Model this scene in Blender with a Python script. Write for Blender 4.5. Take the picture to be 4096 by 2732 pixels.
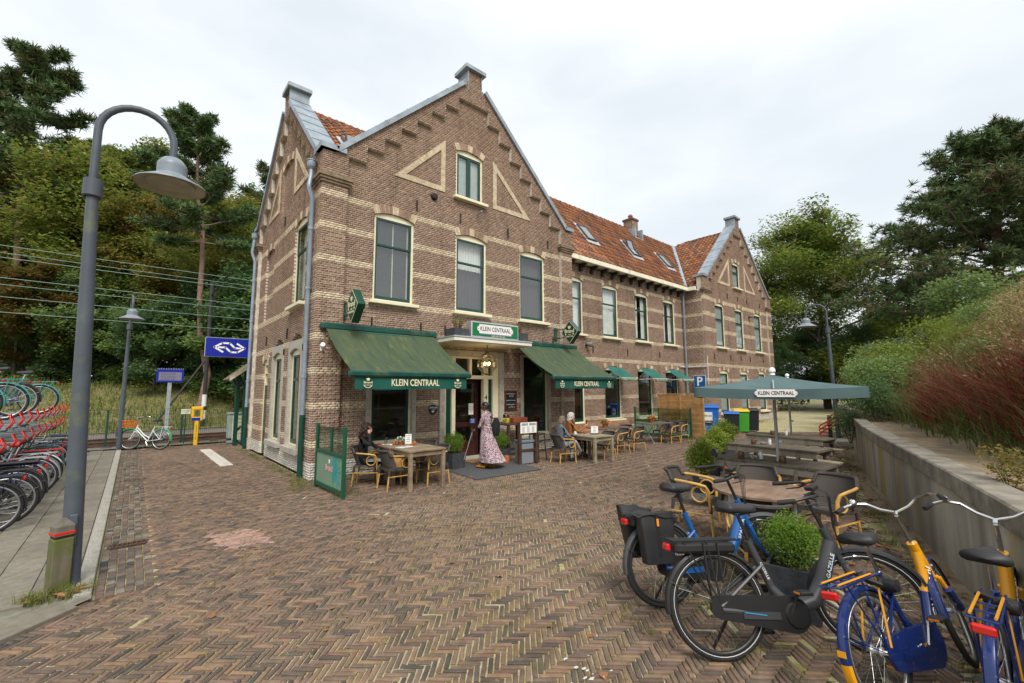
import bpy, bmesh, math, random
import numpy as np
from mathutils import Vector, Matrix, Euler
rng = random.Random(7); nr = np.random.default_rng(7)
R = math.radians; PI = math.pi
for o in list(bpy.data.objects): bpy.data.objects.remove(o, do_unlink=True)
SC = bpy.context.scene; COL = SC.collection
# ------------------------------------------------------------------ camera
CAM = Vector((-2.904, -9.910, 1.9)); YAW, PITCH, ROLL = R(49.143), R(6.246), R(-0.283)
FWD = Vector((math.cos(YAW)*math.cos(PITCH), math.sin(YAW)*math.cos(PITCH), math.sin(PITCH)))
RGT = Vector((math.sin(YAW), -math.cos(YAW), 0)); UPV = RGT.cross(FWD)
RGT, UPV = RGT*math.cos(ROLL)+UPV*math.sin(ROLL), UPV*math.cos(ROLL)-RGT*math.sin(ROLL)
cd = bpy.data.cameras.new('camera'); cam = bpy.data.objects.new('camera', cd); COL.objects.link(cam)
cd.sensor_width = 36; cd.lens = 1740.365/4096*36; cd.clip_start = .05; cd.clip_end = 900
mw = Matrix((RGT, UPV, -FWD)).transposed().to_4x4(); mw.translation = CAM
cam.matrix_world = mw; SC.camera = cam
# ------------------------------------------------------------------ sky and sun (bright overcast)
SUN_EL, SUN_AZ = R(50), R(-116)     # azimuth of the direction TOWARDS the sun, from +X
W = bpy.data.worlds.new('World'); SC.world = W; W.use_nodes = True
nt = W.node_tree; nt.nodes.clear()
def wn(t, **k):
    n = nt.nodes.new(t)
    for a, v in k.items(): setattr(n, a, v)
    return n
out = wn('ShaderNodeOutputWorld'); bg = wn('ShaderNodeBackground')
sky = wn('ShaderNodeTexSky', sky_type='NISHITA', sun_disc=False, sun_elevation=SUN_EL, sun_rotation=R(90)-SUN_AZ, dust_density=6, air_density=1.0, ozone_density=1)
tc = wn('ShaderNodeTexCoord'); mp = wn('ShaderNodeMapping'); mp.inputs['Scale'].default_value = (1, 1, 2.6)
ns = wn('ShaderNodeTexNoise'); ns.inputs['Scale'].default_value = 1.6; ns.inputs['Detail'].default_value = 5; ns.inputs['Roughness'].default_value = .5
cr = wn('ShaderNodeValToRGB'); cr.color_ramp.elements[0].position = .34; cr.color_ramp.elements[1].position = .66
cr.color_ramp.elements[0].color = (4.15, 4.45, 4.7, 1); cr.color_ramp.elements[1].color = (5.6, 5.75, 5.85, 1)
mx = wn('ShaderNodeMix', data_type='RGBA'); mx.inputs[0].default_value = .9     # a closed cloud cover over the clear sky
nt.links.new(tc.outputs['Generated'], mp.inputs[0]); nt.links.new(mp.outputs[0], ns.inputs['Vector']); nt.links.new(ns.outputs[0], cr.inputs[0])
nt.links.new(sky.outputs[0], mx.inputs[6]); nt.links.new(cr.outputs[0], mx.inputs[7]); nt.links.new(mx.outputs[2], bg.inputs[0])
bg.inputs[1].default_value = .10; nt.links.new(bg.outputs[0], out.inputs[0])
sl = bpy.data.lights.new('sun', 'SUN'); so = bpy.data.objects.new('sun', sl); COL.objects.link(so)
sl.energy = 1.5; sl.angle = R(26); sl.color = (1, .96, .9)
sd = Vector((math.cos(SUN_EL)*math.cos(SUN_AZ), math.cos(SUN_EL)*math.sin(SUN_AZ), math.sin(SUN_EL)))
so.rotation_euler = sd.to_track_quat('Z', 'Y').to_euler()
SC.view_settings.view_transform = 'Standard'; SC.view_settings.look = 'None'; SC.view_settings.gamma = 1
SC.view_settings.exposure = 1.08; SC.view_settings.use_curve_mapping = False
SC.render.engine = 'CYCLES'; SC.cycles.max_bounces = 7; SC.cycles.transparent_max_bounces = 16; SC.cycles.diffuse_bounces = 3
try: SC.cycles.use_denoising = True
except Exception: pass
# ------------------------------------------------------------------ materials
MATS = {}
def newmat(name):
    m = bpy.data.materials.new(name); m.use_nodes = True; t = m.node_tree
    return m, t, t.nodes['Principled BSDF']
def nd(t, typ, **k):
    n = t.nodes.new(typ)
    for a, v in k.items():
        if a in n.inputs.keys(): n.inputs[a].default_value = v
        else: setattr(n, a, v)
    return n
def lk(t, a, b): t.links.new(a, b)
def mixc(t, fac, a, b, mode='MIX'):
    n = t.nodes.new('ShaderNodeMix'); n.data_type = 'RGBA'; n.blend_type = mode
    for i, v in ((0, fac), (6, a), (7, b)):
        if hasattr(v, 'links') or isinstance(v, bpy.types.NodeSocket): lk(t, v, n.inputs[i])
        elif i == 0: n.inputs[0].default_value = v
        else: n.inputs[i].default_value = (*v[:3], 1)
    return n.outputs[2]
def noise(t, scale, detail=4, rough=.55, vec=None, coord='Object', mapping=None):
    if vec is None:
        tcn = t.nodes.new('ShaderNodeTexCoord'); vec = tcn.outputs[coord]
        if mapping:
            mpn = t.nodes.new('ShaderNodeMapping'); mpn.inputs['Scale'].default_value = mapping; lk(t, vec, mpn.inputs[0]); vec = mpn.outputs[0]
    n = nd(t, 'ShaderNodeTexNoise', Scale=scale, Detail=detail, Roughness=rough); lk(t, vec, n.inputs['Vector'])
    return n.outputs[0]
def ramp(t, v, p0, p1):
    n = nd(t, 'ShaderNodeMapRange'); n.inputs[1].default_value = p0; n.inputs[2].default_value = p1; lk(t, v, n.inputs[0]); return n.outputs[0]
def bump(t, bs, h, strength, dist=.01):
    b = nd(t, 'ShaderNodeBump', Strength=strength, Distance=dist); lk(t, h, b.inputs['Height']); lk(t, b.outputs[0], bs.inputs['Normal'])
def M(name, col, rough=.6, var=.18, scale=6, metal=0, spec=.4, bmp=0, dirt=None, dcol=(.1, .09, .07), dscale=2.5, coat=0, sheen=0, trans=0):
    """plain painted / moulded / natural surface: colour with fine and coarse variation, dirt patches, relief"""
    if name in MATS: return MATS[name]
    m, t, b = newmat(name); MATS[name] = m
    c = col
    if var:
        v = ramp(t, noise(t, scale, 6), .3, .7)
        c = mixc(t, v, tuple(x*(1-var) for x in col), tuple(min(1, x*(1+var)) for x in col))
    if dirt:
        d = ramp(t, noise(t, dscale, 7, .65), .62-dirt*.35, .78)
        c = mixc(t, d, c, dcol)
    if isinstance(c, tuple): b.inputs['Base Color'].default_value = (*c, 1)
    else: lk(t, c, b.inputs['Base Color'])
    b.inputs['Roughness'].default_value = rough; b.inputs['Metallic'].default_value = metal; b.inputs['Specular IOR Level'].default_value = spec
    if coat: b.inputs['Coat Weight'].default_value = coat; b.inputs['Coat Roughness'].default_value = .12
    if bmp: bump(t, b, noise(t, scale*6, 5), bmp)
    return m
def MR(name, cols, rough=.85, bmp=.5, bscale=60, moss=None, wear=0, spec=.25, stain=None, streak=None):
    """pieces (bricks, tiles, leaves): each takes its own colour from the list by a per-piece random value"""
    if name in MATS: return MATS[name]
    m, t, b = newmat(name); MATS[name] = m
    at = nd(t, 'ShaderNodeAttribute', attribute_name='rnd'); oi = nd(t, 'ShaderNodeObjectInfo')
    ad = nd(t, 'ShaderNodeMath', operation='ADD'); lk(t, at.outputs['Fac'], ad.inputs[0]); lk(t, oi.outputs['Random'], ad.inputs[1])
    fr = nd(t, 'ShaderNodeMath', operation='FRACT'); lk(t, ad.outputs[0], fr.inputs[0])
    cr = nd(t, 'ShaderNodeValToRGB'); e = cr.color_ramp
    for i, c in enumerate(cols):
        p = i/max(1, len(cols)-1)
        el = e.elements[i] if i < 2 else e.elements.new(p)
        el.position = p; el.color = (*c, 1)
    lk(t, fr.outputs[0], cr.inputs[0]); c = cr.outputs[0]
    ge = nd(t, 'ShaderNodeNewGeometry')
    v = ramp(t, noise(t, 14, 6, .65, vec=ge.outputs['Position']), .3, .72)
    c = mixc(t, v, c, mixc(t, 1, c, (.62, .6, .58), 'MULTIPLY'))
    if wear:
        w = ramp(t, noise(t, 45, 4, .7, vec=ge.outputs['Position']), .62, .72)
        f = nd(t, 'ShaderNodeMath', operation='MULTIPLY'); f.inputs[1].default_value = wear; lk(t, w, f.inputs[0])
        c = mixc(t, f.outputs[0], c, (.42, .38, .32))
    if moss:
        d = ramp(t, noise(t, moss[0], 8, .7, vec=ge.outputs['Position']), moss[1], moss[1]+.16)
        c = mixc(t, d, c, moss[2])
    if stain:
        d = ramp(t, noise(t, stain[0], 6, .6, vec=ge.outputs['Position']), stain[1], stain[1]+.25)
        c = mixc(t, d, c, mixc(t, 1, c, stain[2], 'MULTIPLY'))
    if streak:      # rain streaks and soot running down the wall
        mpn = t.nodes.new('ShaderNodeMapping'); mpn.inputs['Scale'].default_value = (2.6, 2.6, .3); lk(t, ge.outputs['Position'], mpn.inputs[0])
        c = mixc(t, ramp(t, noise(t, 1, 6, .65, vec=mpn.outputs[0]), streak[0], streak[0]+.18), c, mixc(t, 1, c, streak[1], 'MULTIPLY'))
    lk(t, c, b.inputs['Base Color']); b.inputs['Roughness'].default_value = rough; b.inputs['Specular IOR Level'].default_value = spec
    if bmp: bump(t, b, noise(t, bscale, 4, .7, vec=ge.outputs['Position']), bmp, .006)
    return m
def MG(name, tint=(1, 1, 1), ior=1.5, rough=.0, boost=0):
    """window glass: see-through with Fresnel reflection"""
    if name in MATS: return MATS[name]
    m = bpy.data.materials.new(name); m.use_nodes = True; t = m.node_tree; t.nodes.clear(); MATS[name] = m
    o = t.nodes.new('ShaderNodeOutputMaterial'); tr = t.nodes.new('ShaderNodeBsdfTransparent'); gl = t.nodes.new('ShaderNodeBsdfGlossy'); lw = t.nodes.new('ShaderNodeLayerWeight'); mi = t.nodes.new('ShaderNodeMixShader')
    lw.inputs[0].default_value = .5; pw = t.nodes.new('ShaderNodeMath'); pw.operation = 'POWER'; pw.inputs[1].default_value = 4.5; lk(t, lw.outputs['Facing'], pw.inputs[0])
    f0 = ((ior-1)/(ior+1))**2*2.4; mr = nd(t, 'ShaderNodeMapRange'); mr.inputs[3].default_value = f0; mr.inputs[4].default_value = 1; lk(t, pw.outputs[0], mr.inputs[0])
    tr.inputs[0].default_value = (*tint, 1); gl.inputs['Roughness'].default_value = rough
    lk(t, mr.outputs[0], mi.inputs[0]); lk(t, tr.outputs[0], mi.inputs[1]); lk(t, gl.outputs[0], mi.inputs[2]); lk(t, mi.outputs[0], o.inputs[0])
    return m
def ML(name, cols, trans=.45, rough=.6):
    """leaves: a colour per leaf, a little light passing through"""
    if name in MATS: return MATS[name]
    m, t, b = newmat(name); MATS[name] = m
    at = nd(t, 'ShaderNodeAttribute', attribute_name='rnd'); oi = nd(t, 'ShaderNodeObjectInfo')
    mu = nd(t, 'ShaderNodeMath', operation='MULTIPLY'); mu.inputs[1].default_value = .35; lk(t, oi.outputs['Random'], mu.inputs[0])
    ad = nd(t, 'ShaderNodeMath', operation='ADD'); lk(t, at.outputs['Fac'], ad.inputs[0]); lk(t, mu.outputs[0], ad.inputs[1])
    fr = nd(t, 'ShaderNodeMath', operation='FRACT'); lk(t, ad.outputs[0], fr.inputs[0])
    cr = nd(t, 'ShaderNodeValToRGB'); e = cr.color_ramp
    for i, c in enumerate(cols):
        p = i/max(1, len(cols)-1)
        el = e.elements[i] if i < 2 else e.elements.new(p)
        el.position = p; el.color = (*c, 1)
    lk(t, fr.outputs[0], cr.inputs[0]); lk(t, cr.outputs[0], b.inputs['Base Color'])
    b.inputs['Roughness'].default_value = rough; b.inputs['Specular IOR Level'].default_value = .3
    tl = nd(t, 'ShaderNodeBsdfTranslucent'); lk(t, cr.outputs[0], tl.inputs[0]); mi = nd(t, 'ShaderNodeMixShader'); mi.inputs[0].default_value = trans
    lk(t, b.outputs[0], mi.inputs[1]); lk(t, tl.outputs[0], mi.inputs[2]); lk(t, mi.outputs[0], t.nodes['Material Output'].inputs[0])
    return m
def MW(name, c1, c2, rough=.75, axis=0, moss=None, grain=1):
    """wood with grain along an axis"""
    if name in MATS: return MATS[name]
    m, t, b = newmat(name); MATS[name] = m
    sc = [26*grain]*3; sc[axis] = 1.6
    v = ramp(t, noise(t, 1, 8, .65, mapping=tuple(sc)), .28, .72); c = mixc(t, v, c1, c2)
    c = mixc(t, ramp(t, noise(t, 3, 5), .45, .75), c, tuple(x*.6 for x in c1))
    if moss: c = mixc(t, ramp(t, noise(t, moss[0], 7, .7), moss[1], moss[1]+.2), c, moss[2])
    lk(t, c, b.inputs['Base Color']); b.inputs['Roughness'].default_value = rough; b.inputs['Specular IOR Level'].default_value = .25
    bump(t, b, v, .35, .004); return m
# ------------------------------------------------------------------ mesh builder
class MB:
    def __init__(s): s.v = []; s.f = []; s.m = []; s.r = None
    def add(s, vs, fs, mi=0):
        n = len(s.v); s.v += [tuple(p) for p in vs]; s.f += [tuple(i+n for i in q) for q in fs]; s.m += [mi]*len(fs); return s
    def box(s, lo, hi, mi=0, mat=None):
        x0, y0, z0 = lo; x1, y1, z1 = hi
        vs = [(x0, y0, z0), (x1, y0, z0), (x1, y1, z0), (x0, y1, z0), (x0, y0, z1), (x1, y0, z1), (x1, y1, z1), (x0, y1, z1)]
        if mat is not None: vs = [tuple(mat @ Vector(p)) for p in vs]
        return s.add(vs, [(0, 3, 2, 1), (4, 5, 6, 7), (0, 1, 5, 4), (1, 2, 6, 5), (2, 3, 7, 6), (3, 0, 4, 7)], mi)
    def cbox(s, c, d, mi=0, mat=None, bev=0):
        lo = [c[i]-d[i]/2 for i in range(3)]; hi = [c[i]+d[i]/2 for i in range(3)]
        if bev: return s.bbox(lo, hi, bev, mi, mat)
        return s.box(lo, hi, mi, mat)
    def bbox(s, lo, hi, b, mi=0, mat=None):
        """box with chamfered edges"""
        vs = []; idx = {}
        for a in range(3):
            for sx in (0, 1):
                for sy in (0, 1):
                    for sz in (0, 1):
                        c = [(lo, hi)[q][i] for i, q in enumerate((sx, sy, sz))]; sg = (sx, sy, sz)
                        for i in range(3):
                            if i != a: c[i] += b*(1 if sg[i] == 0 else -1)
                        idx[(a, sx, sy, sz)] = len(vs); vs.append(tuple(c))
        fs = []
        for a in range(3):
            o1, o2 = [i for i in range(3) if i != a]
            for sg in (0, 1):
                q = []
                for (p1, p2) in ((0, 0), (1, 0), (1, 1), (0, 1)):
                    k = [0, 0, 0]; k[a] = sg; k[o1] = p1; k[o2] = p2; q.append(idx[(a, *k)])
                fs.append(q)
        for a in range(3):      # edges along axis a
            o1, o2 = [i for i in range(3) if i != a]
            for p1 in (0, 1):
                for p2 in (0, 1):
                    k0 = [0, 0, 0]; k0[o1] = p1; k0[o2] = p2; k1 = list(k0); k1[a] = 1
                    fs.append([idx[(o1, *k0)], idx[(o2, *k0)], idx[(o2, *k1)], idx[(o1, *k1)]])
        for sx in (0, 1):
            for sy in (0, 1):
                for sz in (0, 1): fs.append([idx[(a, sx, sy, sz)] for a in range(3)])
        if mat is not None: vs = [tuple(mat @ Vector(p)) for p in vs]
        return s.add(vs, fs, mi)
    def tube(s, pts, r, n=8, mi=0, cap=True, closed=False):
        pts = [Vector(p) for p in pts]; k = len(pts); rs = r if isinstance(r, (list, tuple)) else [r]*k
        vs = []; fs = []; up = None
        for i, p in enumerate(pts):
            a = pts[i-1] if (i or closed) else pts[0]; b = pts[(i+1) % k] if (i < k-1 or closed) else pts[-1]
            t = (b-a).normalized() if (b-a).length > 1e-9 else Vector((0, 0, 1))
            if up is None: up = t.orthogonal().normalized()
            up = (up-t*up.dot(t)); up = up.normalized() if up.length > 1e-6 else t.orthogonal().normalized(); bi = t.cross(up)
            for j in range(n):
                an = 2*PI*j/n; vs.append(p+(up*math.cos(an)+bi*math.sin(an))*rs[i])
        m = k if closed else k-1
        for i in range(m):
            for j in range(n):
                i2 = (i+1) % k; j2 = (j+1) % n; fs.append((i*n+j, i*n+j2, i2*n+j2, i2*n+j))
        if cap and not closed: fs.append(tuple(range(n-1, -1, -1))); fs.append(tuple((k-1)*n+j for j in range(n)))
        return s.add(vs, fs, mi)
    def lathe(s, prof, n=16, c=(0, 0, 0), mi=0, mat=None, cap=False):
        vs = []; fs = []
        for (r, z) in prof:
            for j in range(n):
                a = 2*PI*j/n; vs.append(Vector((c[0]+r*math.cos(a), c[1]+r*math.sin(a), c[2]+z)))
        for i in range(len(prof)-1):
            for j in range(n): j2 = (j+1) % n; fs.append((i*n+j, i*n+j2, (i+1)*n+j2, (i+1)*n+j))
        if cap: fs.append(tuple(range(n-1, -1, -1))); fs.append(tuple((len(prof)-1)*n+j for j in range(n)))
        if mat is not None: vs = [mat @ p for p in vs]
        return s.add(vs, fs, mi)
    def prism(s, poly, O, U, V, N, d0, d1, mi=0):
        """2-D polygon in the plane (O,U,V), extruded along N from d0 to d1"""
        O, U, V, N = Vector(O), Vector(U), Vector(V), Vector(N); k = len(poly)
        vs = [O+U*a+V*b+N*d for d in (d0, d1) for a, b in poly]
        return s.add(vs, [tuple(range(k-1, -1, -1)), tuple(range(k, 2*k))]+[(i, (i+1) % k, k+(i+1) % k, k+i) for i in range(k)], mi)
    def grid(s, fn, nu, nv, mi=0, closeu=False):
        vs = [fn(i/(nu if closeu else nu-1), j/(nv-1)) for j in range(nv) for i in range(nu)]
        fs = []
        for j in range(nv-1):
            for i in range(nu if closeu else nu-1):
                i2 = (i+1) % nu; fs.append((j*nu+i, j*nu+i2, (j+1)*nu+i2, (j+1)*nu+i))
        return s.add(vs, fs, mi)
    def mesh(s, name, mats, smooth=False, rnd=None):
        me = bpy.data.meshes.new(name); me.from_pydata([tuple(p) for p in s.v], [], s.f)
        for m in (mats if isinstance(mats, (list, tuple)) else [mats]): me.materials.append(m)
        if any(s.m): me.polygons.foreach_set('material_index', s.m)
        if smooth: me.polygons.foreach_set('use_smooth', [True]*len(s.f))
        if rnd is not None:
            at = me.attributes.new('rnd', 'FLOAT', 'FACE'); at.data.foreach_set('value', np.asarray(rnd, dtype=np.float32))
        me.update(); return me
    def build(s, name, mats, parent=None, smooth=False, rnd=None, loc=None, rot=None):
        me = s.mesh(name, mats, smooth, rnd)
        bm = bmesh.new(); bm.from_mesh(me); bmesh.ops.recalc_face_normals(bm, faces=bm.faces)
        bm.to_mesh(me); bm.free()
        if smooth and smooth != 'all':
            try: me.set_sharp_from_angle(angle=R(40))
            except Exception: pass
        return link(name, me, parent, loc, rot)
def link(name, me, parent=None, loc=None, rot=None):
    o = bpy.data.objects.new(name, me); COL.objects.link(o)
    if parent is not None: o.parent = parent
    if loc is not None: o.location = loc
    if rot is not None: o.rotation_euler = rot
    return o
def np_mesh(name, V, F, mats, mi=None, rnd=None, smooth=False, parent=None):
    """fast mesh from arrays; F is (n,4) quads or (n,3) tris"""
    V = np.asarray(V, dtype=np.float32); F = np.asarray(F, dtype=np.int32); k = F.shape[1]
    me = bpy.data.meshes.new(name); me.vertices.add(len(V)); me.vertices.foreach_set('co', V.ravel())
    me.loops.add(F.size); me.loops.foreach_set('vertex_index', F.ravel())
    me.polygons.add(len(F)); me.polygons.foreach_set('loop_start', np.arange(0, F.size, k, dtype=np.int32))
    try: me.polygons.foreach_set('loop_total', np.full(len(F), k, dtype=np.int32))
    except Exception: pass
    for m in (mats if isinstance(mats, (list, tuple)) else [mats]): me.materials.append(m)
    if mi is not None: me.polygons.foreach_set('material_index', np.asarray(mi, dtype=np.int32))
    if smooth: me.polygons.foreach_set('use_smooth', np.ones(len(F), dtype=bool))
    if rnd is not None:
        at = me.attributes.new('rnd', 'FLOAT', 'FACE'); at.data.foreach_set('value', np.asarray(rnd, dtype=np.float32))
    me.update(calc_edges=True); me.validate()
    return link(name, me, parent) if parent is not False else me
def tag(o, label, cat, group=None):
    o['label'] = label; o['category'] = cat
    if group: o['group'] = group
    return o
def struct(o): o['kind'] = 'structure'; return o
def stuff(o): o['kind'] = 'stuff'; return o
def thing(name, label, cat, loc=(0, 0, 0), rz=0, group=None, rot=None):
    o = bpy.data.objects.new(name, None); COL.objects.link(o); o.empty_display_size = .2
    o.location = loc; o.rotation_euler = rot if rot is not None else (0, 0, rz)
    return tag(o, label, cat, group)
def dup(root, loc, rz, label, group=None, rot=None, scale=None):
    def cp(o, par):
        c = o.copy(); COL.objects.link(c)
        if par is not None: c.parent = par
        for ch in o.children: cp(ch, c)
        return c
    r = cp(root, None); r.location = loc; r.rotation_euler = rot if rot is not None else (0, 0, rz)
    if scale: r.scale = (scale,)*3
    r['label'] = label
    if group: r['group'] = group
    return r
TS = bpy.data.scenes.new('lettering_workshop')     # only used to turn lettering into meshes, removed at the end
def text(name, s, size, mat, parent, O, U, V, thick=.002, align='CENTER', width=None, bold=0, shear=0, spacing=1):
    """flat lettering: text s centred on O, reading along U with up V"""
    cu = bpy.data.curves.new(name, 'FONT'); cu.body = s; cu.size = size; cu.align_x = align; cu.align_y = 'CENTER'; cu.extrude = thick/2; cu.offset = bold; cu.shear = shear; cu.space_character = spacing; cu.resolution_u = 2
    tmp = bpy.data.objects.new(name, cu); TS.collection.objects.link(tmp); vl = TS.view_layers[0]; vl.update()
    me = bpy.data.meshes.new_from_object(tmp.evaluated_get(vl.depsgraph))
    bpy.data.objects.remove(tmp); bpy.data.curves.remove(cu)
    U = Vector(U).normalized(); V = Vector(V).normalized(); N = U.cross(V)
    sx = 1
    if width:
        xs = [v.co.x for v in me.vertices]; sx = width/max(1e-6, max(xs)-min(xs))
    mtx = Matrix((U*sx, V, N)).transposed().to_4x4(); mtx.translation = Vector(O); me.transform(mtx)
    me.materials.clear(); me.materials.append(mat); me.name = name
    return link(name, me, parent)
# ================================================================== THE STATION BUILDING
BRICK = MR('brown_brick', [(0.266, 0.177, 0.131), (0.347, 0.231, 0.167), (0.394, 0.272, 0.197), (0.314, 0.201, 0.147), (0.434, 0.306, 0.221), (0.361, 0.231, 0.163), (0.290, 0.201, 0.155), (0.401, 0.259, 0.176)], wear=.35, bmp=.4, stain=(.55, .5, (.74, .70, .66)), streak=(.54, (.62, .6, .57)))
CREAMB = MR('cream_brick', [(0.626, 0.505, 0.338), (0.714, 0.585, 0.403), (0.577, 0.474, 0.333), (0.765, 0.640, 0.463), (0.664, 0.542, 0.368)], bmp=.4, stain=(.9, .52, (.7, .66, .6)), streak=(.56, (.66, .62, .56)))
WHITEB = MR('whitewashed_brick', [(.62, .58, .5), (.72, .69, .62), (.56, .52, .45), (.76, .73, .67)], bmp=.4, moss=(3, .6, (.3, .29, .2)))
MORTAR = M('mortar', (.55, .50, .42), .95, .25, 9, dirt=.35, dcol=(.22, .19, .15), dscale=1.2)
CREAM = M('cream_paint', (.74, .68, .48), .45, .06, 3, dirt=.12, dcol=(.45, .4, .28), dscale=4)
GREEN = M('dark_green_paint', (.006, .050, .032), .3, .15, 5, spec=.5)
ZINC = M('zinc_sheet', (.30, .35, .39), .5, .25, 2.5, metal=.35, dirt=.3, dcol=(.2, .22, .22), dscale=3)
STONE = M('grey_stone', (.40, .37, .31), .85, .2, 14, bmp=.3, dirt=.3, dcol=(.2, .19, .16))
IRON = M('black_iron', (.012, .012, .013), .55, .2)
GLASS = MG('window_glass', (.86, .9, .88), 1.65)
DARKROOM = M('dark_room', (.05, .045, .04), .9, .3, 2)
CURT_W = M('white_net_curtain', (.75, .75, .72), .9, .05)
CURT_G = M('grey_curtain', (.085, .08, .085), .95, .1)
BLIND = M('venetian_blind', (.11, .125, .12), .8, .1)
TILE = MR('clay_pantile', [(0.257, 0.093, 0.043), (0.377, 0.156, 0.065), (0.316, 0.114, 0.050), (0.181, 0.088, 0.065), (0.422, 0.208, 0.101), (0.113, 0.073, 0.065), (0.347, 0.135, 0.058)], rough=.75, bmp=.35, bscale=30, moss=(5, .60, (.10, .085, .04)))
PIPE = M('zinc_downpipe', (.27, .33, .40), .45, .15, 4, metal=.3)
BLD = thing('station_building', 'long brown brick station building with cream bands, stepped gables and orange tiled roof', 'building')
CH = .051      # height of one brick course
BANDS = [(.68, .84), (1.46, 1.62), (2.22, 2.38), (3.00, 3.16), (3.92, 4.08), (4.77, 4.93), (5.54, 5.70), (6.30, 6.47)]
cand = []       # (distance, centre, U, N, length, height, mat) of every brick; the largest in view become single parts
acc = {'V': [], 'mi': [], 'rnd': []}
def seg_half(op, z):
    """half-width of an opening at height z (segmental head), None outside"""
    u0, u1, z0, zs, rise = op[:5]; w = (u1-u0)/2
    if z < z0 or z > zs+rise: return None
    if z <= zs: return w
    Rr = (w*w+rise*rise)/(2*rise); cz = zs+rise-Rr; return math.sqrt(max(0, Rr*Rr-(z-cz)**2))
def subtract(iv, a, b):
    o = []
    for (u0, u1, d, f0, f1) in iv:
        if b <= u0 or a >= u1: o.append((u0, u1, d, f0, f1)); continue
        if a > u0: o.append((u0, a, d, f0, True))
        if b < u1: o.append((b, u1, d, True, f1))
    return o
def wall(name, P0, U, N, z1, fn, ops, bands=BANDS, zmap=None, su=1, plinth=.36, s0=0, cream_fn=None):
    P0, U, N = Vector(P0), Vector(U), Vector(N); Z = Vector((0, 0, 1)); mb = MB(); nco = int(z1/CH)
    mat = Matrix((U, N, Z)).transposed().to_4x4(); mat.translation = P0
    zi = zmap or (lambda z: z)
    for k in range(nco):
        za, zb = k*CH, (k+1)*CH; zc = zi((za+zb)/2)
        iv = fn(zc)
        for op in ops:
            hw = seg_half(op, zc); cu = (op[0]+op[1])/2
            if op[4] > 0 and zc > op[3]:          # keep the ring of the arch free as well
                hw2 = seg_half((op[0]-.02, op[1]+.02, op[2], op[3], op[4]+.19), zc) if zc > op[3] else None
                hw = max(hw or 0, hw2 or 0)
            if hw: iv = subtract(iv, cu-hw, cu+hw)
        iv = [(a*su, b*su, d, f, g) for a, b, d, f, g in iv if b-a > .03]
        band = any(a <= zc < b for a, b in bands); tone = 1 if band else (2 if zc < plinth else 0)
        hd = k % 2
        for (a, b, d, f0, f1) in iv:
            mb.box((a+.004, -.25, za), (b-.004, d-.008, zb), 0, mat)
            pit = .0925 if hd else .185; off = (.046 if hd else (.0 if (k//2) % 2 else .0925))
            n0 = math.floor((a-off)/pit); u = n0*pit+off
            while u < b:
                ua, ub = max(u, a), min(u+pit, b); u += pit
                if ub-ua < .028: continue
                L = ua if (ua == a and f0) else ua+.005; Rr = ub if (ub == b and f1) else ub-.005
                deep = .115 if (ua == a or ub == b) else .02
                dd = d+rng.uniform(-.0025, .0025)
                c = P0+U*((L+Rr)/2)+N*dd+Z*((za+zb)/2)
                tn = tone
                if cream_fn: tn = cream_fn((ua+ub)/2/su, zc, tn)
                full = (ub-ua) > pit-.01 and not (ua == a or ub == b)
                cand.append(((c-CAM).length, full and not hd, c, U, N, Rr-L, tn, deep, dd, za, zb, L, Rr, P0))
    w = mb.build(name, MORTAR, BLD); return w
def flush_bricks(parent_of):
    """the 300 bricks that show largest become objects, the others one joined part"""
    global cand
    full = sorted([c for c in cand if c[1] and c[6] != 1 and c[9] > 0], key=lambda c: c[0])[:300]; ids = {id(c) for c in full}
    tm = [BRICK, CREAMB, WHITEB]; cache = {}
    for c in full:
        d_, _, ctr, U, N, L, tn, deep, dd, za, zb, l, r, P0 = c
        key = (tuple(U), tn)
        if key not in cache:
            m = MB(); h = CH/2-.0045; w = .175/2; b = .003
            vs = [(-w, -.02, -h), (w, -.02, -h), (w, -.02, h), (-w, -.02, h), (-w, 0-b, -h), (w, 0-b, -h), (w, 0-b, h), (-w, 0-b, h), (-w+b, 0, -h+b), (w-b, 0, -h+b), (w-b, 0, h-b), (-w+b, 0, h-b)]
            mt = Matrix((U, N, Vector((0, 0, 1)))).transposed()
            vs = [mt @ Vector(p) for p in vs]
            m.add(vs, [(0, 1, 5, 4), (1, 2, 6, 5), (2, 3, 7, 6), (3, 0, 4, 7), (4, 5, 9, 8), (5, 6, 10, 9), (6, 7, 11, 10), (7, 4, 8, 11), (8, 9, 10, 11)])
            me = m.mesh('brick', tm[tn]); bm = bmesh.new(); bm.from_mesh(me); bmesh.ops.recalc_face_normals(bm, faces=bm.faces); bm.to_mesh(me); bm.free(); cache[key] = me
        link('brick', cache[key], parent_of(U), loc=ctr)
    V = []; mi = []; rn = []; F = []
    n = 0
    for c in cand:
        if id(c) in ids: continue
        d_, _, ctr, U, N, L, tn, deep, dd, za, zb, l, r, P0 = c
        Z = Vector((0, 0, 1)); za += .0045; zb -= .0045
        q = [P0+U*l+N*dd+Z*za, P0+U*r+N*dd+Z*za, P0+U*r+N*dd+Z*zb, P0+U*l+N*dd+Z*zb]
        q += [p-N*deep for p in q]
        V += [tuple(p) for p in q]; fs = [(0, 1, 2, 3), (0, 4, 5, 1), (1, 5, 6, 2), (2, 6, 7, 3), (3, 7, 4, 0)]
        if U.cross(Z).dot(N) < 0: fs = [f[::-1] for f in fs]
        F += [tuple(i+n for i in f) for f in fs]; n += 8; rv = rng.random(); mi += [tn]*5; rn += [rv]*5
    return stuff(np_mesh('brickwork', V, F, tm, mi, rn, parent=BLD))
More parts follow.
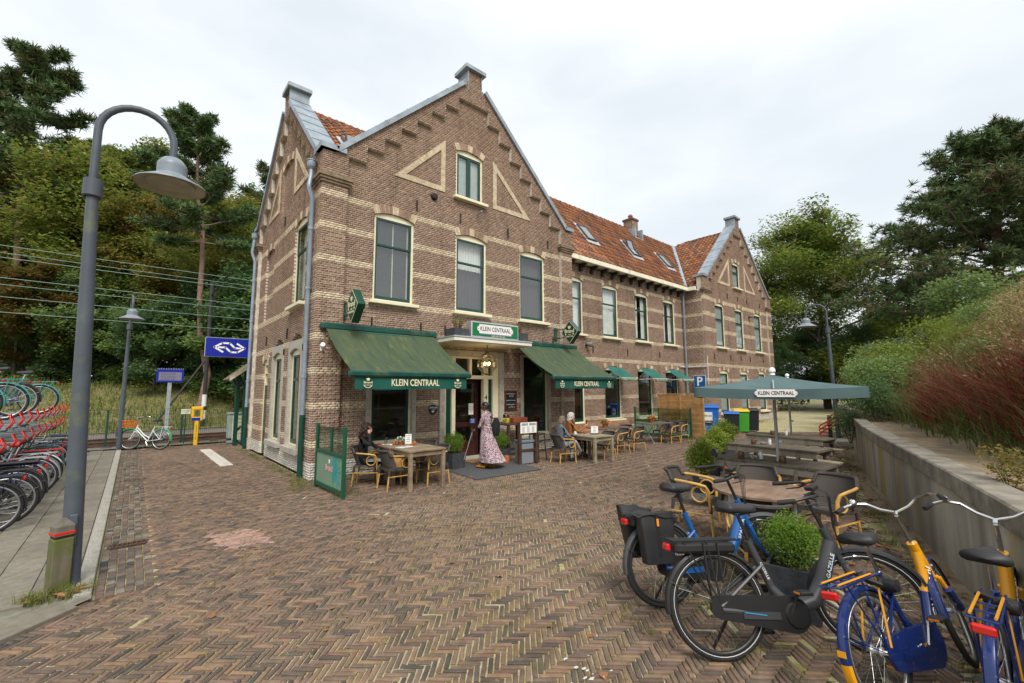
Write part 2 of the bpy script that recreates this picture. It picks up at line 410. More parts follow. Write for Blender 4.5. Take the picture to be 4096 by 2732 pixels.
# ---- gable shape in its own units: width Wd, kneelers at 7.42, slope .955
def gable_fn(Wd, pil=.6, pil2=.55):
    half = Wd/2; kmax = int((half-.55-.6)/.4435)
    def fn(z):
        if z < 7.38:
            return [(0, pil, .1, True, False), (pil, Wd-pil2, 0, False, False), (Wd-pil2, Wd, .1, False, True)]
        e = max(0, .33+(z-7.46)/.955) if z > 7.42 else 0
        if e > half-.42:
            if z > 7.46+.955*(half-.42-.33)+.62: return []
            return [(half-.23, half+.23, .1, True, True)] if e > half-.2 else [(min(e, half-.26), max(Wd-e, half+.26), .1, True, True)]
        k = int((z-7.38)/.4265); inn = .596+.4435*(k+1)
        if k > kmax or inn > half-.3: return [(e, Wd-e, .1, True, True)]
        return [(e, inn, .1, True, False), (inn, Wd-inn, 0, False, False), (Wd-inn, Wd-e, .1, False, True)]
    return fn
WF, WL = 8.48, 7.14
UPW = [(1.30, 2.39, 4.06, 6.22, .105), (3.68, 4.775, 4.06, 6.22, .105), (6.09, 7.21, 4.06, 6.22, .105)]
ATT = (3.67, 4.63, 7.38, 8.76, .10)
LOWF = [(1.22, 2.515, .55, 2.95, 0), (3.20, 5.39, 0, 2.98, 0), (6.09, 7.39, .42, 2.95, 0)]
wall_front = wall('front_gable_wall', (0, .1, 0), (1, 0, 0), (0, -1, 0), 11.45, gable_fn(WF), UPW+[ATT]+LOWF)
UPL = (1.36, 2.44, 4.06, 6.22, .105); NICHE = (4.70, 5.78, 4.06, 6.22, .105); ANICHE = (3.02, 4.12, 7.05, 8.45, .12)
LOWL = [(1.20, 2.42, .50, 3.0, .12), (2.95, 4.2, .50, 3.0, .12), (4.72, 5.42, 0, 2.72, .12)]
gl = gable_fn(WL)
def left_fn(z):
    iv = gl(z); return [(max(a, .112), b, d, f, g) for a, b, d, f, g in iv if b > .112]
wall_left = wall('left_gable_wall', (.1, 0, 0), (0, 1, 0), (-1, 0, 0), 10.75, left_fn, [UPL, NICHE, ANICHE]+LOWL)
MX0, MX1, MY = 8.40, 18.76, 1.226
UPM = [(a, a+1.12, 4.06, 6.22, .105) for a in (9.39, 11.75, 14.15, 16.58)]
LOM = [(9.39, 10.51, .58, 2.78, .13), (11.78, 12.93, .64, 2.72, .13), (14.2, 15.38, .64, 2.72, .13), (16.61, 17.77, .64, 2.72, .13)]
wall_mid = wall('middle_wing_wall', (0, MY, 0), (1, 0, 0), (0, -1, 0), 6.9, lambda z: [(MX0, MX1, 0, True, True)], UPM+LOM)
SF, FX0, FY = 1.09, 18.68, .24
zf = lambda z: z if z < 4.06 else 4.06+(z-4.06)*1.06
zfi = lambda z: z if z < 4.06 else 4.06+(z-4.06)/1.06
UPF = [(1.30, 2.30, 4.06, 6.22, .105), (3.60, 4.62, 4.06, 6.22, .105), (6.08, 7.12, 4.06, 6.22, .105)]
ATF = (3.58, 4.48, 7.42, 8.76, .10)
LOF = [(1.40, 2.42, .60, 2.72, .13), (3.78, 4.82, .60, 2.72, .13), (6.26, 7.24, .56, 2.78, .13)]
wall_far = wall('far_gable_wall', (FX0, FY, 0), (1, 0, 0), (0, -1, 0), 11.9, gable_fn(WF), UPF+[ATF]+LOF, zmap=zfi, su=SF)
wall_ret = wall('far_gable_side_wall', (FX0, 0, 0), (0, 1, 0), (-1, 0, 0), 6.9, lambda z: [(FY+.03, MY+.02, 0, True, True)], [])
flush_bricks(lambda U: wall_front if abs(U.x) > .5 else wall_left)
# plain walls on the unseen sides, floors and ceilings so that the building is a closed volume
mb = MB()
mb.box((8.25, .4, 0), (8.47, 7.14, 7.3)).box((.3, 6.9, 0), (FX0+9.2, 7.12, 7.2)).box((FX0+8.95, .3, 0), (FX0+9.22, 7.1, 7.4))
mb.box((1.3, 1.6, 3.45), (27, 6.9, 3.6)).box((1.3, 1.6, 6.9), (27, 6.9, 7.0))
mb.build('back_wall', M('plain_brick', (.2, .13, .09), .9), BLD)
# ---- arches over the openings
def frame_mat(P0, U, N):
    m = Matrix((Vector(U), Vector(N), Vector((0, 0, 1)))).transposed().to_4x4(); m.translation = Vector(P0); return m
def arch(P0, U, N, op, su=1, zm=None, all_stone=False, dep=0):
    zm = zm or (lambda z: z)
    u0, u1, z0, zs, rise = op[:5]; u0 *= su; u1 *= su; zs = zm(zs); w = (u1-u0)/2; cu = (u0+u1)/2
    Rr = (w*w+rise*rise)/(2*rise); cz = zs+rise-Rr; th = math.asin(min(1, w/Rr)); n = 2*int(Rr*th*2/.054/2)+1
    mat = frame_mat(P0, U, N); mb = MB(); rn = []
    for i in range(n):
        a0 = -th+2*th*i/n; a1 = -th+2*th*(i+1)/n; g = .003/Rr; a0 += g; a1 -= g; ro = Rr+.205
        cr_ = i < 3 or i >= n-3 or abs(i-n//2) <= 1
        dd = dep+rng.uniform(0, .004)+(.012 if cr_ else .006)
        p = [(cu+r*math.sin(a), cz+r*math.cos(a)) for r, a in ((Rr, a0), (Rr, a1), (ro, a1), (ro, a0))]
        vs = [mat @ Vector((x, d, z)) for d in (-.12, dd) for x, z in p]; rv = rng.random()
        mb.add(vs, [(0, 1, 2, 3), (4, 7, 6, 5), (0, 4, 5, 1), (1, 5, 6, 2), (2, 6, 7, 3), (3, 7, 4, 0)], 1 if cr_ else 0); rn += [rv]*6
    # mortar bed behind the voussoirs
    vs = []; k = 9
    for r in (Rr+.002, Rr+.215):
        for i in range(k):
            a = -th*1.02+2.04*th*i/(k-1); vs.append(mat @ Vector((cu+r*math.sin(a), dep-.004, cz+r*math.cos(a))))
    mb.add(vs, [(i, i+1, k+i+1, k+i) for i in range(k-1)], 2); rn += [0]*(k-1)
    me = mb.mesh('arch', [BRICK, CREAMB, MORTAR], rnd=rn); return link('arch', me, BLD)
# ---- windows
def curtain(mb, mat, u0, u1, z0, z1, d, folds, amp=.03):
    n = folds*6
    def fn(a, b):
        x = u0+(u1-u0)*a; return mat @ Vector((x, d+amp*math.sin(a*folds*2*PI)*(.6+.4*math.sin(a*17)), z0+(z1-z0)*b))
    mb.grid(fn, n, 2)
def window(P0, U, N, op, su=1, zm=None, style='sash', inner=None, sill=True, parent=None, depth=-.1, head=True, frame_w=.06):
    zm = zm or (lambda z: z)
    u0, u1, z0, zs, rise = op[:5]; u0 *= su; u1 *= su; z0 = zm(z0); zs = zm(zs); mat = frame_mat(P0, U, N); w = (u1-u0)/2; cu = (u0+u1)/2; d1 = depth+.05; d0 = depth-.02; fw = frame_w
    u0 += .002; u1 -= .002
    fr = MB()
    fr.box((u0, d0, z0), (u0+fw, d1, zs), 0, mat).box((u1-fw, d0, z0), (u1, d1, zs), 0, mat)
    if rise:     # cream board filling the segment
        Rr = (w*w+rise*rise)/(2*rise); cz = zs+rise-Rr; n = 11
        top = [(cu-w+.002+(2*w-.004)*i/(n-1)) for i in range(n)]
        poly = [(u1, zs-.05), (u0, zs-.05)]+[(x, cz+math.sqrt(max(0, Rr*Rr-(x-cu)**2))-.002) for x in top]
        fr.prism(poly, P0, U, (0, 0, 1), N, d0, d1+.002)
    else: fr.box((u0+fw, d0, zs-fw), (u1-fw, d1, zs), 0, mat)
    if style != 'door': fr.box((u0+fw, d0, z0), (u1-fw, d1, z0+.05), 0, mat)
    o = fr.build('window', CREAM, parent or BLD)
    a, b, zb, zt = u0+fw, u1-fw, z0+.05, zs-.05
    if sill:
        s = MB(); s.cbox((cu, .03, z0-.045), (u1-u0+.22, .22, .085), 0, mat, bev=.008); s.build('sill', CREAM, o)
    if style == 'sash':
        zt_ = zb+(zt-zb)*.665; sp = [(zb, zt_+.02, .0), (zt_-.02, zt, .022)]; f = .05
        for (c0, c1, dd) in sp:
            g = MB(); k0, k1 = d0+.012+dd*.6, d1-.018+dd*.6
            g.box((a, k0, c0), (a+f, k1, c1), 0, mat).box((b-f, k0, c0), (b, k1, c1), 0, mat).box((a+f, k0, c1-f), (b-f, k1, c1), 0, mat).box((a+f, k0, c0), (b-f, k1, c0+f*(1.7 if c0 == zb else 1)), 0, mat)
            so_ = g.build('sash', GREEN, o)
            p = MB(); p.add([mat @ Vector(q) for q in ((a+f, (k0+k1)/2, c0+f), (b-f, (k0+k1)/2, c0+f), (b-f, (k0+k1)/2, c1-f), (a+f, (k0+k1)/2, c1-f))], [(0, 1, 2, 3)]); p.build('pane', GLASS, o)
    elif style == 'casement':
        f = .06
        for (x0, x1) in ((a, cu-.002), (cu+.002, b)):
            g = MB(); k0, k1 = d0+.012, d1-.012
            g.box((x0, k0, zb), (x0+f, k1, zt), 0, mat).box((x1-f, k0, zb), (x1, k1, zt), 0, mat).box((x0+f, k0, zt-f), (x1-f, k1, zt), 0, mat).box((x0+f, k0, zb), (x1-f, k1, zb+f), 0, mat)
            g.build('sash', GREEN, o)
            p = MB(); p.add([mat @ Vector(q) for q in ((x0+f, k0+.02, zb+f), (x1-f, k0+.02, zb+f), (x1-f, k0+.02, zt-f), (x0+f, k0+.02, zt-f))], [(0, 1, 2, 3)]); p.build('pane', GLASS, o)
    elif style == 'single':
        f = .055; g = MB(); k0, k1 = d0+.012, d1-.012; ztr = zb+(zt-zb)*.72
        g.box((a, k0, zb), (a+f, k1, zt), 0, mat).box((b-f, k0, zb), (b, k1, zt), 0, mat).box((a+f, k0, zt-f), (b-f, k1, zt), 0, mat).box((a+f, k0, zb), (b-f, k1, zb+.1), 0, mat).box((a+f, k0, ztr-.035), (b-f, k1, ztr+.035), 0, mat)
        g.build('sash', GREEN, o)
        for c0, c1 in ((zb+.1, ztr-.035), (ztr+.035, zt-f)):
            p = MB(); p.add([mat @ Vector(q) for q in ((a+f, k0+.02, c0), (b-f, k0+.02, c0), (b-f, k0+.02, c1), (a+f, k0+.02, c1))], [(0, 1, 2, 3)]); p.build('pane', GLASS, o)
    # room behind the glass
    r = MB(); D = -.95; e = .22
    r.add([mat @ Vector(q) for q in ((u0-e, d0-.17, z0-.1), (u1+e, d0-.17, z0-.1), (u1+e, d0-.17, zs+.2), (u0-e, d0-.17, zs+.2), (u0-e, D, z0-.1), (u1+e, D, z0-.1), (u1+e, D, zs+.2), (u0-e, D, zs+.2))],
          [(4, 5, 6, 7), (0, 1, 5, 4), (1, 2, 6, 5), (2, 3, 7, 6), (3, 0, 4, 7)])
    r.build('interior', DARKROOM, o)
    c = MB()
    if inner == 'net': curtain(c, mat, a, b, z0+.05, zs-.02, d0-.1, 9, .02); c.build('curtain', CURT_W, o, smooth='all')
    elif inner == 'net_half':
        curtain(c, mat, a, a+(b-a)*.42, z0+.05, zs-.02, d0-.1, 4, .022); curtain(c, mat, b-(b-a)*.3, b, z0+.05, zs-.02, d0-.1, 3, .022); c.build('curtain', CURT_W, o, smooth='all')
    elif inner == 'grey': curtain(c, mat, a, b, z0+.02, zs-.02, d0-.12, 8, .03); c.build('curtain', CURT_G, o, smooth='all')
    elif inner == 'grey_net':
        curtain(c, mat, a, b, z0+.02, zb+(zt-zb)*.6, d0-.12, 8, .03); c.build('curtain', CURT_G, o, smooth='all')
        c = MB(); curtain(c, mat, a, b, zb+(zt-zb)*.6, zs-.02, d0-.12, 10, .02); c.build('curtain', CURT_W, o, smooth='all')
    elif inner == 'blind':
        k = int((zs-z0)/.055)
        for i in range(k): c.add([mat @ Vector(q) for q in ((a, d0-.06, z0+.05+i*.055), (b, d0-.06, z0+.05+i*.055), (b, d0-.035, z0+.10+i*.055), (a, d0-.035, z0+.10+i*.055))], [(0, 1, 2, 3)])
        c.build('blind', BLIND, o)
        c = MB()
        for x in (a+.06, a+(b-a)*.5, b-.08): c.box((x, d0-.033, z0+.05), (x+.03, d0-.031, zs-.05), 0, mat)
        c.build('blind_tape', M('blind_tape', (.55, .53, .47), .8), o)
    elif inner == 'frost_and_sky':
        c.add([mat @ Vector(q) for q in ((a, d0-.02, z0), (b, d0-.02, z0), (b, d0-.02, zs), (a, d0-.02, zs))], [(0, 1, 2, 3)]); c.build('frost_and_sky_film', M('frost_and_sky_film', (.42, .46, .45), .8, .08), o)
    return o
FP = ((0, .1, 0), (1, 0, 0), (0, -1, 0)); LP = ((.1, 0, 0), (0, 1, 0), (-1, 0, 0)); MP = ((0, MY, 0), (1, 0, 0), (0, -1, 0)); GP = ((FX0, FY, 0), (1, 0, 0), (0, -1, 0))
for op, inn in zip(UPW, ('blind', 'grey_net', 'grey')): arch(*FP, op); window(*FP, op, inner=inn)
arch(*FP, ATT); window(*FP, ATT, style='casement', inner='frost_and_sky')  # pale sheet behind the attic panes carries the glass's sky reflection as colour
arch(*LP, UPL); window(*LP, UPL, inner='net')
for op in (NICHE, ANICHE):      # bricked-up blind windows
    arch(*LP, op); mt = frame_mat(*LP); b_ = MB(); rn = []
    for k in range(int((op[3]+op[4]-op[2])/CH)):
        z0 = op[2]+k*CH; hw = seg_half(op, z0+CH/2) or 0; off = .0925*(k % 2); u = op[0]-off
        tone = 1 if any(p <= z0+CH/2 < q for p, q in BANDS) else 0
        while u < op[1]:
            p, q = max(u, (op[0]+op[1])/2-hw), min(u+.185, (op[0]+op[1])/2+hw); u += .185
            if q-p < .03: continue
            b_.box((p+.005, -.12, z0+.0045), (q-.005, -.065, z0+CH-.0045), tone, mt); rn += [rng.random()]*6
    b_.box((op[0], -.16, op[2]), (op[1], -.078, op[3]+op[4]), 2, mt); rn += [0]*6
    stuff(link('niche_brickwork', b_.mesh('niche_brickwork', [BRICK, CREAMB, MORTAR], rnd=rn), BLD))
for op, inn in zip(UPM, ('net', 'net', 'net_half', 'net_half')): arch(*MP, op); window(*MP, op, inner=inn)
for op in LOM: arch(*MP, op); window(*MP, op, inner=None, style='single')
for op in UPF: arch(*GP, op, su=SF, zm=zf); window(*GP, op, su=SF, zm=zf, inner='frost_and_sky')
arch(*GP, ATF, su=SF, zm=zf); window(*GP, ATF, su=SF, zm=zf, inner='frost_and_sky')
for op in LOF: arch(*GP, op, su=SF, zm=zf); window(*GP, op, su=SF, zm=zf, inner='frost_and_sky', style='single')
# stone surrounds and the ground-floor windows of the front and left
def surround(Pm, op, wst=.11, head=.0, proud=.03):
    mat = frame_mat(*Pm); u0, u1, z0, zs, rise = op; m = MB()
    m.box((u0, -.14, z0), (u0+wst, proud, zs), 0, mat).box((u1-wst, -.14, z0), (u1, proud, zs), 0, mat)
    m.cbox(((u0+u1)/2, -.03, z0-.04), (u1-u0+.1, .28, .14), 0, mat, bev=.01)
    if head: m.box((u0+wst, -.14, zs-head), (u1-wst, proud, zs), 0, mat)
    m.build('stone_surround', STONE, BLD)
for op in (LOWF[0], LOWF[2]):
    surround(FP, op, .105); window(*FP, (op[0]+.105, op[1]-.105, op[2]+.04, op[3], 0), style='single', inner=None, sill=False)
    m = MB(); mt = frame_mat(*FP); m.box((op[0]+.106, -.1, op[2]+.035), (op[1]-.106, .02, op[2]+.15), 0, mt); m.build('sill', CREAM, BLD)
for op in LOWL[:2]:
    mt = frame_mat(*LP); surround(LP, (op[0], op[1], op[2], op[3], 0), .13)
    w_ = (op[1]-op[0])/2; cu = (op[0]+op[1])/2; ri = .14; n = 9; Rr = (w_*w_+ri*ri)/(2*ri); zc_ = op[3]-.16   # stone head with segmental soffit
    poly = [(op[0], op[3]+.14), (op[0], zc_)]+[(op[0]+.13+(2*w_-.26)*i/(n-1), zc_+.10*math.sin(PI*i/(n-1))) for i in range(n)]+[(op[1], zc_), (op[1], op[3]+.14)]
    m = MB(); m.prism(poly, LP[0], LP[1], (0, 0, 1), LP[2], -.14, .032); m.build('stone_surround', STONE, BLD)
    window(*LP, (op[0]+.13, op[1]-.13, op[2]+.04, op[3]-.17, .1), style='single', inner='net', sill=False)
# side door of the left front
op = LOWL[2]; arch(*LP, op); d_ = window(*LP, op, style='door', sill=False, inner=None); mt = frame_mat(*LP)
m = MB(); m.box((op[0]+.08, -.1, .05), (op[1]-.08, -.06, 2.05), 0, mt); m.build('door_leaf', GREEN, d_)
m = MB(); m.box((op[0]+.08, -.11, 2.05), (op[1]-.08, -.05, 2.13), 0, mt).box((op[0]+.08, -.1, 2.4), (op[1]-.08, -.05, 2.46), 0, mt); m.build('transom', CREAM, d_)
m = MB(); m.add([mt @ Vector(q) for q in ((op[0]+.08, -.09, 2.13), (op[1]-.08, -.09, 2.13), (op[1]-.08, -.09, 2.7), (op[0]+.08, -.09, 2.7))], [(0, 1, 2, 3)]); m.build('pane', GLASS, d_)
# ---- main entrance
DOORM = M('dark_red_wood', (.045, .012, .01), .35, .3, 8, spec=.5)
mt = frame_mat(*FP); u0, u1 = LOWF[1][:2]
m = MB(); m.box((u0, -.2, 0), (u0+.16, .05, 2.98), 0, mt).box((u1-.16, -.2, 0), (u1, .05, 2.98), 0, mt).box((u0+.16, -.2, 2.82), (u1-.16, .05, 2.98), 0, mt); ent = m.build('entrance_surround', STONE, BLD)
m = MB()
for a, b in ((3.361, 3.43), (3.62, 3.735), (4.70, 4.86), (5.03, 5.228)): m.box((a, -.16, 0), (b, -.03, 2.82), 0, mt)
m.box((3.43, -.159, 2.19), (5.03, -.031, 2.29), 0, mt); m.box((3.43, -.158, 2.76), (5.03, -.032, 2.815), 0, mt); m.box((4.20, -.157, 2.29), (4.28, -.033, 2.76), 0, mt)
m.build('entrance_frame', CREAM, ent)
m = MB(); m.box((3.43, -.13, 0), (3.62, -.09, 2.19), 0, mt).box((4.86, -.13, 0), (5.03, -.09, 2.19), 0, mt); m.build('side_panel', GREEN, ent)
m = MB()
for a, b in ((3.43, 4.20), (4.28, 5.03)): m.add([mt @ Vector(q) for q in ((a, -.1, 2.29), (b, -.1, 2.29), (b, -.1, 2.76), (a, -.1, 2.76))], [(0, 1, 2, 3)])
m.build('fanlight_pane', GLASS, ent)
m = MB(); m.box((3.737, -.75, .02), (3.79, -.15, 2.18), 0, mt)                 # inward-opened left leaf
dl = m.build('door_leaf', DOORM, ent)
m = MB(); m.box((3.79, -.36, .02), (4.70, -.31, .45), 0, mt).box((3.79, -.36, .85), (4.70, -.31, .98), 0, mt).box((3.79, -.36, 2.05), (4.70, -.31, 2.18), 0, mt).box((4.58, -.365, .02), (4.70, -.305, 2.18), 0, mt).box((3.79, -.365, .02), (3.86, -.305, 2.18), 0, mt)
dr = m.build('door_leaf', DOORM, ent)
m = MB(); m.add([mt @ Vector(q) for q in ((3.86, -.335, .45), (4.58, -.335, .45), (4.58, -.335, 2.05), (3.86, -.335, 2.05))], [(0, 1, 2, 3)]); m.build('pane', GLASS, dr)
m = MB(); m.box((4.36, -.30, 1.18), (4.53, -.298, 1.5), 0, mt); m.build('door_notice', M('white_paper', (.75, .75, .72), .8, .05), dr)
m = MB(); m.box((4.40, -.298, .93), (4.60, -.296, 1.07), 0, mt); m.build('door_sticker', M('blue_sticker', (.01, .05, .25), .5, 0), dr)
BLUEINK = M('dark_ink', (.02, .02, .025), .8, 0); WHITEINK = M('white_ink', (.82, .82, .8), .7, 0)
text('sticker_lettering', 'FREE', .062, WHITEINK, dr, mt @ Vector((4.5, -.2945, 1.03)), (1, 0, 0), (0, 0, 1)); text('sticker_lettering', 'WIFI', .062, WHITEINK, dr, mt @ Vector((4.5, -.2945, .965)), (1, 0, 0), (0, 0, 1))
for i in range(6): text('notice_lettering', ('KLEIN CENTRAAL', 'openingstijden', 'maandag t/m zondag', '10.00 tot 22.00', 'welkom', '')[i], .026, BLUEINK, dr, mt @ Vector((4.445, -.2965, 1.46-i*.045)), (1, 0, 0), (0, 0, 1))
text('house_number', '4', .2, BLUEINK, ent, mt @ Vector((4.78, -.0285, 1.66)), (1, 0, 0), (0, 0, 1), bold=.004)
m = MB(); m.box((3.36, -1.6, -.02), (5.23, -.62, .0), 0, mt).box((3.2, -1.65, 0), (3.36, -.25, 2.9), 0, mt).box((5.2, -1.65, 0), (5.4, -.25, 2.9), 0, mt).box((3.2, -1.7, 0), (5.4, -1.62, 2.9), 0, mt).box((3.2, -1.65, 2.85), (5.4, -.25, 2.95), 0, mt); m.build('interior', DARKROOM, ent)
m = MB(); m.box((3.3, -.3, -.02), (5.3, .25, .035), 0, mt); m.build('doorstep', STONE, ent)
# ---- cream triangles beside the attic windows
def triangle(Pm, pts, su=1, zm=None, wd=.135, d=.02):
    zm = zm or (lambda z: z); mat = frame_mat(*Pm); P = [Vector((a*su, 0, zm(b))) for a, b in pts]; m = MB(); rn = []; cen = (P[0]+P[1]+P[2])/3
    inn = []
    for i in range(3):       # inset corners by offsetting both edges
        a, b, c = P[i-1], P[i], P[(i+1) % 3]; e1 = (b-a).normalized(); e2 = (c-b).normalized()
        n1 = Vector((-e1.z, 0, e1.x)); n1 = n1 if n1.dot(cen-b) > 0 else -n1; n2 = Vector((-e2.z, 0, e2.x)); n2 = n2 if n2.dot(cen-b) > 0 else -n2
        den = 1+n1.dot(n2); inn.append(b+(n1+n2)*wd/max(.2, den))
    for i in range(3):
        a, b, ai, bi = P[i], P[(i+1) % 3], inn[i], inn[(i+1) % 3]; k = max(4, int((b-a).length/.0665))
        for j in range(k):
            t0, t1 = (j+.06)/k, (j+.94)/k
            q = [a.lerp(b, t0), a.lerp(b, t1), ai.lerp(bi, t1), ai.lerp(bi, t0)]; dd = d+rng.uniform(0, .004)
            m.add([mat @ (p+Vector((0, e, 0))) for e in (-.05, dd) for p in q], [(0, 1, 2, 3), (4, 7, 6, 5), (0, 4, 5, 1), (1, 5, 6, 2), (2, 6, 7, 3), (3, 7, 4, 0)]); rn += [rng.random()]*6
        m.add([mat @ (p+Vector((0, .012, 0))) for p in (a, b, bi, ai)], [(0, 1, 2, 3)], 1); rn += [0]
    link('brick_triangle', m.mesh('brick_triangle', [CREAMB, MORTAR], rnd=rn), BLD)
triangle(FP, [(1.785, 7.37), (3.297, 7.37), (3.297, 8.905)]); triangle(FP, [(5.009, 7.37), (6.56, 7.37), (5.009, 8.89)])
triangle(LP, [(1.40, 7.28), (2.76, 7.28), (2.76, 8.66)]); triangle(LP, [(4.38, 7.28), (5.74, 7.28), (4.38, 8.66)])
triangle(GP, [(1.70, 7.37), (3.14, 7.37), (3.14, 8.89)], SF, zf); triangle(GP, [(5.02, 7.37), (6.50, 7.37), (5.02, 8.89)], SF, zf)
# ---- pilaster caps
def cap(Pm, a, b, z, su=1, zm=None, side=0):
    zm = zm or (lambda q: q); mat = frame_mat(*Pm); m = MB(); z = zm(z); a *= su; b *= su
    for i, (e, h) in enumerate(((.03, .06), (.06, .06), (.09, .07))): m.bbox((a-e, -.05, z+i*.063), (b+e, .1+e, z+i*.063+h), .006, 0, mat)
    m.bbox((a-.06, -.05, z+.2), (b+.06, .155, z+.255), .01, 0, mat)
    m.build('pilaster_cap', M('mossy_moulding', (.23, .165, .105), .95, .3, 8, bmp=.5, dirt=.5, dcol=(.09, .085, .05), dscale=6), BLD)
cap(FP, 0, .6, 6.62); cap(FP, WF-.55, WF, 6.62); cap(LP, .25, .6, 6.623); cap(LP, WL-.55, WL, 6.62); cap(GP, 0, .6, 6.62, SF, zf); cap(GP, WF-.55, WF, 6.62, SF, zf)
# ---- zinc copings and stacks
def coping(Pm, Wd, su=1, zm=None, back=-.42):
    zm = zm or (lambda q: q); mat = frame_mat(*Pm); m = MB(); half = Wd/2; zk = 7.44; za = 7.46+.955*(half-.42-.33)+.02
    pl = [(-.06, zk), (.34, zk), (half-.34, za+.06)]; f0 = .17
    for sgn in (0, 1):
        m = MB()
        pts = [((p if not sgn else Wd-p)*su, zm(z)) for p, z in pl]
        for (p, q) in ((pts[0], pts[1]), (pts[1], pts[2])):
            n = 1 if abs(p[1]-q[1]) < .1 else 6
            for i in range(n):
                a = Vector((p[0]+(q[0]-p[0])*i/n, 0, p[1]+(q[1]-p[1])*i/n)); b = Vector((p[0]+(q[0]-p[0])*(i+1)/n, 0, p[1]+(q[1]-p[1])*(i+1)/n))
                t = (b-a).normalized(); up = Vector((-t.z, 0, t.x)); up = up if up.z > 0 else -up; a = a+t*.003; b = b-t*.003
                lo, hi = -up*.02, up*.10
                vs = [mat @ (x+e+Vector((0, d, 0))) for d in (back, f0) for x, e in ((a, lo), (b, lo), (b, hi), (a, hi))]
                m.add(vs, [(0, 1, 2, 3), (4, 7, 6, 5), (0, 4, 5, 1), (1, 5, 6, 2), (2, 6, 7, 3), (3, 7, 4, 0)])
                vs = [mat @ (x+up*(.10+h)+Vector((0, d, 0))) for d in (back, f0-.01) for x, h in ((b-t*.015, 0), (b+t*.012, 0), (b+t*.012, .014), (b-t*.015, .014))]
                m.add(vs, [(0, 1, 2, 3), (4, 7, 6, 5), (0, 4, 5, 1), (1, 5, 6, 2), (2, 6, 7, 3), (3, 7, 4, 0)])
        m.build("coping", ZINC, BLD)
    c = half*su; zs_ = zm(za-.1); zt = zm(za+.56)
    m = MB(); m.bbox((c-.25*su, back, zs_), (c-.232*su, .13, zt), .003, 0, mat); m.bbox((c+.232*su, back, zs_), (c+.25*su, .13, zt), .003, 0, mat); m.box((c-.232*su, back, zs_), (c+.232*su, back+.3, zt), 0, mat)
    m.bbox((c-.37*su, back-.04, zt), (c+.37*su, .2, zt+.13), .012, 0, mat); m.build('gable_stack', ZINC, BLD)
coping(FP, WF); coping(LP, WL); coping(GP, WF, SF, zf)
# ---- roofs
def pantile_mesh():
    m = MB(); w, L = .245, .37; n = 7
    prof = [(w*i/(n-1), .030*math.cos(2*PI*(i/(n-1)-.22))+.03) for i in range(n)]
    vs = []
    for v, lift, dz in ((0, .030, 0), (0, .030, -.018), (L, .0, 0)):
        vs += [(x, v, z+lift+dz) for x, z in prof]
    fs = [(i, i+1, 2*n+i+1, 2*n+i) for i in range(n-1)]+[(n+i, n+i+1, i+1, i) for i in range(n-1)]
    m.add(vs, fs); return vs, fs, m.mesh('tile', TILE, smooth=False)
TV, TF, TME = pantile_mesh(); TVn = np.array(TV, dtype=np.float32); TFn = np.array(TF)
tiles = []
def roof(name, O, U, V, nu, nv, keep=None, pu=.225, pv=.30):
    """a slope: plane with eave corner O, U along the eave, V up the slope"""
    O, U, V = Vector(O), Vector(U).normalized(), Vector(V).normalized(); N = U.cross(V)
    for j in range(nv):
        for i in range(nu):
            p = O+U*(i*pu)+V*(j*pv)
            c = p+U*pu*.5+V*pv*.5
            if keep and not keep(c): continue
            tiles.append(((c-CAM).length, name, p, U, V, N))
def sheet(name, pts, mat, parent=BLD, th=.03):
    P = [Vector(p) for p in pts]; n = (P[1]-P[0]).cross(P[2]-P[0]).normalized(); n = n if n.z > 0 else -n; k = len(P); m = MB()
    m.add([p for p in P]+[p-n*th for p in P], [tuple(range(k)), tuple(range(2*k-1, k-1, -1))]+[(i, (i+1) % k, k+(i+1) % k, k+i) for i in range(k)]); return m.build(name, mat, parent)
UNDER = M('roof_boarding', (.12, .06, .035), .9)
RY, ZR = 3.57, 10.72      # ridge of the middle wing
slope_mid = Vector((0, RY-.86, ZR-7.06)); Lm = slope_mid.length
sheet('roof_underlay', [(8.3, .86, 7.0), (18.2, .86, 7.0), (22.6, RY, ZR-.06), (4.3, RY, ZR-.06)], UNDER)
sheet('roof_underlay', [(8.3, 6.9, 7.0), (24, 6.9, 7.0), (24, RY, ZR-.06), (4.3, RY, ZR-.06)], UNDER)
FRX, FZR = FX0+4.24*SF, 11.2   # ridge of the far gable
sheet('roof_underlay', [(FX0-.15, .5, 7.05), (FRX, .5, FZR-.06), (FRX, 6.8, FZR-.06), (FX0-.15, 6.8, 7.05)], UNDER)
sheet('roof_underlay', [(FX0+9.3, .5, 7.3), (FRX, .5, FZR-.06), (FRX, 6.8, FZR-.06), (FX0+9.3, 6.8, 7.3)], UNDER)
ZL = 10.38   # ridges of the near wing
sheet('roof_underlay', [(.45, .3, 7.36), (4.24, .3, 7.36), (4.24, RY, ZL-.06), (.45, RY, ZL-.06)], UNDER)
sheet('roof_underlay', [(.45, 6.9, 7.3), (8.4, 6.9, 7.3), (8.4, RY, ZL-.06), (.45, RY, ZL-.06)], UNDER)
sheet('roof_underlay', [(.35, .5, 7.36), (.35, RY+.2, 7.36), (4.24, RY+.2, ZL+.3), (4.24, .5, ZL+.3)], UNDER)
sheet('roof_underlay', [(8.3, .5, 7.3), (8.3, RY+.2, 7.3), (4.24, RY+.2, ZL+.3), (4.24, .5, ZL+.3)], UNDER)
def mid_keep(c):
    f = (c.z-7.06)/(ZR-7.06)
    return c.x < 18.15+f*3.9 and c.z < ZR-.05 and c.x > 8.5-f*3.3
roof('mid', (5.0, .84, 7.04), (1, 0, 0), slope_mid, 80, int(Lm/.30)+1, mid_keep)
Vf = Vector((FRX-(FX0-.15), 0, FZR-7.05))
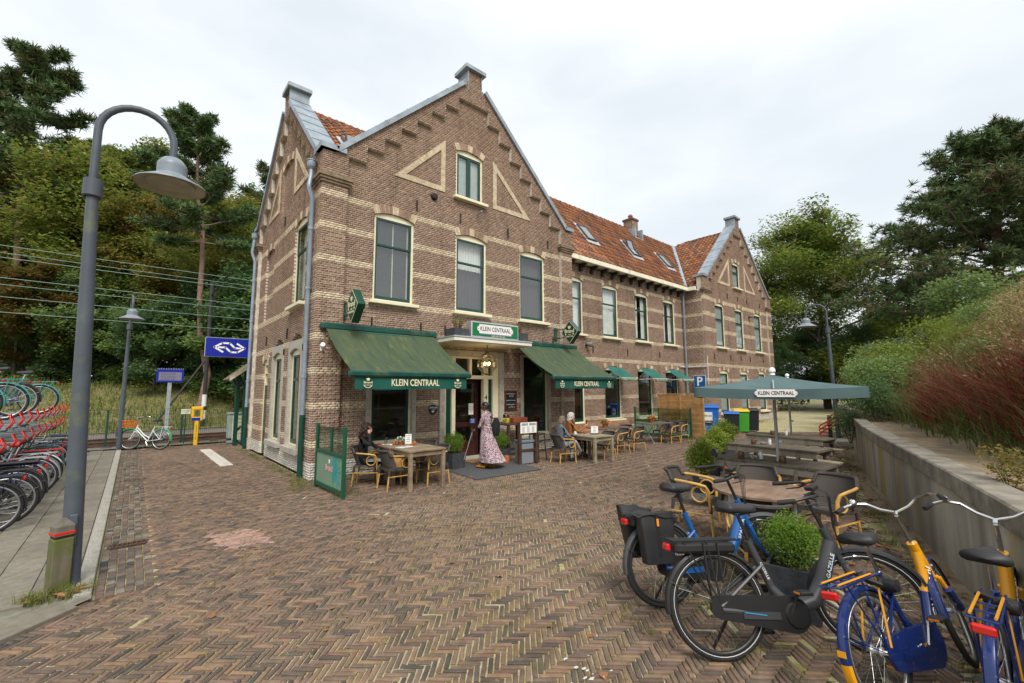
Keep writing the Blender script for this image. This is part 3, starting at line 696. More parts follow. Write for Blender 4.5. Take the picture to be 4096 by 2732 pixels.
def far_keep(c):
    f = (c.z-7.05)/(FZR-7.05)
    yv = .86+(RY-.86)*min(1, (c.z-7.0)/(ZR-7.0))
    return c.y > .62 and c.y < yv+.25 and c.z < FZR-.04
roof('far', (FX0-.15, 4.5, 7.02), (0, -1, 0), Vf, 19, int(Vf.length/.30)+1, far_keep)
Vl = Vector((0, RY-.3, ZL-7.36))
roof('near', (.48, .3, 7.36), (1, 0, 0), Vl, 18, int(Vl.length/.30)+1, lambda c: c.z < ZL-.04 and c.x < .9+(c.z-7.36)*1.15)
tiles.sort(key=lambda t: t[0] if t[1] != 'near' else t[0]+4)
roofp = MB().box((5, RY-.05, ZR-.3), (FRX, RY+.05, ZR-.08)).build('roof', UNDER, BLD)
V = []; F = []; rn = []; n = 0
for i, (d, nm, p, U, Vv, N) in enumerate(tiles):
    if i < 300:
        o = link('tile', TME, roofp); mm = Matrix((U, Vv, N)).transposed().to_4x4(); mm.translation = p+N*rng.uniform(0, .008); o.matrix_world = mm
    else:
        Mx = np.array([U, Vv, N]); V.append(TVn @ Mx+np.array(p)+np.array(N)*rng.uniform(0, .008)); F.append(TFn+n); n += len(TVn); rn += [rng.random()]*len(TFn)
stuff(np_mesh('roof_tiles', np.concatenate(V), np.concatenate(F), TILE, rnd=rn, parent=BLD))
# ridge tiles
def ridge(a, b, step=.34):
    a, b = Vector(a), Vector(b); L = (b-a).length; k = int(L/step); t = (b-a).normalized(); s = Vector((0, 0, 1)).cross(t)
    m = MB(); vs = []; q = 7
    for (u, r) in ((0, .115), (.05, .115), (.05, .10), (step+.02, .095)):
        for i in range(q): an = PI*i/(q-1); vs.append(t*u+s*(r*math.cos(an))+Vector((0, 0, r*.85*math.sin(an))))
    m.add(vs, [(j*q+i, j*q+i+1, (j+1)*q+i+1, (j+1)*q+i) for j in range(3) for i in range(q-1)])
    me = m.mesh('ridge_tile', TILE, smooth=True)
    for i in range(k): link('ridge_tile', me, roofp, loc=a+t*step*i+Vector((0, 0, rng.uniform(-.008, .008))))
ridge((4.6, RY, ZR-.03), (22.3, RY, ZR-.03)); ridge((FRX, .66, FZR-.03), (FRX, 3.6, FZR-.03)); ridge((.5, RY, ZL-.03), (4.2, RY, ZL-.03))
# valley sheet where the far gable roof meets the middle roof
m = MB(); a, b = Vector((18.12, .84, 7.10)), Vector((22.0, RY-.1, ZR+.02)); t = (b-a).normalized(); s = t.cross(Vector((-.5, -.5, .8))).normalized()
m.add([a-s*.13, a+s*.13, b+s*.11, b-s*.11, a-s*.01-Vector((0, 0, -.03)), b-s*.01-Vector((0, 0, -.03))], [(0, 4, 5, 3), (4, 1, 2, 5)]); m.build('valley_sheet', ZINC, BLD)
# chimney on the ridge
m = MB(); m.box((17.2, 3.2, 10.2), (17.75, 3.75, 11.15)).bbox((17.15, 3.15, 11.15), (17.8, 3.8, 11.27), .01)
chm = m.build('chimney', M('chimney_brick', (.11, .07, .05), .9, .35, 12, bmp=.6, dirt=.4), BLD)
m = MB(); rn = []
for k in range(15):
    z = 10.25+k*.0605
    for s_ in range(4):
        for i in range(3):
            u = -.275+(i-.5*(k % 2))*.2; l, r_ = max(u, -.275)+.004, min(u+.2, .275)-.004
            if r_-l < .03: continue
            rot = Matrix.Translation((17.475, 3.475, 0)) @ Matrix.Rotation(s_*PI/2, 4, 'Z'); m.box((l, -.283, z), (r_, -.27, z+.052), 0, rot); rn += [rng.random()]*6
stuff(link('chimney_brick', m.mesh('chimney_brick', BRICK, rnd=rn), chm))
m = MB(); m.lathe([(.11, 0), (.10, .16), (.13, .17), (.14, .22), (.08, .30), (.0, .31)], 12, (17.475, 3.475, 11.27)); m.build('chimney_pot', M('chimney_pot_clay', (.3, .13, .08), .7), chm, smooth=True)
m = MB(); m.box((17.1, 2.98, 10.05), (17.85, 3.2, 10.1)).box((17.1, 2.95, 9.99), (17.2, 3.5, 10.62)).box((17.75, 2.95, 9.99), (17.85, 3.5, 10.62)); m.build('flashing', ZINC, chm)
# skylights in the roof slopes
SKYF = M('skylight_frame', (.06, .045, .04), .5); SKYL = M('skylight_flashing', (.5, .54, .58), .4, .1, metal=.4)
def skylight(O, U, Vv, w, h, open_=0):
    U, Vv = Vector(U).normalized(), Vector(Vv).normalized(); N = U.cross(Vv); mm = Matrix((U, Vv, N)).transposed().to_4x4(); mm.translation = Vector(O)
    fl = MB().box((-.10, -.22, .05), (w+.10, h+.12, .085), 0, mm).build('skylight', SKYL, BLD)
    f = MB(); f.box((0, 0, .06), (.07, h, .15), 0, mm).box((w-.07, 0, .06), (w, h, .15), 0, mm).box((.07, 0, .06), (w-.07, .07, .15), 0, mm).box((.07, h-.07, .06), (w-.07, h, .15), 0, mm); f.build('skylight_frame', SKYF, fl)
    g = MB(); hm = mm @ Matrix.Translation((0, h*.6, .15)) @ Matrix.Rotation(open_, 4, 'X') @ Matrix.Translation((0, -h*.6, -.15))
    g.add([hm @ Vector(q) for q in ((.07, .07, .135), (w-.07, .07, .135), (w-.07, h-.07, .135), (.07, h-.07, .135))], [(0, 1, 2, 3)]); g.build('pane', MG('skylight_glass', (.25, .3, .34), 2.6), fl)
    if open_:
        s_ = MB(); s_.box((.05, .05, .12), (.10, h-.05, .16), 0, hm).box((w-.10, .05, .12), (w-.05, h-.05, .16), 0, hm).box((.05, .05, .12), (w-.05, .10, .16), 0, hm); s_.build('sash', SKYF, fl)
vm = slope_mid.normalized()
def on_mid(x, y): return (x, y, 7.06+(y-.86)*(ZR-7.06)/(RY-.86))
for x, op in ((11.45, 0), (14.9, .35), (18.0, 0)): skylight(on_mid(x, 1.75), (1, 0, 0), vm, .66, 1.05, op)
skylight((.95, 1.25, 7.36+(1.25-.3)*(ZL-7.36)/(RY-.3)), (1, 0, 0), Vl, .62, .75, .55)
# gutter with brackets along the middle wing
GB = M('gutter_board', (.76, .72, .56), .5, .08, 3, dirt=.2, dcol=(.4, .36, .25))
m = MB(); m.bbox((8.5, .78, 6.88), (18.35, .90, 7.07), .012).box((8.5, .90, 6.90), (18.35, 1.20, 6.93)).bbox((18.35, .42, 6.88), (18.47, .90, 7.07), .012).box((18.47, .42, 6.90), (18.66, .90, 6.93)); m.build('gutter', GB, BLD)
bk = MB().box((-.05, -.36, -.16), (.05, 0, -.02)).box((-.06, -.12, -.30), (.06, 0, -.16)).mesh('bracket', M('dark_bracket', (.03, .025, .02), .7))
for i in range(14): link('bracket', bk, BLD, loc=(8.95+i*.70, MY+.01, 6.90))
# downpipes
def downpipe(pts, hopper=None, r=.05, green=None):
    m = MB(); m.tube(pts, r, 10); p = m.build('downpipe', PIPE, BLD, smooth=True)
    if hopper: MB().lathe([(.05, 0), (.085, .05), (.1, .07), (.1, .2), (.115, .205), (.115, .225)], 12, hopper).build('rainwater_hopper', PIPE, p, smooth=True)
    if green: MB().tube(green, r+.008, 10).build('pipe_guard', GREEN, p, smooth=True)
    c = MB(); zz = sorted(q[2] for q in pts)
    for z in (2.2, 4.2, 5.6):
        q = [a for a in pts if True]; x, y = pts[-1][:2]; c.lathe([(r+.012, -.03), (r+.012, .03)], 10, (x, y, z))
    c.build('pipe_clip', PIPE, p)
downpipe([(-.12, .42, 7.05), (-.12, .42, 6.86), (-.17, .34, 6.60), (-.17, .34, 6.52), (-.07, .42, 6.30), (-.07, .42, 0)], (-.12, .42, 7.0), green=[(-.07, .42, 1.36), (-.07, .42, .02)])
downpipe([(-.12, 6.72, 7.05), (-.17, 6.72, 6.55), (-.07, 6.72, 6.25), (-.07, 6.72, 0)], (-.12, 6.72, 7.0), green=[(-.07, 6.72, 1.36), (-.07, 6.72, .02)])
downpipe([(18.42, .98, 6.9), (18.42, 1.1, 6.7), (18.42, 1.1, 0)], green=[(18.42, 1.1, 1.65), (18.42, 1.1, .02)])
# white conduits near the inner corner
m = MB(); m.tube([(17.9, 1.17, 2.98), (18.6, 1.17, 2.98)], .03, 6).tube([(18.64, 1.2, 2.98), (18.64, .18, 2.98)], .03, 6).tube([(18.72, .16, 3.5), (18.72, .16, 2.1)], .035, 8); m.build('conduit', M('grey_conduit', (.55, .55, .55), .5), BLD)
# iron wall anchors
am = MB(); am.bbox((-.018, -.035, -.14), (.018, -.005, .14), .006); am.lathe([(.02, -.05), (.02, .0)], 8, (0, 0, 0), mat=Matrix.Rotation(PI/2, 4, 'X')); ame = am.mesh('wall_anchor', IRON)
for x in (2.44, 3.82, 5.60, 7.36): link('wall_anchor', ame, BLD, loc=(x, .1, 6.75))
for x in (1.30, 2.62, 3.35, 7.55): link('wall_anchor', ame, BLD, loc=(x, .1, 3.48))
for x in (11.05, 13.45, 16.1): link('wall_anchor', ame, BLD, loc=(x, MY, 3.50))
for u in (.95, 2.75, 4.0, 5.2, 7.0): link('wall_anchor', ame, BLD, loc=(FX0+u*SF, FY, 3.55)); link('wall_anchor', ame, BLD, loc=(FX0+u*SF, FY, 6.98))
for y, z in ((2.70, 3.40), (5.1, 3.40), (3.55, 6.75)): link('wall_anchor', ame, BLD, loc=(.1, y, z), rot=(0, 0, -PI/2))
# vent, cctv camera, floodlights, cable boxes on the walls
m = MB(); m.lathe([(.1, 0), (.1, .05), (.07, .08), (0, .085)], 14, mat=Matrix.Translation((2.95, .1, 7.14)) @ Matrix.Rotation(PI/2, 4, 'X')); m.build('wall_vent', IRON, BLD, smooth=True)
m = MB(); m.tube([(4.42, .1, 7.0), (4.42, -.12, 7.06)], .025, 8); m.build('flag_holder', PIPE, BLD)
WHITEP = M('white_plastic', (.72, .72, .7), .35, .05)
cc = thing('security_camera', 'white bullet security camera on the corner pilaster under the left awning', 'camera', (.16, 0, 2.8))
m = MB(); m.lathe([(.0, 0), (.05, .0), (.055, .02), (.055, .16), (.045, .18), (0, .18)], 12, mat=Matrix.Translation((-.05, -.24, 0)) @ Matrix.Rotation(R(70), 4, 'X') @ Matrix.Rotation(R(-20), 4, 'Y') ); m.build('camera_body', WHITEP, cc, smooth=True)
m = MB(); m.tube([(0, 0, 0), (0, -.1, 0)], .025, 8).cbox((0, -.005, 0), (.09, .012, .09)); m.tube([(.04, -.012, .02), (.44, .06, .02)], .012, 6); m.build('bracket', WHITEP, cc)
def flood(loc, label, rz=0):
    t = thing('wall_floodlight', label, 'light', loc, rz)
    MB().lathe([(.0, 0), (.08, 0), (.085, .03), (.075, .2), (.03, .22)], 12, mat=Matrix.Translation((-.02, -.28, 0)) @ Matrix.Rotation(R(-75), 4, 'X')).build('lamp_body', M('grey_lamp_metal', (.2, .2, .2), .5), t, smooth=True)
    MB().cbox((0, -.03, 0), (.1, .06, .08)).build('bracket', IRON, t)
flood((10.62, MY, 3.62), 'grey cylindrical floodlight on the wall above the right green awning', .3)
flood((FX0+5.35*SF, FY, 6.08), 'dark floodlight high on the far gable beside its upper windows')
# ================================================================== GROUND
def Pj(p):
    d = Vector(p)-CAM; w = d.dot(FWD)
    return (2048+1740.4*d.dot(RGT)/w, 1366-1740.4*d.dot(UPV)/w, w)
def sheet_obj(name, pts, mat, z=None):
    m = MB(); m.add([(p[0], p[1], p[2] if len(p) > 2 else z) for p in pts], [tuple(range(len(pts)))]); return struct(m.build(name, mat))
SOIL = M('sandy_soil', (.25, .19, .12), .95, .3, 5, bmp=.5, dirt=.5, dcol=(.11, .09, .05), dscale=1.5)
GRASSG = M('rough_grass_ground', (.16, .15, .055), .95, .4, 2.5, bmp=.6, dirt=.5, dcol=(.20, .15, .07), dscale=.8)
m, t, b = newmat('sand_joint'); v = ramp(t, noise(t, .9, 6, .6), .36, .54); v2 = ramp(t, noise(t, 26, 5, .7), .35, .65)
c = mixc(t, v2, (.32, .275, .19), (.48, .42, .30)); mo = mixc(t, v2, (.19, .18, .045), (.36, .33, .09)); ff_ = nd(t, 'ShaderNodeMath', operation='MULTIPLY'); lk(t, v, ff_.inputs[0]); lk(t, ramp(t, noise(t, 5, 6, .7), .35, .6), ff_.inputs[1])
c = mixc(t, ff_.outputs[0], c, mo); lk(t, c, b.inputs['Base Color']); b.inputs['Roughness'].default_value = .95; bump(t, b, noise(t, 90, 4), .6, .006); JOINT = m
gm = MB(); gm.add([(-260, -260, -.08), (320, -260, -.08), (320, 320, -.08), (-260, 320, -.08)], [(0, 1, 2, 3)]); struct(gm.build('ground', GRASSG))
WALLP = [(-3, -11.2), (0, -10.36), (3.36, -9.40), (6.2, -8.52), (8.2, -7.88), (12, -6.92), (15.9, -6.0), (22, -4.7), (32, -3.0), (48, -1.5)]
def yw(x):
    for (a, b), (c, d) in zip(WALLP, WALLP[1:]):
        if a <= x <= c: return b+(d-b)*(x-a)/(c-a)
    return WALLP[0][1] if x < -3 else WALLP[-1][1]
def lx(y): return -2.62 if y > -4.15 else -3.05+1.14*(y+4.15)
def top_y(x): return 9.25 if x < 0 else (.02 if x < 8.48 else (1.2 if x < 18.66 else (.15 if x < 28 else 3.0)))
def in_plaza(x, y): return x > lx(y) and y > yw(x)+.42+.22*math.sin(x*2.3)*math.sin(x*.7+1)+.12*math.sin(x*41+y*33) and y < top_y(x) and x < 46
bpts = [(-3.05+1.14*(-11.6+4.15), -11.6), (0, -11.2)]+[(x, yw(x)+.3) for x in (1, 2, 3.36, 5, 6.2, 8.2, 12, 15.9, 22, 32, 46)]+[(46, 3), (28.2, 3), (28.2, .3), (18.7, .3), (18.7, 1.25), (8.45, 1.25), (8.45, .12), (.05, .12), (.05, 9.3), (-2.62, 9.3), (-2.62, -4.15)]
PLZ = sheet_obj('pavement', bpts, JOINT, -.015)
# sand strip at the foot of the wall
sheet_obj('sand_strip', [(-2, -11.4), (3.36, -9.5), (8.2, -7.95), (15.9, -6.05), (32, -3.1), (32, -2.2), (15.9, -5.0), (8.2, -6.9), (3.36, -8.45), (-2, -9.9)], SOIL, -.022)
PAVE = MR('clinker_brick', [(0.181, 0.123, 0.092), (0.245, 0.166, 0.120), (0.215, 0.148, 0.108), (0.086, 0.079, 0.069), (0.275, 0.189, 0.130), (0.196, 0.125, 0.096), (0.128, 0.108, 0.089), (0.307, 0.202, 0.119), (0.232, 0.149, 0.106), (0.097, 0.084, 0.074), (0.256, 0.172, 0.115)], rough=.8, bmp=.55, bscale=70, wear=.3, moss=(9, .60, (.26, .23, .09)), spec=.3, stain=(.8, .5, (.72, .68, .62)))
PINK = MR('pink_brick', [(0.378, 0.209, 0.166), (0.432, 0.285, 0.239), (0.342, 0.228, 0.184), (0.468, 0.314, 0.230)], rough=.8, bmp=.4)
PAVEW = M('white_road_paint', (.5, .49, .46), .7, .08)
A0 = R(-42); hx, hy = Vector((math.cos(A0), math.sin(A0), 0)), Vector((-math.sin(A0), math.cos(A0), 0)); BW = .0435; NB = 4
pink_poly = [(-2.06, -2.70), (-1.49, -2.84), (-1.44, -3.57), (-1.98, -3.45)]
def inpoly(x, y, P):
    r = False; j = len(P)-1
    for i in range(len(P)):
        if (P[i][1] > y) != (P[j][1] > y) and x < (P[j][0]-P[i][0])*(y-P[i][1])/(P[j][1]-P[i][1])+P[i][0]: r = not r
        j = i
    return r
bricks = []
S = 510
o0 = Vector((3, -5, 0))
for s in range(-S, S):
    for tt in range(-136, 136):
        for kind in (0, 1):
            if kind == 0: cx_, cy_ = s+2*NB*tt+NB/2, s+.5
            else: cx_, cy_ = s+NB+2*NB*tt+.5, s-(NB-1)+NB/2
            px = o0.x+(hx.x*cx_+hy.x*cy_)*BW; py = o0.y+(hx.y*cx_+hy.y*cy_)*BW
            if not (-8 < px < 22 and -11.5 < py < 9.3): continue
            dx, dy = px-CAM.x, py-CAM.y; dep = dx*FWD.x+dy*FWD.y
            if dep < 1.6 or dep > 19: continue
            if abs(dx*RGT.x+dy*RGT.y) > dep*1.25+.5: continue
            if not in_plaza(px, py): continue
            bricks.append((dep, px, py, A0+(PI/2 if kind else 0)+rng.gauss(0, .03), inpoly(px, py, pink_poly)))
# worn wheel tracks and settling: gentle waves of the surface
def gz(x, y): return .002*math.sin(x*1.7+y*.6)+.002*math.sin(y*2.1-x*.8)
bricks.sort()
inview = []
for b_ in bricks:
    u, v, w = Pj((b_[1], b_[2], 0))
    if 60 < u < 4036 and 1700 < v < 2700 and not b_[4] and not (u > 2500 and v > 1900): inview.append(b_)
    if len(inview) >= 300: break
ids = {id(b_) for b_ in inview}
def brick_top(L, Wd, b, h=.035):
    l, w = L/2, Wd/2
    vs = [(-l, -w, -h), (l, -w, -h), (l, w, -h), (-l, w, -h), (-l, -w, -b), (l, -w, -b), (l, w, -b), (-l, w, -b), (-l+b, -w+b, 0), (l-b, -w+b, 0), (l-b, w-b, 0), (-l+b, w-b, 0)]
    return vs, [(0, 1, 5, 4), (1, 2, 6, 5), (2, 3, 7, 6), (3, 0, 4, 7), (4, 5, 9, 8), (5, 6, 10, 9), (6, 7, 11, 10), (7, 4, 8, 11), (8, 9, 10, 11)]
bl, bw_ = NB*BW-.011, BW-.0105
bmes = []
for k in range(6):     # a handful of worn shapes, shared
    vs, fs = brick_top(bl-rng.uniform(0, .008), bw_-rng.uniform(0, .003), .005); q = MB()
    vs = [(x+rng.uniform(-.002, .002), y+rng.uniform(-.0015, .0015), z) for x, y, z in vs]; q.add(vs, fs); bmes.append(q.mesh('brick', PAVE))
for i, b_ in enumerate(inview):
    link('brick', bmes[i % 6], PLZ, loc=(b_[1], b_[2], gz(b_[1], b_[2])+rng.uniform(-.004, .003)), rot=(rng.gauss(0, .012), rng.gauss(0, .012), b_[3]))
rest = []
for b_ in bricks:      # some bricks are broken in two, a few are lost under sand
    if id(b_) in ids: continue
    q = rng.random(); w = math.sin(b_[1]*1.3+2)*math.sin(b_[2]*1.7)+.6*math.sin(b_[1]*.6-b_[2]*.9)
    if q < .004+(.10 if (b_[1] > .6 and b_[2] < -7.4 and w > .2) else 0): continue
    if q < .07:
        f = rng.uniform(.35, .65); ca, sa = math.cos(b_[3]), math.sin(b_[3]); L = NB*BW
        for c_, k in (((f-1)/2, f), (f/2, 1-f)): rest.append((b_[0], b_[1]+ca*c_*L, b_[2]+sa*c_*L, b_[3]+rng.gauss(0, .05), b_[4], k*.94))
    else: rest.append(b_)
def brick_field(name, rows, L, Wd, mats, parent):
    near = np.array([(r[1], r[2], r[3], r[4], r[5] if len(r) > 5 else 1) for r in rows], dtype=np.float64); n = len(near)
    vs, fs = brick_top(L, Wd, .005, .03); vs = np.array(vs); fs = np.array(fs)
    sc = near[:, 4:5]*(1-nr.uniform(0, .045, (n, 1))); X = vs[None, :, 0]*sc+nr.uniform(-.002, .002, (n, 12)); Y = vs[None, :, 1]*(1-nr.uniform(0, .06, (n, 1)))+nr.uniform(-.0015, .0015, (n, 12))
    ca, sa = np.cos(near[:, 2:3]), np.sin(near[:, 2:3]); px, py = near[:, 0:1], near[:, 1:2]
    Zb = .002*np.sin(px*1.7+py*.6)+.002*np.sin(py*2.1-px*.8)+nr.uniform(-.004, .003, (n, 1))
    tx, ty = nr.normal(0, .012, (n, 1)), nr.normal(0, .03, (n, 1))
    Vv = np.stack([px+X*ca-Y*sa, py+X*sa+Y*ca, Zb+vs[None, :, 2]+X*tx+Y*ty], -1).reshape(-1, 3)
    Ff = (fs[None]+(np.arange(n)*12)[:, None, None]).reshape(-1, 4); rv = np.repeat(nr.random(n), 9); mi = np.repeat(near[:, 3].astype(int), 9)
    return stuff(np_mesh(name, Vv, Ff, mats, mi, rv, parent=parent))
brick_field('brick_paving', rest, bl, bw_, [PAVE, PINK], PLZ)
# far part of the pavement, too far to tell the bricks apart
m, t, b = newmat('distant_clinker_paving'); bt = nd(t, 'ShaderNodeTexBrick', Scale=1.0); tcn = t.nodes.new('ShaderNodeTexCoord'); mpn = t.nodes.new('ShaderNodeMapping'); mpn.inputs['Rotation'].default_value = (0, 0, R(42)); mpn.inputs['Scale'].default_value = (5, 5, 5); lk(t, tcn.outputs['Object'], mpn.inputs[0]); lk(t, mpn.outputs[0], bt.inputs['Vector'])
bt.inputs['Color1'].default_value = (.16, .12, .095, 1); bt.inputs['Color2'].default_value = (.11, .08, .07, 1); bt.inputs['Mortar'].default_value = (.20, .17, .11, 1); bt.inputs['Mortar Size'].default_value = .03
lk(t, mixc(t, ramp(t, noise(t, .7, 5), .4, .65), bt.outputs[0], (.165, .14, .085)), b.inputs['Base Color']); b.inputs['Roughness'].default_value = .85; FARP = m
sheet_obj('far_pavement', [(13.5, -5.3), (22, -3.9), (46, -1), (46, 3), (28.2, 3), (28.2, .12), (18.7, .12), (18.7, 1.2), (12.6, 1.2), (9, .9), (11.5, -1.5)], FARP, -.02)
# gutter of square setts, kerb, footway of concrete tiles
CONC = MR('concrete_tile', [(0.224, 0.205, 0.163), (0.258, 0.238, 0.192), (0.198, 0.180, 0.144), (0.241, 0.217, 0.170)], rough=.9, bmp=.35, bscale=120, moss=(3.2, .58, (.17, .17, .09)))
gut = sheet_obj('gutter_bed', [(-3.07, -4.15), (-2.62, -4.15), (-2.62, 9.25), (-3.07, 9.25)], JOINT, -.022)
SETT = MR('clinker_sett', [(0.142, 0.097, 0.081), (0.186, 0.134, 0.097), (0.048, 0.056, 0.065), (0.212, 0.154, 0.108), (0.124, 0.087, 0.076), (0.266, 0.246, 0.194)], rough=.8, bmp=.5, wear=.2, moss=(3, .6, (.18, .16, .06)))
rows = []
for j in range(128):
    for i in range(6):
        y = -4.1+j*.104; x = -3.02+i*.0735+rng.uniform(-.003, .003)
        if -2.56 < y < -2.38 and i > 0: continue
        rows.append((0, x, y, PI/2+rng.gauss(0, .03), 0))
nearset = sorted(rows, key=lambda r: r[2])[:290]; idn = {id(r) for r in nearset}
vs, fs = brick_top(.094, .065, .006); q = MB(); q.add(vs, fs); sme = q.mesh('sett', SETT)
for r_ in nearset: link('sett', sme, gut, loc=(r_[1], r_[2], -.006+rng.uniform(-.003, .003)), rot=(0, rng.gauss(0, .02), r_[3]))
sb = brick_field('setts', [r_ for r_ in rows if id(r_) not in idn], .094, .065, [SETT], gut)
foot = sheet_obj('footway', [(-9.5, -5.9), (-3.55, -4.62), (-3.07, -4.2), (-3.07, 9.0), (-9.5, 9.0)], M('footway_bed', (.17, .16, .12), .95, .3, 12), .018)
KERB = M('kerb_concrete', (.33, .31, .265), .9, .3, 60, bmp=.5, dirt=.25, dcol=(.17, .16, .11), dscale=5)
q = MB(); q.bbox((-.062, -.497, -.1), (.062, .497, .045), .008); kme = q.mesh('kerb_stone', KERB)
for j in range(13): link('kerb_stone', kme, foot, loc=(-3.136, -3.62+j*1.0, 0))
q = MB(); q.bbox((-.147, -.147, -.03), (.147, .147, 0), .004); tme = q.mesh('paving_tile', CONC)
tl = []
for j in range(44):
    for i in range(20):
        x, y = -3.355-i*.3, -4.05+j*.3+(.15 if i % 2 else 0)
        u, v, w = Pj((x, y, .03))
        if w < 1 or u < -250 or (y < -4.0 and x > -3.5): continue
        tl.append((w, x, y))
tl.sort()
for k, (w, x, y) in enumerate(tl[:300]): link('paving_tile', tme, foot, loc=(x, y, .04+rng.uniform(-.002, .002)), rot=(rng.gauss(0, .004), rng.gauss(0, .004), rng.gauss(0, .006)))
q = MB()
for w, x, y in tl[300:]: q.bbox((x-.147, y-.147, .01), (x+.147, y+.147, .04), .004)
if q.v: stuff(q.build('paving_tiles', CONC, foot, rnd=None))
dv = Vector((-.75, -.66, 0)).normalized()
for k in range(6):
    c_ = Vector((-3.22, -4.24, 0))+dv*(.33+k*.62); q = MB(); q.bbox((-.305, -.14, -.08), (.305, .14, .035), .008); q.build('kerb_slab', CONC, foot, loc=c_, rot=(0, 0, math.atan2(dv.y, dv.x)))
# tactile paving strip
tac = sheet_obj('tactile_paving', [(-1.13, 3.35), (-.80, 3.45), (-.80, 7.5), (-1.23, 7.5)], JOINT, -.004)
q = MB(); q.bbox((-.145, -.145, -.03), (.145, .145, .004), .003)
for i in range(6): q.bbox((-.12+i*.048-.014, -.135, .003), (-.12+i*.048+.014, .135, .010), .003)
tcm = q.mesh('ribbed_tile', M('white_ribbed_tile', (.55, .53, .46), .85, .15, 10, dirt=.2))
for j in range(14): link('ribbed_tile', tcm, tac, loc=(-.98-j*.003, 3.55+j*.295, 0)); 
for j in range(14): link('ribbed_tile', tcm, tac, loc=(-1.27-j*.003+.09, 3.55+j*.295, -.001), rot=(0, 0, 0)) if False else None
# iron drain grates in the gutter
RUST = M('rusty_iron', (.07, .035, .022), .85, .4, 20, bmp=.4)
def drain(x, y, label):
    t = thing('drain_grate', label, 'drain', (x, y, 0)); q = MB()
    q.bbox((-.19, -.075, -.03), (.19, -.055, .004), .003).bbox((-.19, .055, -.03), (.19, .075, .004), .003).bbox((-.19, -.055, -.03), (-.172, .055, .004), .003).bbox((.172, -.055, -.03), (.19, .055, .004), .003)
    q.build('grate_frame', RUST, t)
    for i in range(7):
        q = MB(); q.bbox((-.15+i*.045, -.055, -.02), (-.13+i*.045, .055, .002), .003); q.build('bar', RUST, t)
    MB().box((-.17, -.055, -.05), (.17, .055, -.045)).build('pit', M('drain_dark', (.005, .005, .005), 1, 0), t)
drain(-2.83, -2.47, 'rusty iron drain grate in the sett gutter near the wooden bollard'); drain(-2.75, 2.74, 'small iron drain grate in the gutter halfway to the railway')
# mats before the entrance
q = MB(); q.prism([(2.80, -.98), (2.68, -2.27), (4.55, -2.33), (4.85, -.36), (3.35, -.36)], (0, 0, 0), (1, 0, 0), (0, 1, 0), (0, 0, 1), .002, .014)
tag(q.build('entrance_mat', M('grey_rubber_mat', (.075, .078, .082), .9, .2, 30, bmp=.3)), 'dark grey rubber mat spread out before the cafe door', 'mat')
q = MB(); q.bbox((3.75, -.62, .015), (4.75, -.20, .045), .006); tag(q.build('coir_mat', M('coir_fibre', (.32, .17, .07), .95, .25, 40, bmp=.6)), 'brown coir doormat lying right at the cafe doorway', 'mat')
# ---- railway and embankment behind
BALL = M('ballast', (.16, .14, .12), .95, .4, 14, bmp=.8)
sheet_obj('ballast_bed', [(-60, 9.6, .02), (60, 9.6, .02), (60, 16.8, .02), (-60, 16.8, .02)], BALL)
RAILM = M('rusty_rail', (.11, .055, .035), .6, .3)
tr_ = thing('railway_track', 'rusty railway track running behind the wire fence', 'track', (0, 10.5, 0))
for y in (0, 1.435):
    q = MB(); q.box((-60, y-.06, .04), (60, y+.06, .07)).box((-60, y-.012, .07), (60, y+.012, .15)).bbox((-60, y-.036, .15), (60, y+.036, .19), .008); q.build('rail', RAILM, tr_)
q = MB()
for i in range(60): q.bbox((-18+i*.6, -.5, .0), (-17.76+i*.6, 1.95, .05), .01)
stuff(q.build('sleepers', M('sleeper_wood', (.08, .06, .05), .9), tr_))
def emb_z(x, y):
    f = max(0, min(1, (y-17.2)/11)); f = f*f*(3-2*f); g = max(0, min(1, (y-30)/20))
    return .05+2.35*f+1.0*g+.18*math.sin(x*.7+y*.3)*f+.12*math.sin(x*1.9-y*.8)*f
q = MB(); q.grid(lambda a, b: (-45+a*115, 16.8+b*75, emb_z(-45+a*115, 16.8+b*75)), 90, 60); struct(q.build('embankment', GRASSG, smooth='all'))
# ---- right bank behind the concrete wall
def bank_s(x, y):   # distance behind the face of the wall
    return (yw(x)-y)*.955
def bank_z(x, y):
    s = bank_s(x, y); f = max(0, s-.95)
    z = 1.0+.98*f if f < 2.7 else 1.0+.98*2.7+.22*(f-2.7)
    z = min(z, 4.8); k = max(0, min(1, (34-x)/15)); z = 1.0*max(0, min(1, (34-x)/6))+(z-1)*(.25+.75*k)
    return z+.06*math.sin(x*2.1)*min(1, f)+.05*math.sin(y*3+x)*min(1, f)
def bank_pt(a, b):
    x = -4+a*52; s = .20+b*b*45; y = yw(x)-s/.955; return (x, y, bank_z(x, y))
q = MB(); q.grid(bank_pt, 130, 60); struct(q.build('planted_bank', M('bank_soil', (.22, .165, .105), .95, .35, 4, bmp=.6, dirt=.4, dcol=(.12, .10, .05), dscale=1.6), smooth='all'))
m, t, b = newmat('weathered_concrete'); v = ramp(t, noise(t, 1.2, 7, .6), .3, .7); c = mixc(t, v, (.30, .275, .23), (.44, .41, .35))
st_ = ramp(t, noise(t, 1, 6, .6, mapping=(1.7, 1.7, .22)), .44, .66); c = mixc(t, st_, c, (.17, .155, .12))
yl = ramp(t, noise(t, 1, 5, .6, mapping=(1.3, 1.3, .16)), .55, .66); c = mixc(t, yl, c, (.34, .25, .05))
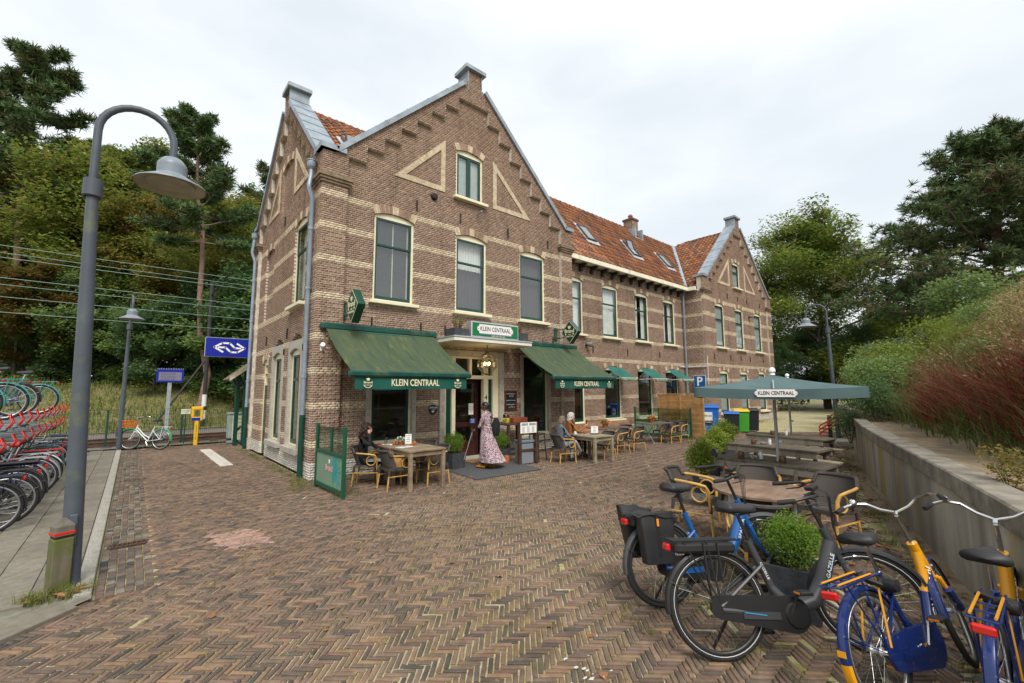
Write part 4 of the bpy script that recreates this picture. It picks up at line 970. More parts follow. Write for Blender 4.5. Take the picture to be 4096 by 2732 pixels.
c = mixc(t, ramp(t, noise(t, 20, 5, .7), .66, .74), c, (.45, .44, .42)); lk(t, c, b.inputs['Base Color']); b.inputs['Roughness'].default_value = .9; bump(t, b, noise(t, 40, 6, .7), .5, .008); CONCW = m
rw = thing('retaining_wall', 'low weathered concrete retaining wall with yellow stains along the planted bank', 'wall', (0, 0, 0))
wp = [p for p in WALLP if p[0] <= 34]
xs = [-2.5, .4, 3.4, 6.4, 9.4, 12.4, 15.4, 18.4, 22, 26, 30, 34]
for a, b in zip(xs, xs[1:]):
    A, B = Vector((a, yw(a), 0)), Vector((b, yw(b), 0)); t_ = (B-A).normalized(); n_ = Vector((t_.y, -t_.x, 0)); L = (B-A).length
    mm = Matrix((t_, -n_, Vector((0, 0, 1)))).transposed().to_4x4(); mm.translation = A; q = MB()
    h = 1.06 if a < 17 else 1.06-.03*(a-17)
    q.bbox((.006, -.30, -.1), (L-.006, 0, h-.20), .006, 0, mm); pn = q.build('wall_panel', CONCW, rw)
    q = MB(); q.bbox((.004, -.24, h-.198), (L-.004, .03, h), .016, 0, mm); q.build('wall_coping', M('coping_concrete', (.23, .205, .165), .95, .35, 5, bmp=.7, dirt=.4, dcol=(.08, .07, .05), dscale=3), pn)
# ================================================================== VEGETATION
def at_px(px, depth, z=None):
    d = FWD+RGT*((px-2048)/1740.4); p = CAM+d*depth; return p
def z_px(py, px, depth): return (CAM+(FWD+RGT*((px-2048)/1740.4)-UPV*((py-1366)/1740.4))*depth).z
def rand_rot(n):
    q = nr.normal(size=(n, 4)); q /= np.linalg.norm(q, axis=1, keepdims=True); w, x, y, z = q.T
    return np.stack([np.stack([1-2*(y*y+z*z), 2*(x*y-z*w), 2*(x*z+y*w)], -1), np.stack([2*(x*y+z*w), 1-2*(x*x+z*z), 2*(y*z-x*w)], -1), np.stack([2*(x*z-y*w), 2*(y*z+x*w), 1-2*(x*x+y*y)], -1)], 1)
def leaf_mesh(name, pts, size, mat, rnd, flat=.0, aspect=.5, parent=False, fold=.15):
    """a leaf-shaped quad at every point, mostly lying flat if flat is near 1"""
    pts = np.asarray(pts); n = len(pts); Rm = rand_rot(n)
    if flat:
        up = Rm[:, :, 2]; up = up*(1-flat)+np.array([0, 0, 1])*flat*np.sign(up[:, 2:3]+1e-9); up /= np.linalg.norm(up, axis=1, keepdims=True)
        a = np.cross(up, Rm[:, :, 0]); a /= np.linalg.norm(a, axis=1, keepdims=True)+1e-9; bq = np.cross(up, a)
    else: a, bq, up = Rm[:, :, 0], Rm[:, :, 1], Rm[:, :, 2]
    s = (np.asarray(size)*nr.uniform(.65, 1.3, n))[:, None]
    v = np.stack([pts-a*s*.5, pts+bq*s*aspect*.5+up*s*fold*.3-a*s*.05, pts+a*s*.5-up*s*fold, pts-bq*s*aspect*.5+up*s*fold*.3-a*s*.05], 1).reshape(-1, 3)
    F = np.arange(n*4).reshape(-1, 4)
    return np_mesh(name, v, F, mat, rnd=rnd, parent=parent)
BARK = M('bark', (.10, .08, .06), .95, .35, 6, bmp=.8); PBARK = M('pine_bark', (.24, .15, .115), .95, .4, 5, bmp=.9, dirt=.4, dcol=(.11, .085, .07))
L_OAK = ML('oak_leaves', [(0.117, 0.188, 0.037), (0.173, 0.250, 0.046), (0.296, 0.329, 0.062), (0.140, 0.211, 0.044), (0.235, 0.281, 0.055), (0.344, 0.289, 0.062), (0.125, 0.195, 0.056)])
L_BRN = ML('autumn_leaves', [(0.234, 0.182, 0.039), (0.156, 0.195, 0.039), (0.338, 0.195, 0.047), (0.182, 0.169, 0.043), (0.260, 0.208, 0.039), (0.117, 0.156, 0.039)])
L_DRK = ML('dark_evergreen_leaves', [(0.068, 0.132, 0.053), (0.112, 0.207, 0.075), (0.093, 0.168, 0.060), (0.168, 0.262, 0.112)])
L_ORG = ML('orange_leaves', [(.20, .07, .016), (.13, .075, .018), (.09, .10, .02), (.22, .09, .02), (.075, .10, .024), (.06, .085, .02)])
L_PIN = ML('pine_needles', [(0.062, 0.106, 0.037), (0.081, 0.144, 0.048), (0.106, 0.169, 0.053), (0.069, 0.119, 0.045), (0.175, 0.138, 0.056)], trans=.15)
L_MAP = ML('maple_leaves', [(0.091, 0.163, 0.031), (0.143, 0.234, 0.042), (0.234, 0.280, 0.049), (0.299, 0.319, 0.058), (0.111, 0.182, 0.039), (0.163, 0.227, 0.042), (0.078, 0.137, 0.034)])
L_YEL = ML('yellow_green_leaves', [(0.186, 0.248, 0.039), (0.265, 0.327, 0.047), (0.139, 0.202, 0.031), (0.342, 0.373, 0.070)])
L_SHR = ML('shrub_leaves', [(0.094, 0.176, 0.058), (0.145, 0.248, 0.073), (0.228, 0.300, 0.073), (0.114, 0.197, 0.083), (0.289, 0.331, 0.083)])
L_BOX = ML('boxwood_leaves', [(.10, .20, .02), (.15, .28, .03), (.22, .35, .045), (.085, .165, .02)])
def branch_tree(seed, H, spread, trunk_r, first, nlimb, clump_r, leaves_per, lsize, leafmat, barkmat, flat=.5, droop=.0, twist=.6):
    """trunk with limbs and twigs, leaf clumps spread along the outer twigs; returns (trunk mesh, crown mesh)"""
    rg = random.Random(seed); tb = MB(); tips = []
    tr = [Vector((rg.gauss(0, .012)*H*k/8, rg.gauss(0, .012)*H*k/8, H*.93*k/8)) for k in range(9)]
    tb.tube(tr, [trunk_r*(1-.88*k/8) for k in range(9)], 8, cap=False)
    def pt(f): f *= 8; i = min(7, int(f)); return tr[i].lerp(tr[i+1], f-i)
    for k in range(nlimb):
        f = first+(1-first)*(k+rg.random()*.8)/nlimb*.97; base = pt(f); az = k*2.4+rg.uniform(-twist, twist)
        g = (f-first)/(1-first); L = spread*(.45+.75*math.sin(PI*min(1, .22+g*.78)))*rg.uniform(.8, 1.15); el = R(8+52*g)+rg.uniform(-.15, .2)
        d = Vector((math.cos(az)*math.cos(el), math.sin(az)*math.cos(el), math.sin(el))); p = base.copy(); pts = [p.copy()]
        for i in range(5):
            d = (d+Vector((rg.gauss(0, .16), rg.gauss(0, .16), rg.gauss(.03-droop, .1)))).normalized(); p = p+d*L/5; pts.append(p.copy())
            if i >= 1:
                for q in range(2):
                    e = (d+Vector((rg.gauss(0, .7), rg.gauss(0, .7), rg.gauss(.1, .35)))).normalized(); l2 = L*.33*rg.uniform(.6, 1.2); t2 = p+e*l2
                    tb.tube([p, p+e*l2*.5+Vector((0, 0, rg.uniform(-.05, .1))), t2], [trunk_r*.10, trunk_r*.06, trunk_r*.02], 4, cap=False); tips += [t2, p+e*l2*.6]
        r0 = trunk_r*(1-.8*f)*.5; tb.tube(pts, [max(.012, r0*(1-.85*i/5)) for i in range(6)], 6, cap=False); tips.append(p)
    tips.append(tr[-1]+Vector((0, 0, H*.04)))
    P = []; rn = []
    for c in tips:
        v = rg.random(); n = int(leaves_per*rg.uniform(.6, 1.3)); q = nr.normal(size=(n, 3)); q /= np.linalg.norm(q, axis=1, keepdims=True)+1e-9
        q *= (nr.random((n, 1))**.45)*clump_r*rg.uniform(.75, 1.25)*np.array([1, 1, .62]); P.append(q+np.array(c)); rn.append((v*.55+nr.random(n)*.45) % 1)
    P = np.concatenate(P); rn = np.concatenate(rn)
    return tb.mesh('trunk', barkmat, smooth=True), leaf_mesh('crown', P, lsize, leafmat, rn, flat)
def tuft_mesh(name, centres, r, needles, mat, rnd, width=.17):
    """pine tufts: brushes of needles around every twig end"""
    n = len(centres); C = np.repeat(np.asarray(centres), needles, 0); m = len(C); d = nr.normal(size=(m, 3)); d[:, 2] = d[:, 2]*.7+.35; d /= np.linalg.norm(d, axis=1, keepdims=True)
    L = (np.repeat(np.asarray(r), needles)*nr.uniform(.7, 1.2, m))[:, None]; s = np.cross(d, nr.normal(size=(m, 3))); s /= np.linalg.norm(s, axis=1, keepdims=True)+1e-9
    a = C-d*L*.15; v = np.stack([a-s*L*width*.5, a+s*L*width*.5, C+d*L+s*L*width*.2, C+d*L-s*L*width*.2], 1).reshape(-1, 3)
    return np_mesh(name, v, np.arange(m*4).reshape(-1, 4), mat, rnd=(np.repeat(rnd, needles)+nr.random(m)*.2) % 1, parent=False)
def pine_tree(seed, H, first, spread, nbr, tr_r, lean=(0, 0), tuft=.30, per=16, needles=13, flatness=.6):
    rg = random.Random(seed); tb = MB(); cs = []; rn = []
    tr = [Vector((lean[0]*(k/8)**1.3+rg.gauss(0, .006)*H, lean[1]*(k/8)**1.3+rg.gauss(0, .006)*H, H*k/8)) for k in range(9)]
    tb.tube(tr, [tr_r*(1-.75*k/8) for k in range(9)], 9, cap=False)
    def pt(f): f = min(.999, f)*8; i = min(7, int(f)); return tr[i].lerp(tr[i+1], f-i)
    for k in range(nbr):
        f = first+(1-first)*(k+rg.random())/nbr; g = (f-first)/(1-first); base = pt(f); az = k*2.399+rg.uniform(-.5, .5)
        L = spread*(1.05-g*.75)*rg.uniform(.55, 1.15); el = R(-8+45*g)+rg.gauss(0, .12); d = Vector((math.cos(az)*math.cos(el), math.sin(az)*math.cos(el), math.sin(el))); p = base.copy(); pts = [p.copy()]
        for i in range(6):
            d = (d+Vector((rg.gauss(0, .13), rg.gauss(0, .13), rg.gauss(.06, .08)))).normalized(); p = p+d*L/6; pts.append(p.copy())
            if i >= 2:
                v = rg.random()
                for q in range(per//4):
                    e = Vector((rg.gauss(0, 1), rg.gauss(0, 1), rg.gauss(.25, .35)*flatness)).normalized()*L*.2*rg.uniform(.25, 1.15); c = p+e; cs.append(c); rn.append(v*.5+rg.random()*.4)
                    if q % 2 == 0: tb.tube([p, c], [.018, .008], 3, cap=False)
        tb.tube(pts, [max(.012, tr_r*.28*(1-.9*i/6)*(1-g*.6)) for i in range(7)], 5, cap=False); cs += [p, p+Vector((0, 0, .1))]; rn += [rg.random(), rg.random()]
    for k in range(8): cs.append(tr[-1]+Vector((rg.gauss(0, .25), rg.gauss(0, .25), rg.uniform(-.3, .35)))); rn.append(rg.random())
    return tb.mesh('trunk', PBARK, smooth=True), tuft_mesh('crown', [tuple(c) for c in cs], np.full(len(cs), tuft), needles, L_PIN, np.array(rn))
def plant(name, meshes, label, cat, loc, rz=0, sc=1, group=None, scz=None):
    t = thing(name, label, cat, loc, rz, group); t.scale = (sc, sc, scz or sc)
    link('trunk', meshes[0], t); link('crown', meshes[1], t); return t
OAK = [branch_tree(11, 16, 5.2, .26, .22, 22, 1.15, 78, .30, L_OAK, BARK), branch_tree(12, 16, 4.6, .24, .30, 20, 1.1, 80, .30, L_BRN, BARK), branch_tree(13, 16, 5.0, .22, .18, 22, 1.2, 78, .30, L_OAK, BARK)]
DARK = [branch_tree(14, 6, 2.4, .1, .06, 16, .7, 75, .22, L_DRK, BARK), branch_tree(15, 6, 2.6, .09, .05, 16, .75, 75, .22, L_SHR, BARK)]
ORANGE = branch_tree(16, 7, 2.8, .1, .15, 15, .7, 60, .24, L_ORG, BARK)
def emb(p): return emb_z(p.x, p.y)-.1
G1 = 'broadleaf trees of the wood behind the railway'
spots = [(-260, 33, 560), (40, 36, 640), (300, 33, 590), (480, 35, 600), (610, 33, 800), (740, 35, 790), (900, 32, 860), (1030, 35, 800), (1150, 33, 820), (1330, 36, 900), (-120, 47, 600), (160, 45, 650), (400, 47, 690), (560, 46, 720), (690, 44, 830), (840, 46, 800), (980, 45, 830), (1110, 47, 850), (1500, 45, 900), (-400, 40, 500)]
wh = ['left border', 'near lamp post', 'arm of the near street lamp', 'near lamp arm end', 'near lamp shade', 'left of the bare pine trunk', 'bare pine trunk', 'blue sign', 'left gable corner', 'station roof']
cols = ['olive green', 'rusty brown', 'dark olive']
for i, (px, dp_, ty) in enumerate(spots):
    p = at_px(px, dp_); g = emb(p); h = z_px(ty, px, dp_)-g
    pl_ = ('front row' if i < 10 else 'back row'); lab = f'{cols[i % 3]} tree, {pl_} of the wood near the {wh[min(9, max(0, int((px+260)/170)))]}'
    plant('broadleaf_tree', OAK[i % 3], lab, 'tree', (p.x, p.y, g), i*1.7, h/16.6, G1)
G2 = 'undergrowth shrubs along the edge of the wood'
for i in range(24):
    px = -180+i*62+rng.uniform(-20, 20); dp_ = 27+rng.uniform(0, 4); p = at_px(px, dp_); ty = rng.uniform(1130, 1290)
    h = z_px(ty, px, dp_)-emb(p); k = 0 if i % 3 else 1
    plant('undergrowth_shrub', DARK[k], f"{('dark glossy', 'grey green')[k]} undergrowth shrub before the wood, {('left of the near lamp post', 'between the two left street lamps', 'behind the departure display', 'below the blue station sign', 'behind the building')[min(4, i//5)]}", 'shrub', (p.x, p.y, emb(p)), i*2.1, h/6.3, G2)
for px, dp_, ty, n in ((70, 26, 1090, 'larger'), (215, 27, 1190, 'smaller')):
    p = at_px(px, dp_); plant('orange_maple', ORANGE, f'{n} orange autumn tree at the left before the dark wood', 'tree', (p.x, p.y, emb(p)), px, (z_px(ty, px, dp_)-emb(p))/7.3)
for i in range(12):        # deep dark trees that close the wood
    px = -350+i*165; dp_ = 56+rng.uniform(-3, 3); p = at_px(px, dp_); h = z_px(rng.uniform(820, 900), px, dp_)-emb(p)
    plant('evergreen_tree', DARK[0], 'dark evergreen tree deep in the wood behind the railway', 'tree', (p.x, p.y, emb(p)), i, h/6.3*1.0, 'dark trees deep in the wood')
PIN_A = pine_tree(21, 24, .50, 6.0, 46, .30, tuft=.46, per=52, needles=20)
PIN_B = pine_tree(22, 22, .56, 4.2, 36, .26, lean=(-1.2, .9), tuft=.44, per=52, needles=20)
PIN_C = pine_tree(23, 18, .74, 2.2, 12, .17, tuft=.5, per=20, needles=18)
for px, dp_, ty, me, rz, lab in ((20, 31, 130, PIN_A, .4, 'tall dense pine at the left edge above the bicycle racks'), (-190, 34, 330, PIN_A, 2, 'dark pine cut by the left border of the picture'), (230, 35, 520, PIN_B, 4, 'pine crown just left of the near lamp post'), (540, 36, 640, PIN_B, 1.2, 'rounded pine crown behind the near lamp shade'), (905, 25.5, 415, PIN_B, 0, 'tall pine with a long bare reddish trunk left of the blue sign'), (1030, 34, 640, PIN_C, 1, 'thin sparse pine beside the left gable')):
    if lab.startswith('tall pine with'): px = 815
    p = at_px(px, dp_); plant('pine_tree', me, lab, 'pine', (p.x, p.y, emb(p)), rz, (z_px(ty, px, dp_)-emb(p))/(24.3 if me is PIN_A else (22.3 if me is PIN_B else 18.3)))
# right side: maple, big pine and the trees behind the bank
MAPLE = branch_tree(31, 15, 6.8, .34, .07, 38, 1.35, 135, .30, L_MAP, BARK, flat=.6); MAPLE2 = branch_tree(32, 13, 5.5, .25, .05, 24, 1.25, 110, .28, L_DRK, BARK)
p = at_px(3290, 40); plant('maple_tree', MAPLE, 'broad round green tree behind the far gable', 'tree', (p.x, p.y, 0), .5, (z_px(965, 3290, 40))/15.6)
for px, dp_, ty, lab in ((3050, 48, 1150, 'dark tree half hidden behind the far gable corner'), (3560, 44, 1270, 'dark green tree between the round tree and the big pine'), (3780, 42, 1230, 'dark tree under the big pine crown'), (4030, 44, 1180, 'dark tree at the right edge below the big pine'), (3110, 38, 1400, 'low bushy tree behind the far gable corner'), (3215, 42, 1370, 'low bushy tree under the left half of the broad round tree'), (3330, 40, 1380, 'low bushy tree under the right half of the broad round tree'), (3430, 36, 1340, 'low bushy tree beyond the far lamp post')):
    p = at_px(px, dp_); plant('dark_tree', MAPLE2, lab, 'tree', (p.x, p.y, .5), px, (z_px(ty, px, dp_)-.5)/13.5)
PIN_D = pine_tree(41, 17, .30, 8.2, 84, .42, lean=(-.8, .5), tuft=.36, per=92, needles=22, flatness=.9)
p = at_px(4000, 27); gz_ = bank_z(p.x, p.y); plant('pine_tree', PIN_D, 'huge spreading dark pine at the right edge above the planted bank', 'pine', (p.x, p.y, gz_), 2.2, (z_px(545, 4000, 27)-gz_)/17.4)
# ---- shrubs
def leaf_blob(seed, r, n, lsize, mat, stems=6, flat=.2, zs=1, bumps=9, hollow=.45):
    rg = random.Random(seed); C = [(Vector((rg.gauss(0, 1), rg.gauss(0, 1), rg.gauss(0, .8))).normalized()*r*rg.uniform(.2, .62)) for _ in range(bumps)]; P = []; rn = []
    per = n//bumps
    for c in C:
        v = rg.random(); rr = r*rg.uniform(.42, .62); q = nr.normal(size=(per, 3)); q /= np.linalg.norm(q, axis=1, keepdims=True); q *= rr*(hollow+(1-hollow)*nr.random((per, 1))**.5); P.append((q+np.array(c))*np.array([1, 1, zs])+np.array([0, 0, r*zs])); rn.append(v*.45+nr.random(per)*.5)
    P = np.concatenate(P); rn = np.concatenate(rn); k = P[:, 2] > .02; tb = MB()
    for i in range(stems):
        a = rg.random()*6.28; e = Vector((math.cos(a)*r*.5, math.sin(a)*r*.5, r*zs*1.2)); tb.tube([(math.cos(a)*.03, math.sin(a)*.03, 0), e*.5+Vector((0, 0, .05)), e], [.012*r+.004, .008*r+.003, .003], 5, cap=False)
    return tb.mesh('stem', BARK), leaf_mesh('foliage', P[k], lsize, mat, rn[k], flat)
def shrub(name, meshes, label, loc, rz=0, sc=1, group=None, cat='shrub', scz=None):
    t = thing(name, label, cat, loc, rz, group); t.scale = (sc, sc, scz or sc); link('stem', meshes[0], t); link('foliage', meshes[1], t); return t
SH1 = leaf_blob(51, 1, 5200, .085, L_SHR, 9, flat=.35, bumps=16); SH2 = leaf_blob(52, 1, 4200, .085, L_YEL, 8, flat=.35, bumps=14); SH3 = leaf_blob(53, 1, 4200, .075, L_DRK, 8, flat=.35, bumps=14)
def bank_at(x, s): y = yw(x)-s/.955; return (x, y, bank_z(x, y)-.08)
for i, (x, s, r, me, lab) in enumerate(((13.2, .55, 1.05, SH1, 'leafy green shrub spilling over the wall beside the far lamp post'), (11.9, .5, .72, SH3, 'dark shrub hanging over the wall end nearest the red grass'), (14.7, .85, 1.15, SH1, 'green shrub right behind the far lamp post'), (16.6, 1.5, 1.15, SH2, 'yellow green bushy shrub left of the brown grasses'), (18.2, 2.5, 1.1, SH2, 'yellow green shrub on the crest of the bank'), (17.0, 2.9, .9, SH2, 'small yellow green shrub along the skyline of the bank'), (20.5, 1.5, 1.4, SH1, 'green shrub farther along the bank'), (24, 1.2, 1.5, SH1, 'distant shrub above the far stretch of wall'), (12.4, -.05, .62, SH3, 'dark trailing shrub hanging down over the wall by the red bicycle stand'), (29, 1.5, 1.9, SH1, 'shrub where the lane bends out of sight'), (35, 2.5, 2.2, SH2, 'pale shrub at the end of the lane'), (19.5, 3.6, 1.5, SH1, 'round green shrub behind the crest of the bank'), (41, .5, 2.4, SH1, 'big shrub closing the view at the end of the lane'), (45, -1.5, 2.6, SH3, 'dark bush far down the lane'))):
    shrub('bank_shrub', me, lab, bank_at(x, s) if i != 8 else (12.4, yw(12.4)+.12, .35), i*1.3, r)
RS = leaf_blob(54, 1, 2200, .07, L_ORG, 6, flat=.3, bumps=10); b_ = bank_at(16.5, .7); shrub('reddish_shrub', RS, 'reddish orange shrub beside the far lamp post', (b_[0], b_[1], b_[2]), 0, 1.2)
b_ = bank_at(3.9, .35); shrub('vine_maple', leaf_blob(55, 1, 900, .13, ML('vine_leaves', [(.30, .26, .04), (.24, .10, .03), (.16, .20, .03), (.36, .18, .03)]), 5, flat=.5, bumps=7), 'red and yellow leaved vine hanging over the wall at the right edge', (3.05, yw(3.05)-.30, .95), 0, .26, cat='plant')
for i, (x, s, r, me, lab) in enumerate(((9.6, 1.9, .55, SH1, 'small green bush among the grasses left of the red patch'), (12.4, 2.3, .7, SH2, 'yellow green bush in the brown grasses'), (7.6, 2.3, .4, SH2, 'little yellow green bush right behind the red grass'), (14.5, 3.0, .8, SH1, 'green bush high on the grassy slope'))): shrub('bank_bush', me, lab, bank_at(x, s), i*2, r)
# ---- grasses
def blades(name, roots, length, width, bend, mats, mi_fn, rnd=None, seg=3, wind=(0, 0), parent=None, vary=0):
    roots = np.asarray(roots); n = len(roots); az = nr.uniform(0, 2*PI, n); dx, dy = np.cos(az), np.sin(az); x_, y_ = roots[:, 0], roots[:, 1]; L = np.asarray(length)*nr.uniform(.65, 1.2, n)*(1+vary*(.45*np.sin(x_*2.3+y_*1.1)*np.sin(y_*3.1-x_*.7)+.35*np.sin(x_*5.1+2)*np.sin(y_*4.3))); B = bend*nr.uniform(.3, 1.5, n); Wd = np.asarray(width)*nr.uniform(.7, 1.3, n)
    pa = az+nr.uniform(.9, 2.2, n); sx, sy = np.cos(pa), np.sin(pa); Vv = []
    for k in range(seg+1):
        t = k/seg; h = L*t*(1-.35*B*t); o = L*B*t*t; w = Wd*(1-t*.92)*.5
        c = np.stack([roots[:, 0]+dx*o+wind[0]*L*t*t, roots[:, 1]+dy*o+wind[1]*L*t*t, roots[:, 2]+h], -1); s = np.stack([sx*w, sy*w, 0*w], -1); Vv += [c-s, c+s]
    Vv = np.stack(Vv, 1).reshape(-1, 3); k2 = 2*(seg+1); F = []; mi = []
    for k in range(seg): F.append(np.arange(n)[:, None]*k2+np.array([2*k, 2*k+1, 2*k+3, 2*k+2])); mi.append(np.full(n, mi_fn(k)))
    rv = nr.random(n) if rnd is None else rnd
    return np_mesh(name, Vv, np.stack(F, 1).reshape(-1, 4), mats, np.stack(mi, 1).ravel(), np.repeat(rv, seg), parent=parent)
RED = ML('red_grass', [(0.173, 0.015, 0.021), (0.230, 0.026, 0.026), (0.122, 0.015, 0.022), (0.259, 0.060, 0.030), (0.158, 0.022, 0.026), (0.202, 0.105, 0.045), (0.130, 0.112, 0.038)], .3); GRN = ML('green_grass', [(.07, .11, .02), (.11, .16, .03), (.16, .17, .04), (.09, .13, .025)], .3); DRY = ML('dry_grass', [(0.338, 0.247, 0.117), (0.442, 0.338, 0.169), (0.260, 0.195, 0.098), (0.520, 0.403, 0.221), (0.312, 0.195, 0.104), (0.234, 0.195, 0.078), (0.208, 0.221, 0.078)], .25)
def clumps(n, x0, x1, s0, s1, per, spread):
    out_ = []
    for _ in range(n):
        x, s = rng.uniform(x0, x1), rng.uniform(s0, s1)
        for _k in range(per):
            xx, ss = x+rng.gauss(0, spread), s+rng.gauss(0, spread); y = yw(xx)-ss/.955; out_.append((xx, y, bank_z(xx, y)-.02))
    return out_
def grass_thing(name, label, parts):
    t = thing(name, label, 'grass'); return t
stuff(tag(blades('red_ornamental_grass', clumps(95, 4.6, 7.6, 1.15, 2.0, 22, .12)+clumps(60, 7.4, 10.6, 1.1, 1.6, 18, .12), .92, .019, .7, [GRN, RED], lambda k: 0 if k < 1 else 1, seg=4, wind=(-.22, .18), vary=.8), 'dense dark red and green ornamental grass along the top of the wall', 'grass'))
stuff(tag(blades('green_grass', clumps(210, 4.0, 13, 1.05, 2.3, 24, .14), .66, .018, .8, [GRN], lambda k: 0, wind=(-.14, .1), vary=.9), 'tufts of green grass at the foot of the red ornamental grass', 'grass'))
stuff(tag(blades('dry_grass', clumps(560, 4.5, 21, 1.6, 4.6, 17, .13), .85, .019, .75, [DRY], lambda k: 0, vary=1), 'pale brown dry grass covering the slope of the bank', 'grass'))
sp = np.array(clumps(520, 4.5, 20, 1.6, 4.4, 24, .24)); sp[:, 2] += nr.uniform(.45, 1.05, len(sp))
stuff(tag(leaf_mesh('grass_seed_heads', sp, .075, DRY, nr.random(len(sp)), 0, .35, parent=None), 'fine brown seed heads above the dry grass on the bank', 'grass'))
sp = np.array(clumps(70, 6, 19, 1.9, 4.4, 50, .25)); sp[:, 2] += nr.uniform(.3, 1.1, len(sp))
stuff(tag(leaf_mesh('bank_ground_cover', sp, .06, L_YEL, nr.random(len(sp)), .3, .5, parent=None), 'patches of yellow green leaves among the dry grass', 'ground cover'))
rt = [];
for _ in range(15000):
    x, y = rng.uniform(-22, 9), 16.8+13*rng.random(); rt.append((x, y, emb_z(x, y)-.02))
stuff(tag(blades('embankment_grass', rt, .42, .045, .5, [ML('bank_grass', [(0.128, 0.170, 0.032), (0.192, 0.220, 0.054), (0.088, 0.130, 0.027), (0.240, 0.240, 0.090), (0.152, 0.180, 0.045)], .3)], lambda k: 0, seg=2), 'rough yellow green grass on the embankment beyond the railway', 'grass'))
sp = []
for _ in range(130):
    x, y = rng.uniform(-20, 6), rng.uniform(18.5, 28); r = rng.uniform(.2, .5)
    for k in range(40): sp.append((x+rng.gauss(0, r), y+rng.gauss(0, r), emb_z(x, y)+abs(rng.gauss(.25, .2))))
stuff(tag(leaf_mesh('embankment_weeds', sp, .13, L_YEL, nr.random(len(sp)), .4, .5, parent=None), 'leafy weeds scattered over the railway embankment', 'ground cover'))
# weeds in the joints, at wall feet and along the kerb; fallen leaves
rt = []
def tuft(x, y, n, sp_, z=0):
    for _ in range(n): rt.append((x+rng.gauss(0, sp_), y+rng.gauss(0, sp_), z-.01))
for _ in range(110):
    x = rng.uniform(-2.5, 10); y = rng.uniform(-9.2, -.4)
    if in_plaza(x, y): tuft(x, y, 8, .035)
for _ in range(120):
    x = rng.uniform(.2, 3.3); y = rng.uniform(-9.6, -7.3)
    if in_plaza(x, y): tuft(x, y, 9, .04)
for k in range(34): tuft(-.12-rng.random()*.12, .15+rng.random()*7, 22, .06)
for k in range(9): tuft(-.2+rng.uniform(-.2, .25), rng.uniform(-1.0, .1), 40, .1)
for k in range(8): tuft(-.03+rng.uniform(-.1, .35), -2.0+rng.uniform(-.3, 1.3), 26, .08)
for k in range(16): tuft(-3.32+rng.uniform(-.25, .18), -3.95+rng.uniform(-.12, .12), 26, .05, .03)
for k in range(60): x = rng.uniform(3, 17); tuft(x, yw(x)+.12+rng.random()*.5, 30, .09)
for k in range(40): x = rng.uniform(13, 30); tuft(x, yw(x)+.2+rng.random()*.9, 24, .14)
for k in range(30): tuft(rng.uniform(-3.2, .2), 9.3+rng.random()*.5, 24, .12)
for k in range(30): tuft(rng.uniform(19, 27.5), -.05-rng.random()*.4, 26, .1)
stuff(tag(blades('weeds', rt, .11, .007, .7, [ML('weed_leaves', [(.10, .15, .02), (.16, .20, .03), (.22, .21, .06), (.08, .12, .02), (.28, .24, .09)], .3)], lambda k: 0, seg=2), 'grass and weeds growing in the paving joints and along the walls', 'weeds'))
sp = []
for _ in range(700):
    x = rng.uniform(.8, 15); y = yw(x)+.05+abs(rng.gauss(0, .55)); sp.append((x, y, .012+rng.random()*.015))
for _ in range(60): sp.append((rng.uniform(-2.4, 8), rng.uniform(-8.5, -.3), .012))
for _ in range(14): sp.append((-3.3+rng.gauss(0, .15), -3.98+rng.gauss(0, .08), .06))
stuff(tag(leaf_mesh('fallen_leaves', sp, .075, ML('dead_leaves', [(.22, .09, .035), (.30, .15, .06), (.16, .08, .04), (.36, .2, .09), (.26, .11, .04)], .1), nr.random(len(sp)), .85, .7, parent=None), 'dry brown autumn leaves lying along the foot of the wall', 'leaves'))
sp = []
for _ in range(2500):     # moss and clover specks between the bricks
    x = rng.uniform(-2.4, 14); y = rng.uniform(-9.2, -.2)
    if in_plaza(x, y) and math.sin(x*1.1+1)*math.sin(y*1.3+.5)+rng.gauss(0, .5) > .1: sp.append((x, y, .002))
stuff(tag(leaf_mesh('moss_specks', sp, .028, ML('moss', [(.20, .19, .035), (.28, .25, .05), (.15, .16, .03)], .1), nr.random(len(sp)), .7, .7, parent=None), 'yellow green moss specks in the brick joints of the square', 'moss'))
# ================================================================== AWNINGS, SIGNS AND THINGS ON THE FACADE
Z3 = (0, 0, 1); X3 = (1, 0, 0); Y3 = (0, 1, 0)
m, t, b = newmat('mossy_green_canvas'); v = ramp(t, noise(t, 1, 6, .65, mapping=(7, 1.2, 1.2)), .34, .64); c = mixc(t, v, (.030, .060, .036), (.062, .085, .036)); v = ramp(t, noise(t, 1, 6, .7, mapping=(9, 2, 2)), .56, .72); c = mixc(t, v, c, (.15, .16, .03)); lk(t, c, b.inputs['Base Color']); b.inputs['Roughness'].default_value = .85; CANV = m
CANG = M('green_canvas', (.005, .082, .058), .8, .12, 4); CANT = M('teal_canvas', (.02, .13, .105), .8, .25, 3); CREAMINK = M('cream_lettering', (.72, .66, .45), .7, .05)
CASS = M('green_awning_casing', (.008, .062, .048), .35, .2, 5, dirt=.2, dcol=(.10, .12, .05)); ALU = M('aluminium', (.55, .56, .57), .35, .08, metal=.6)
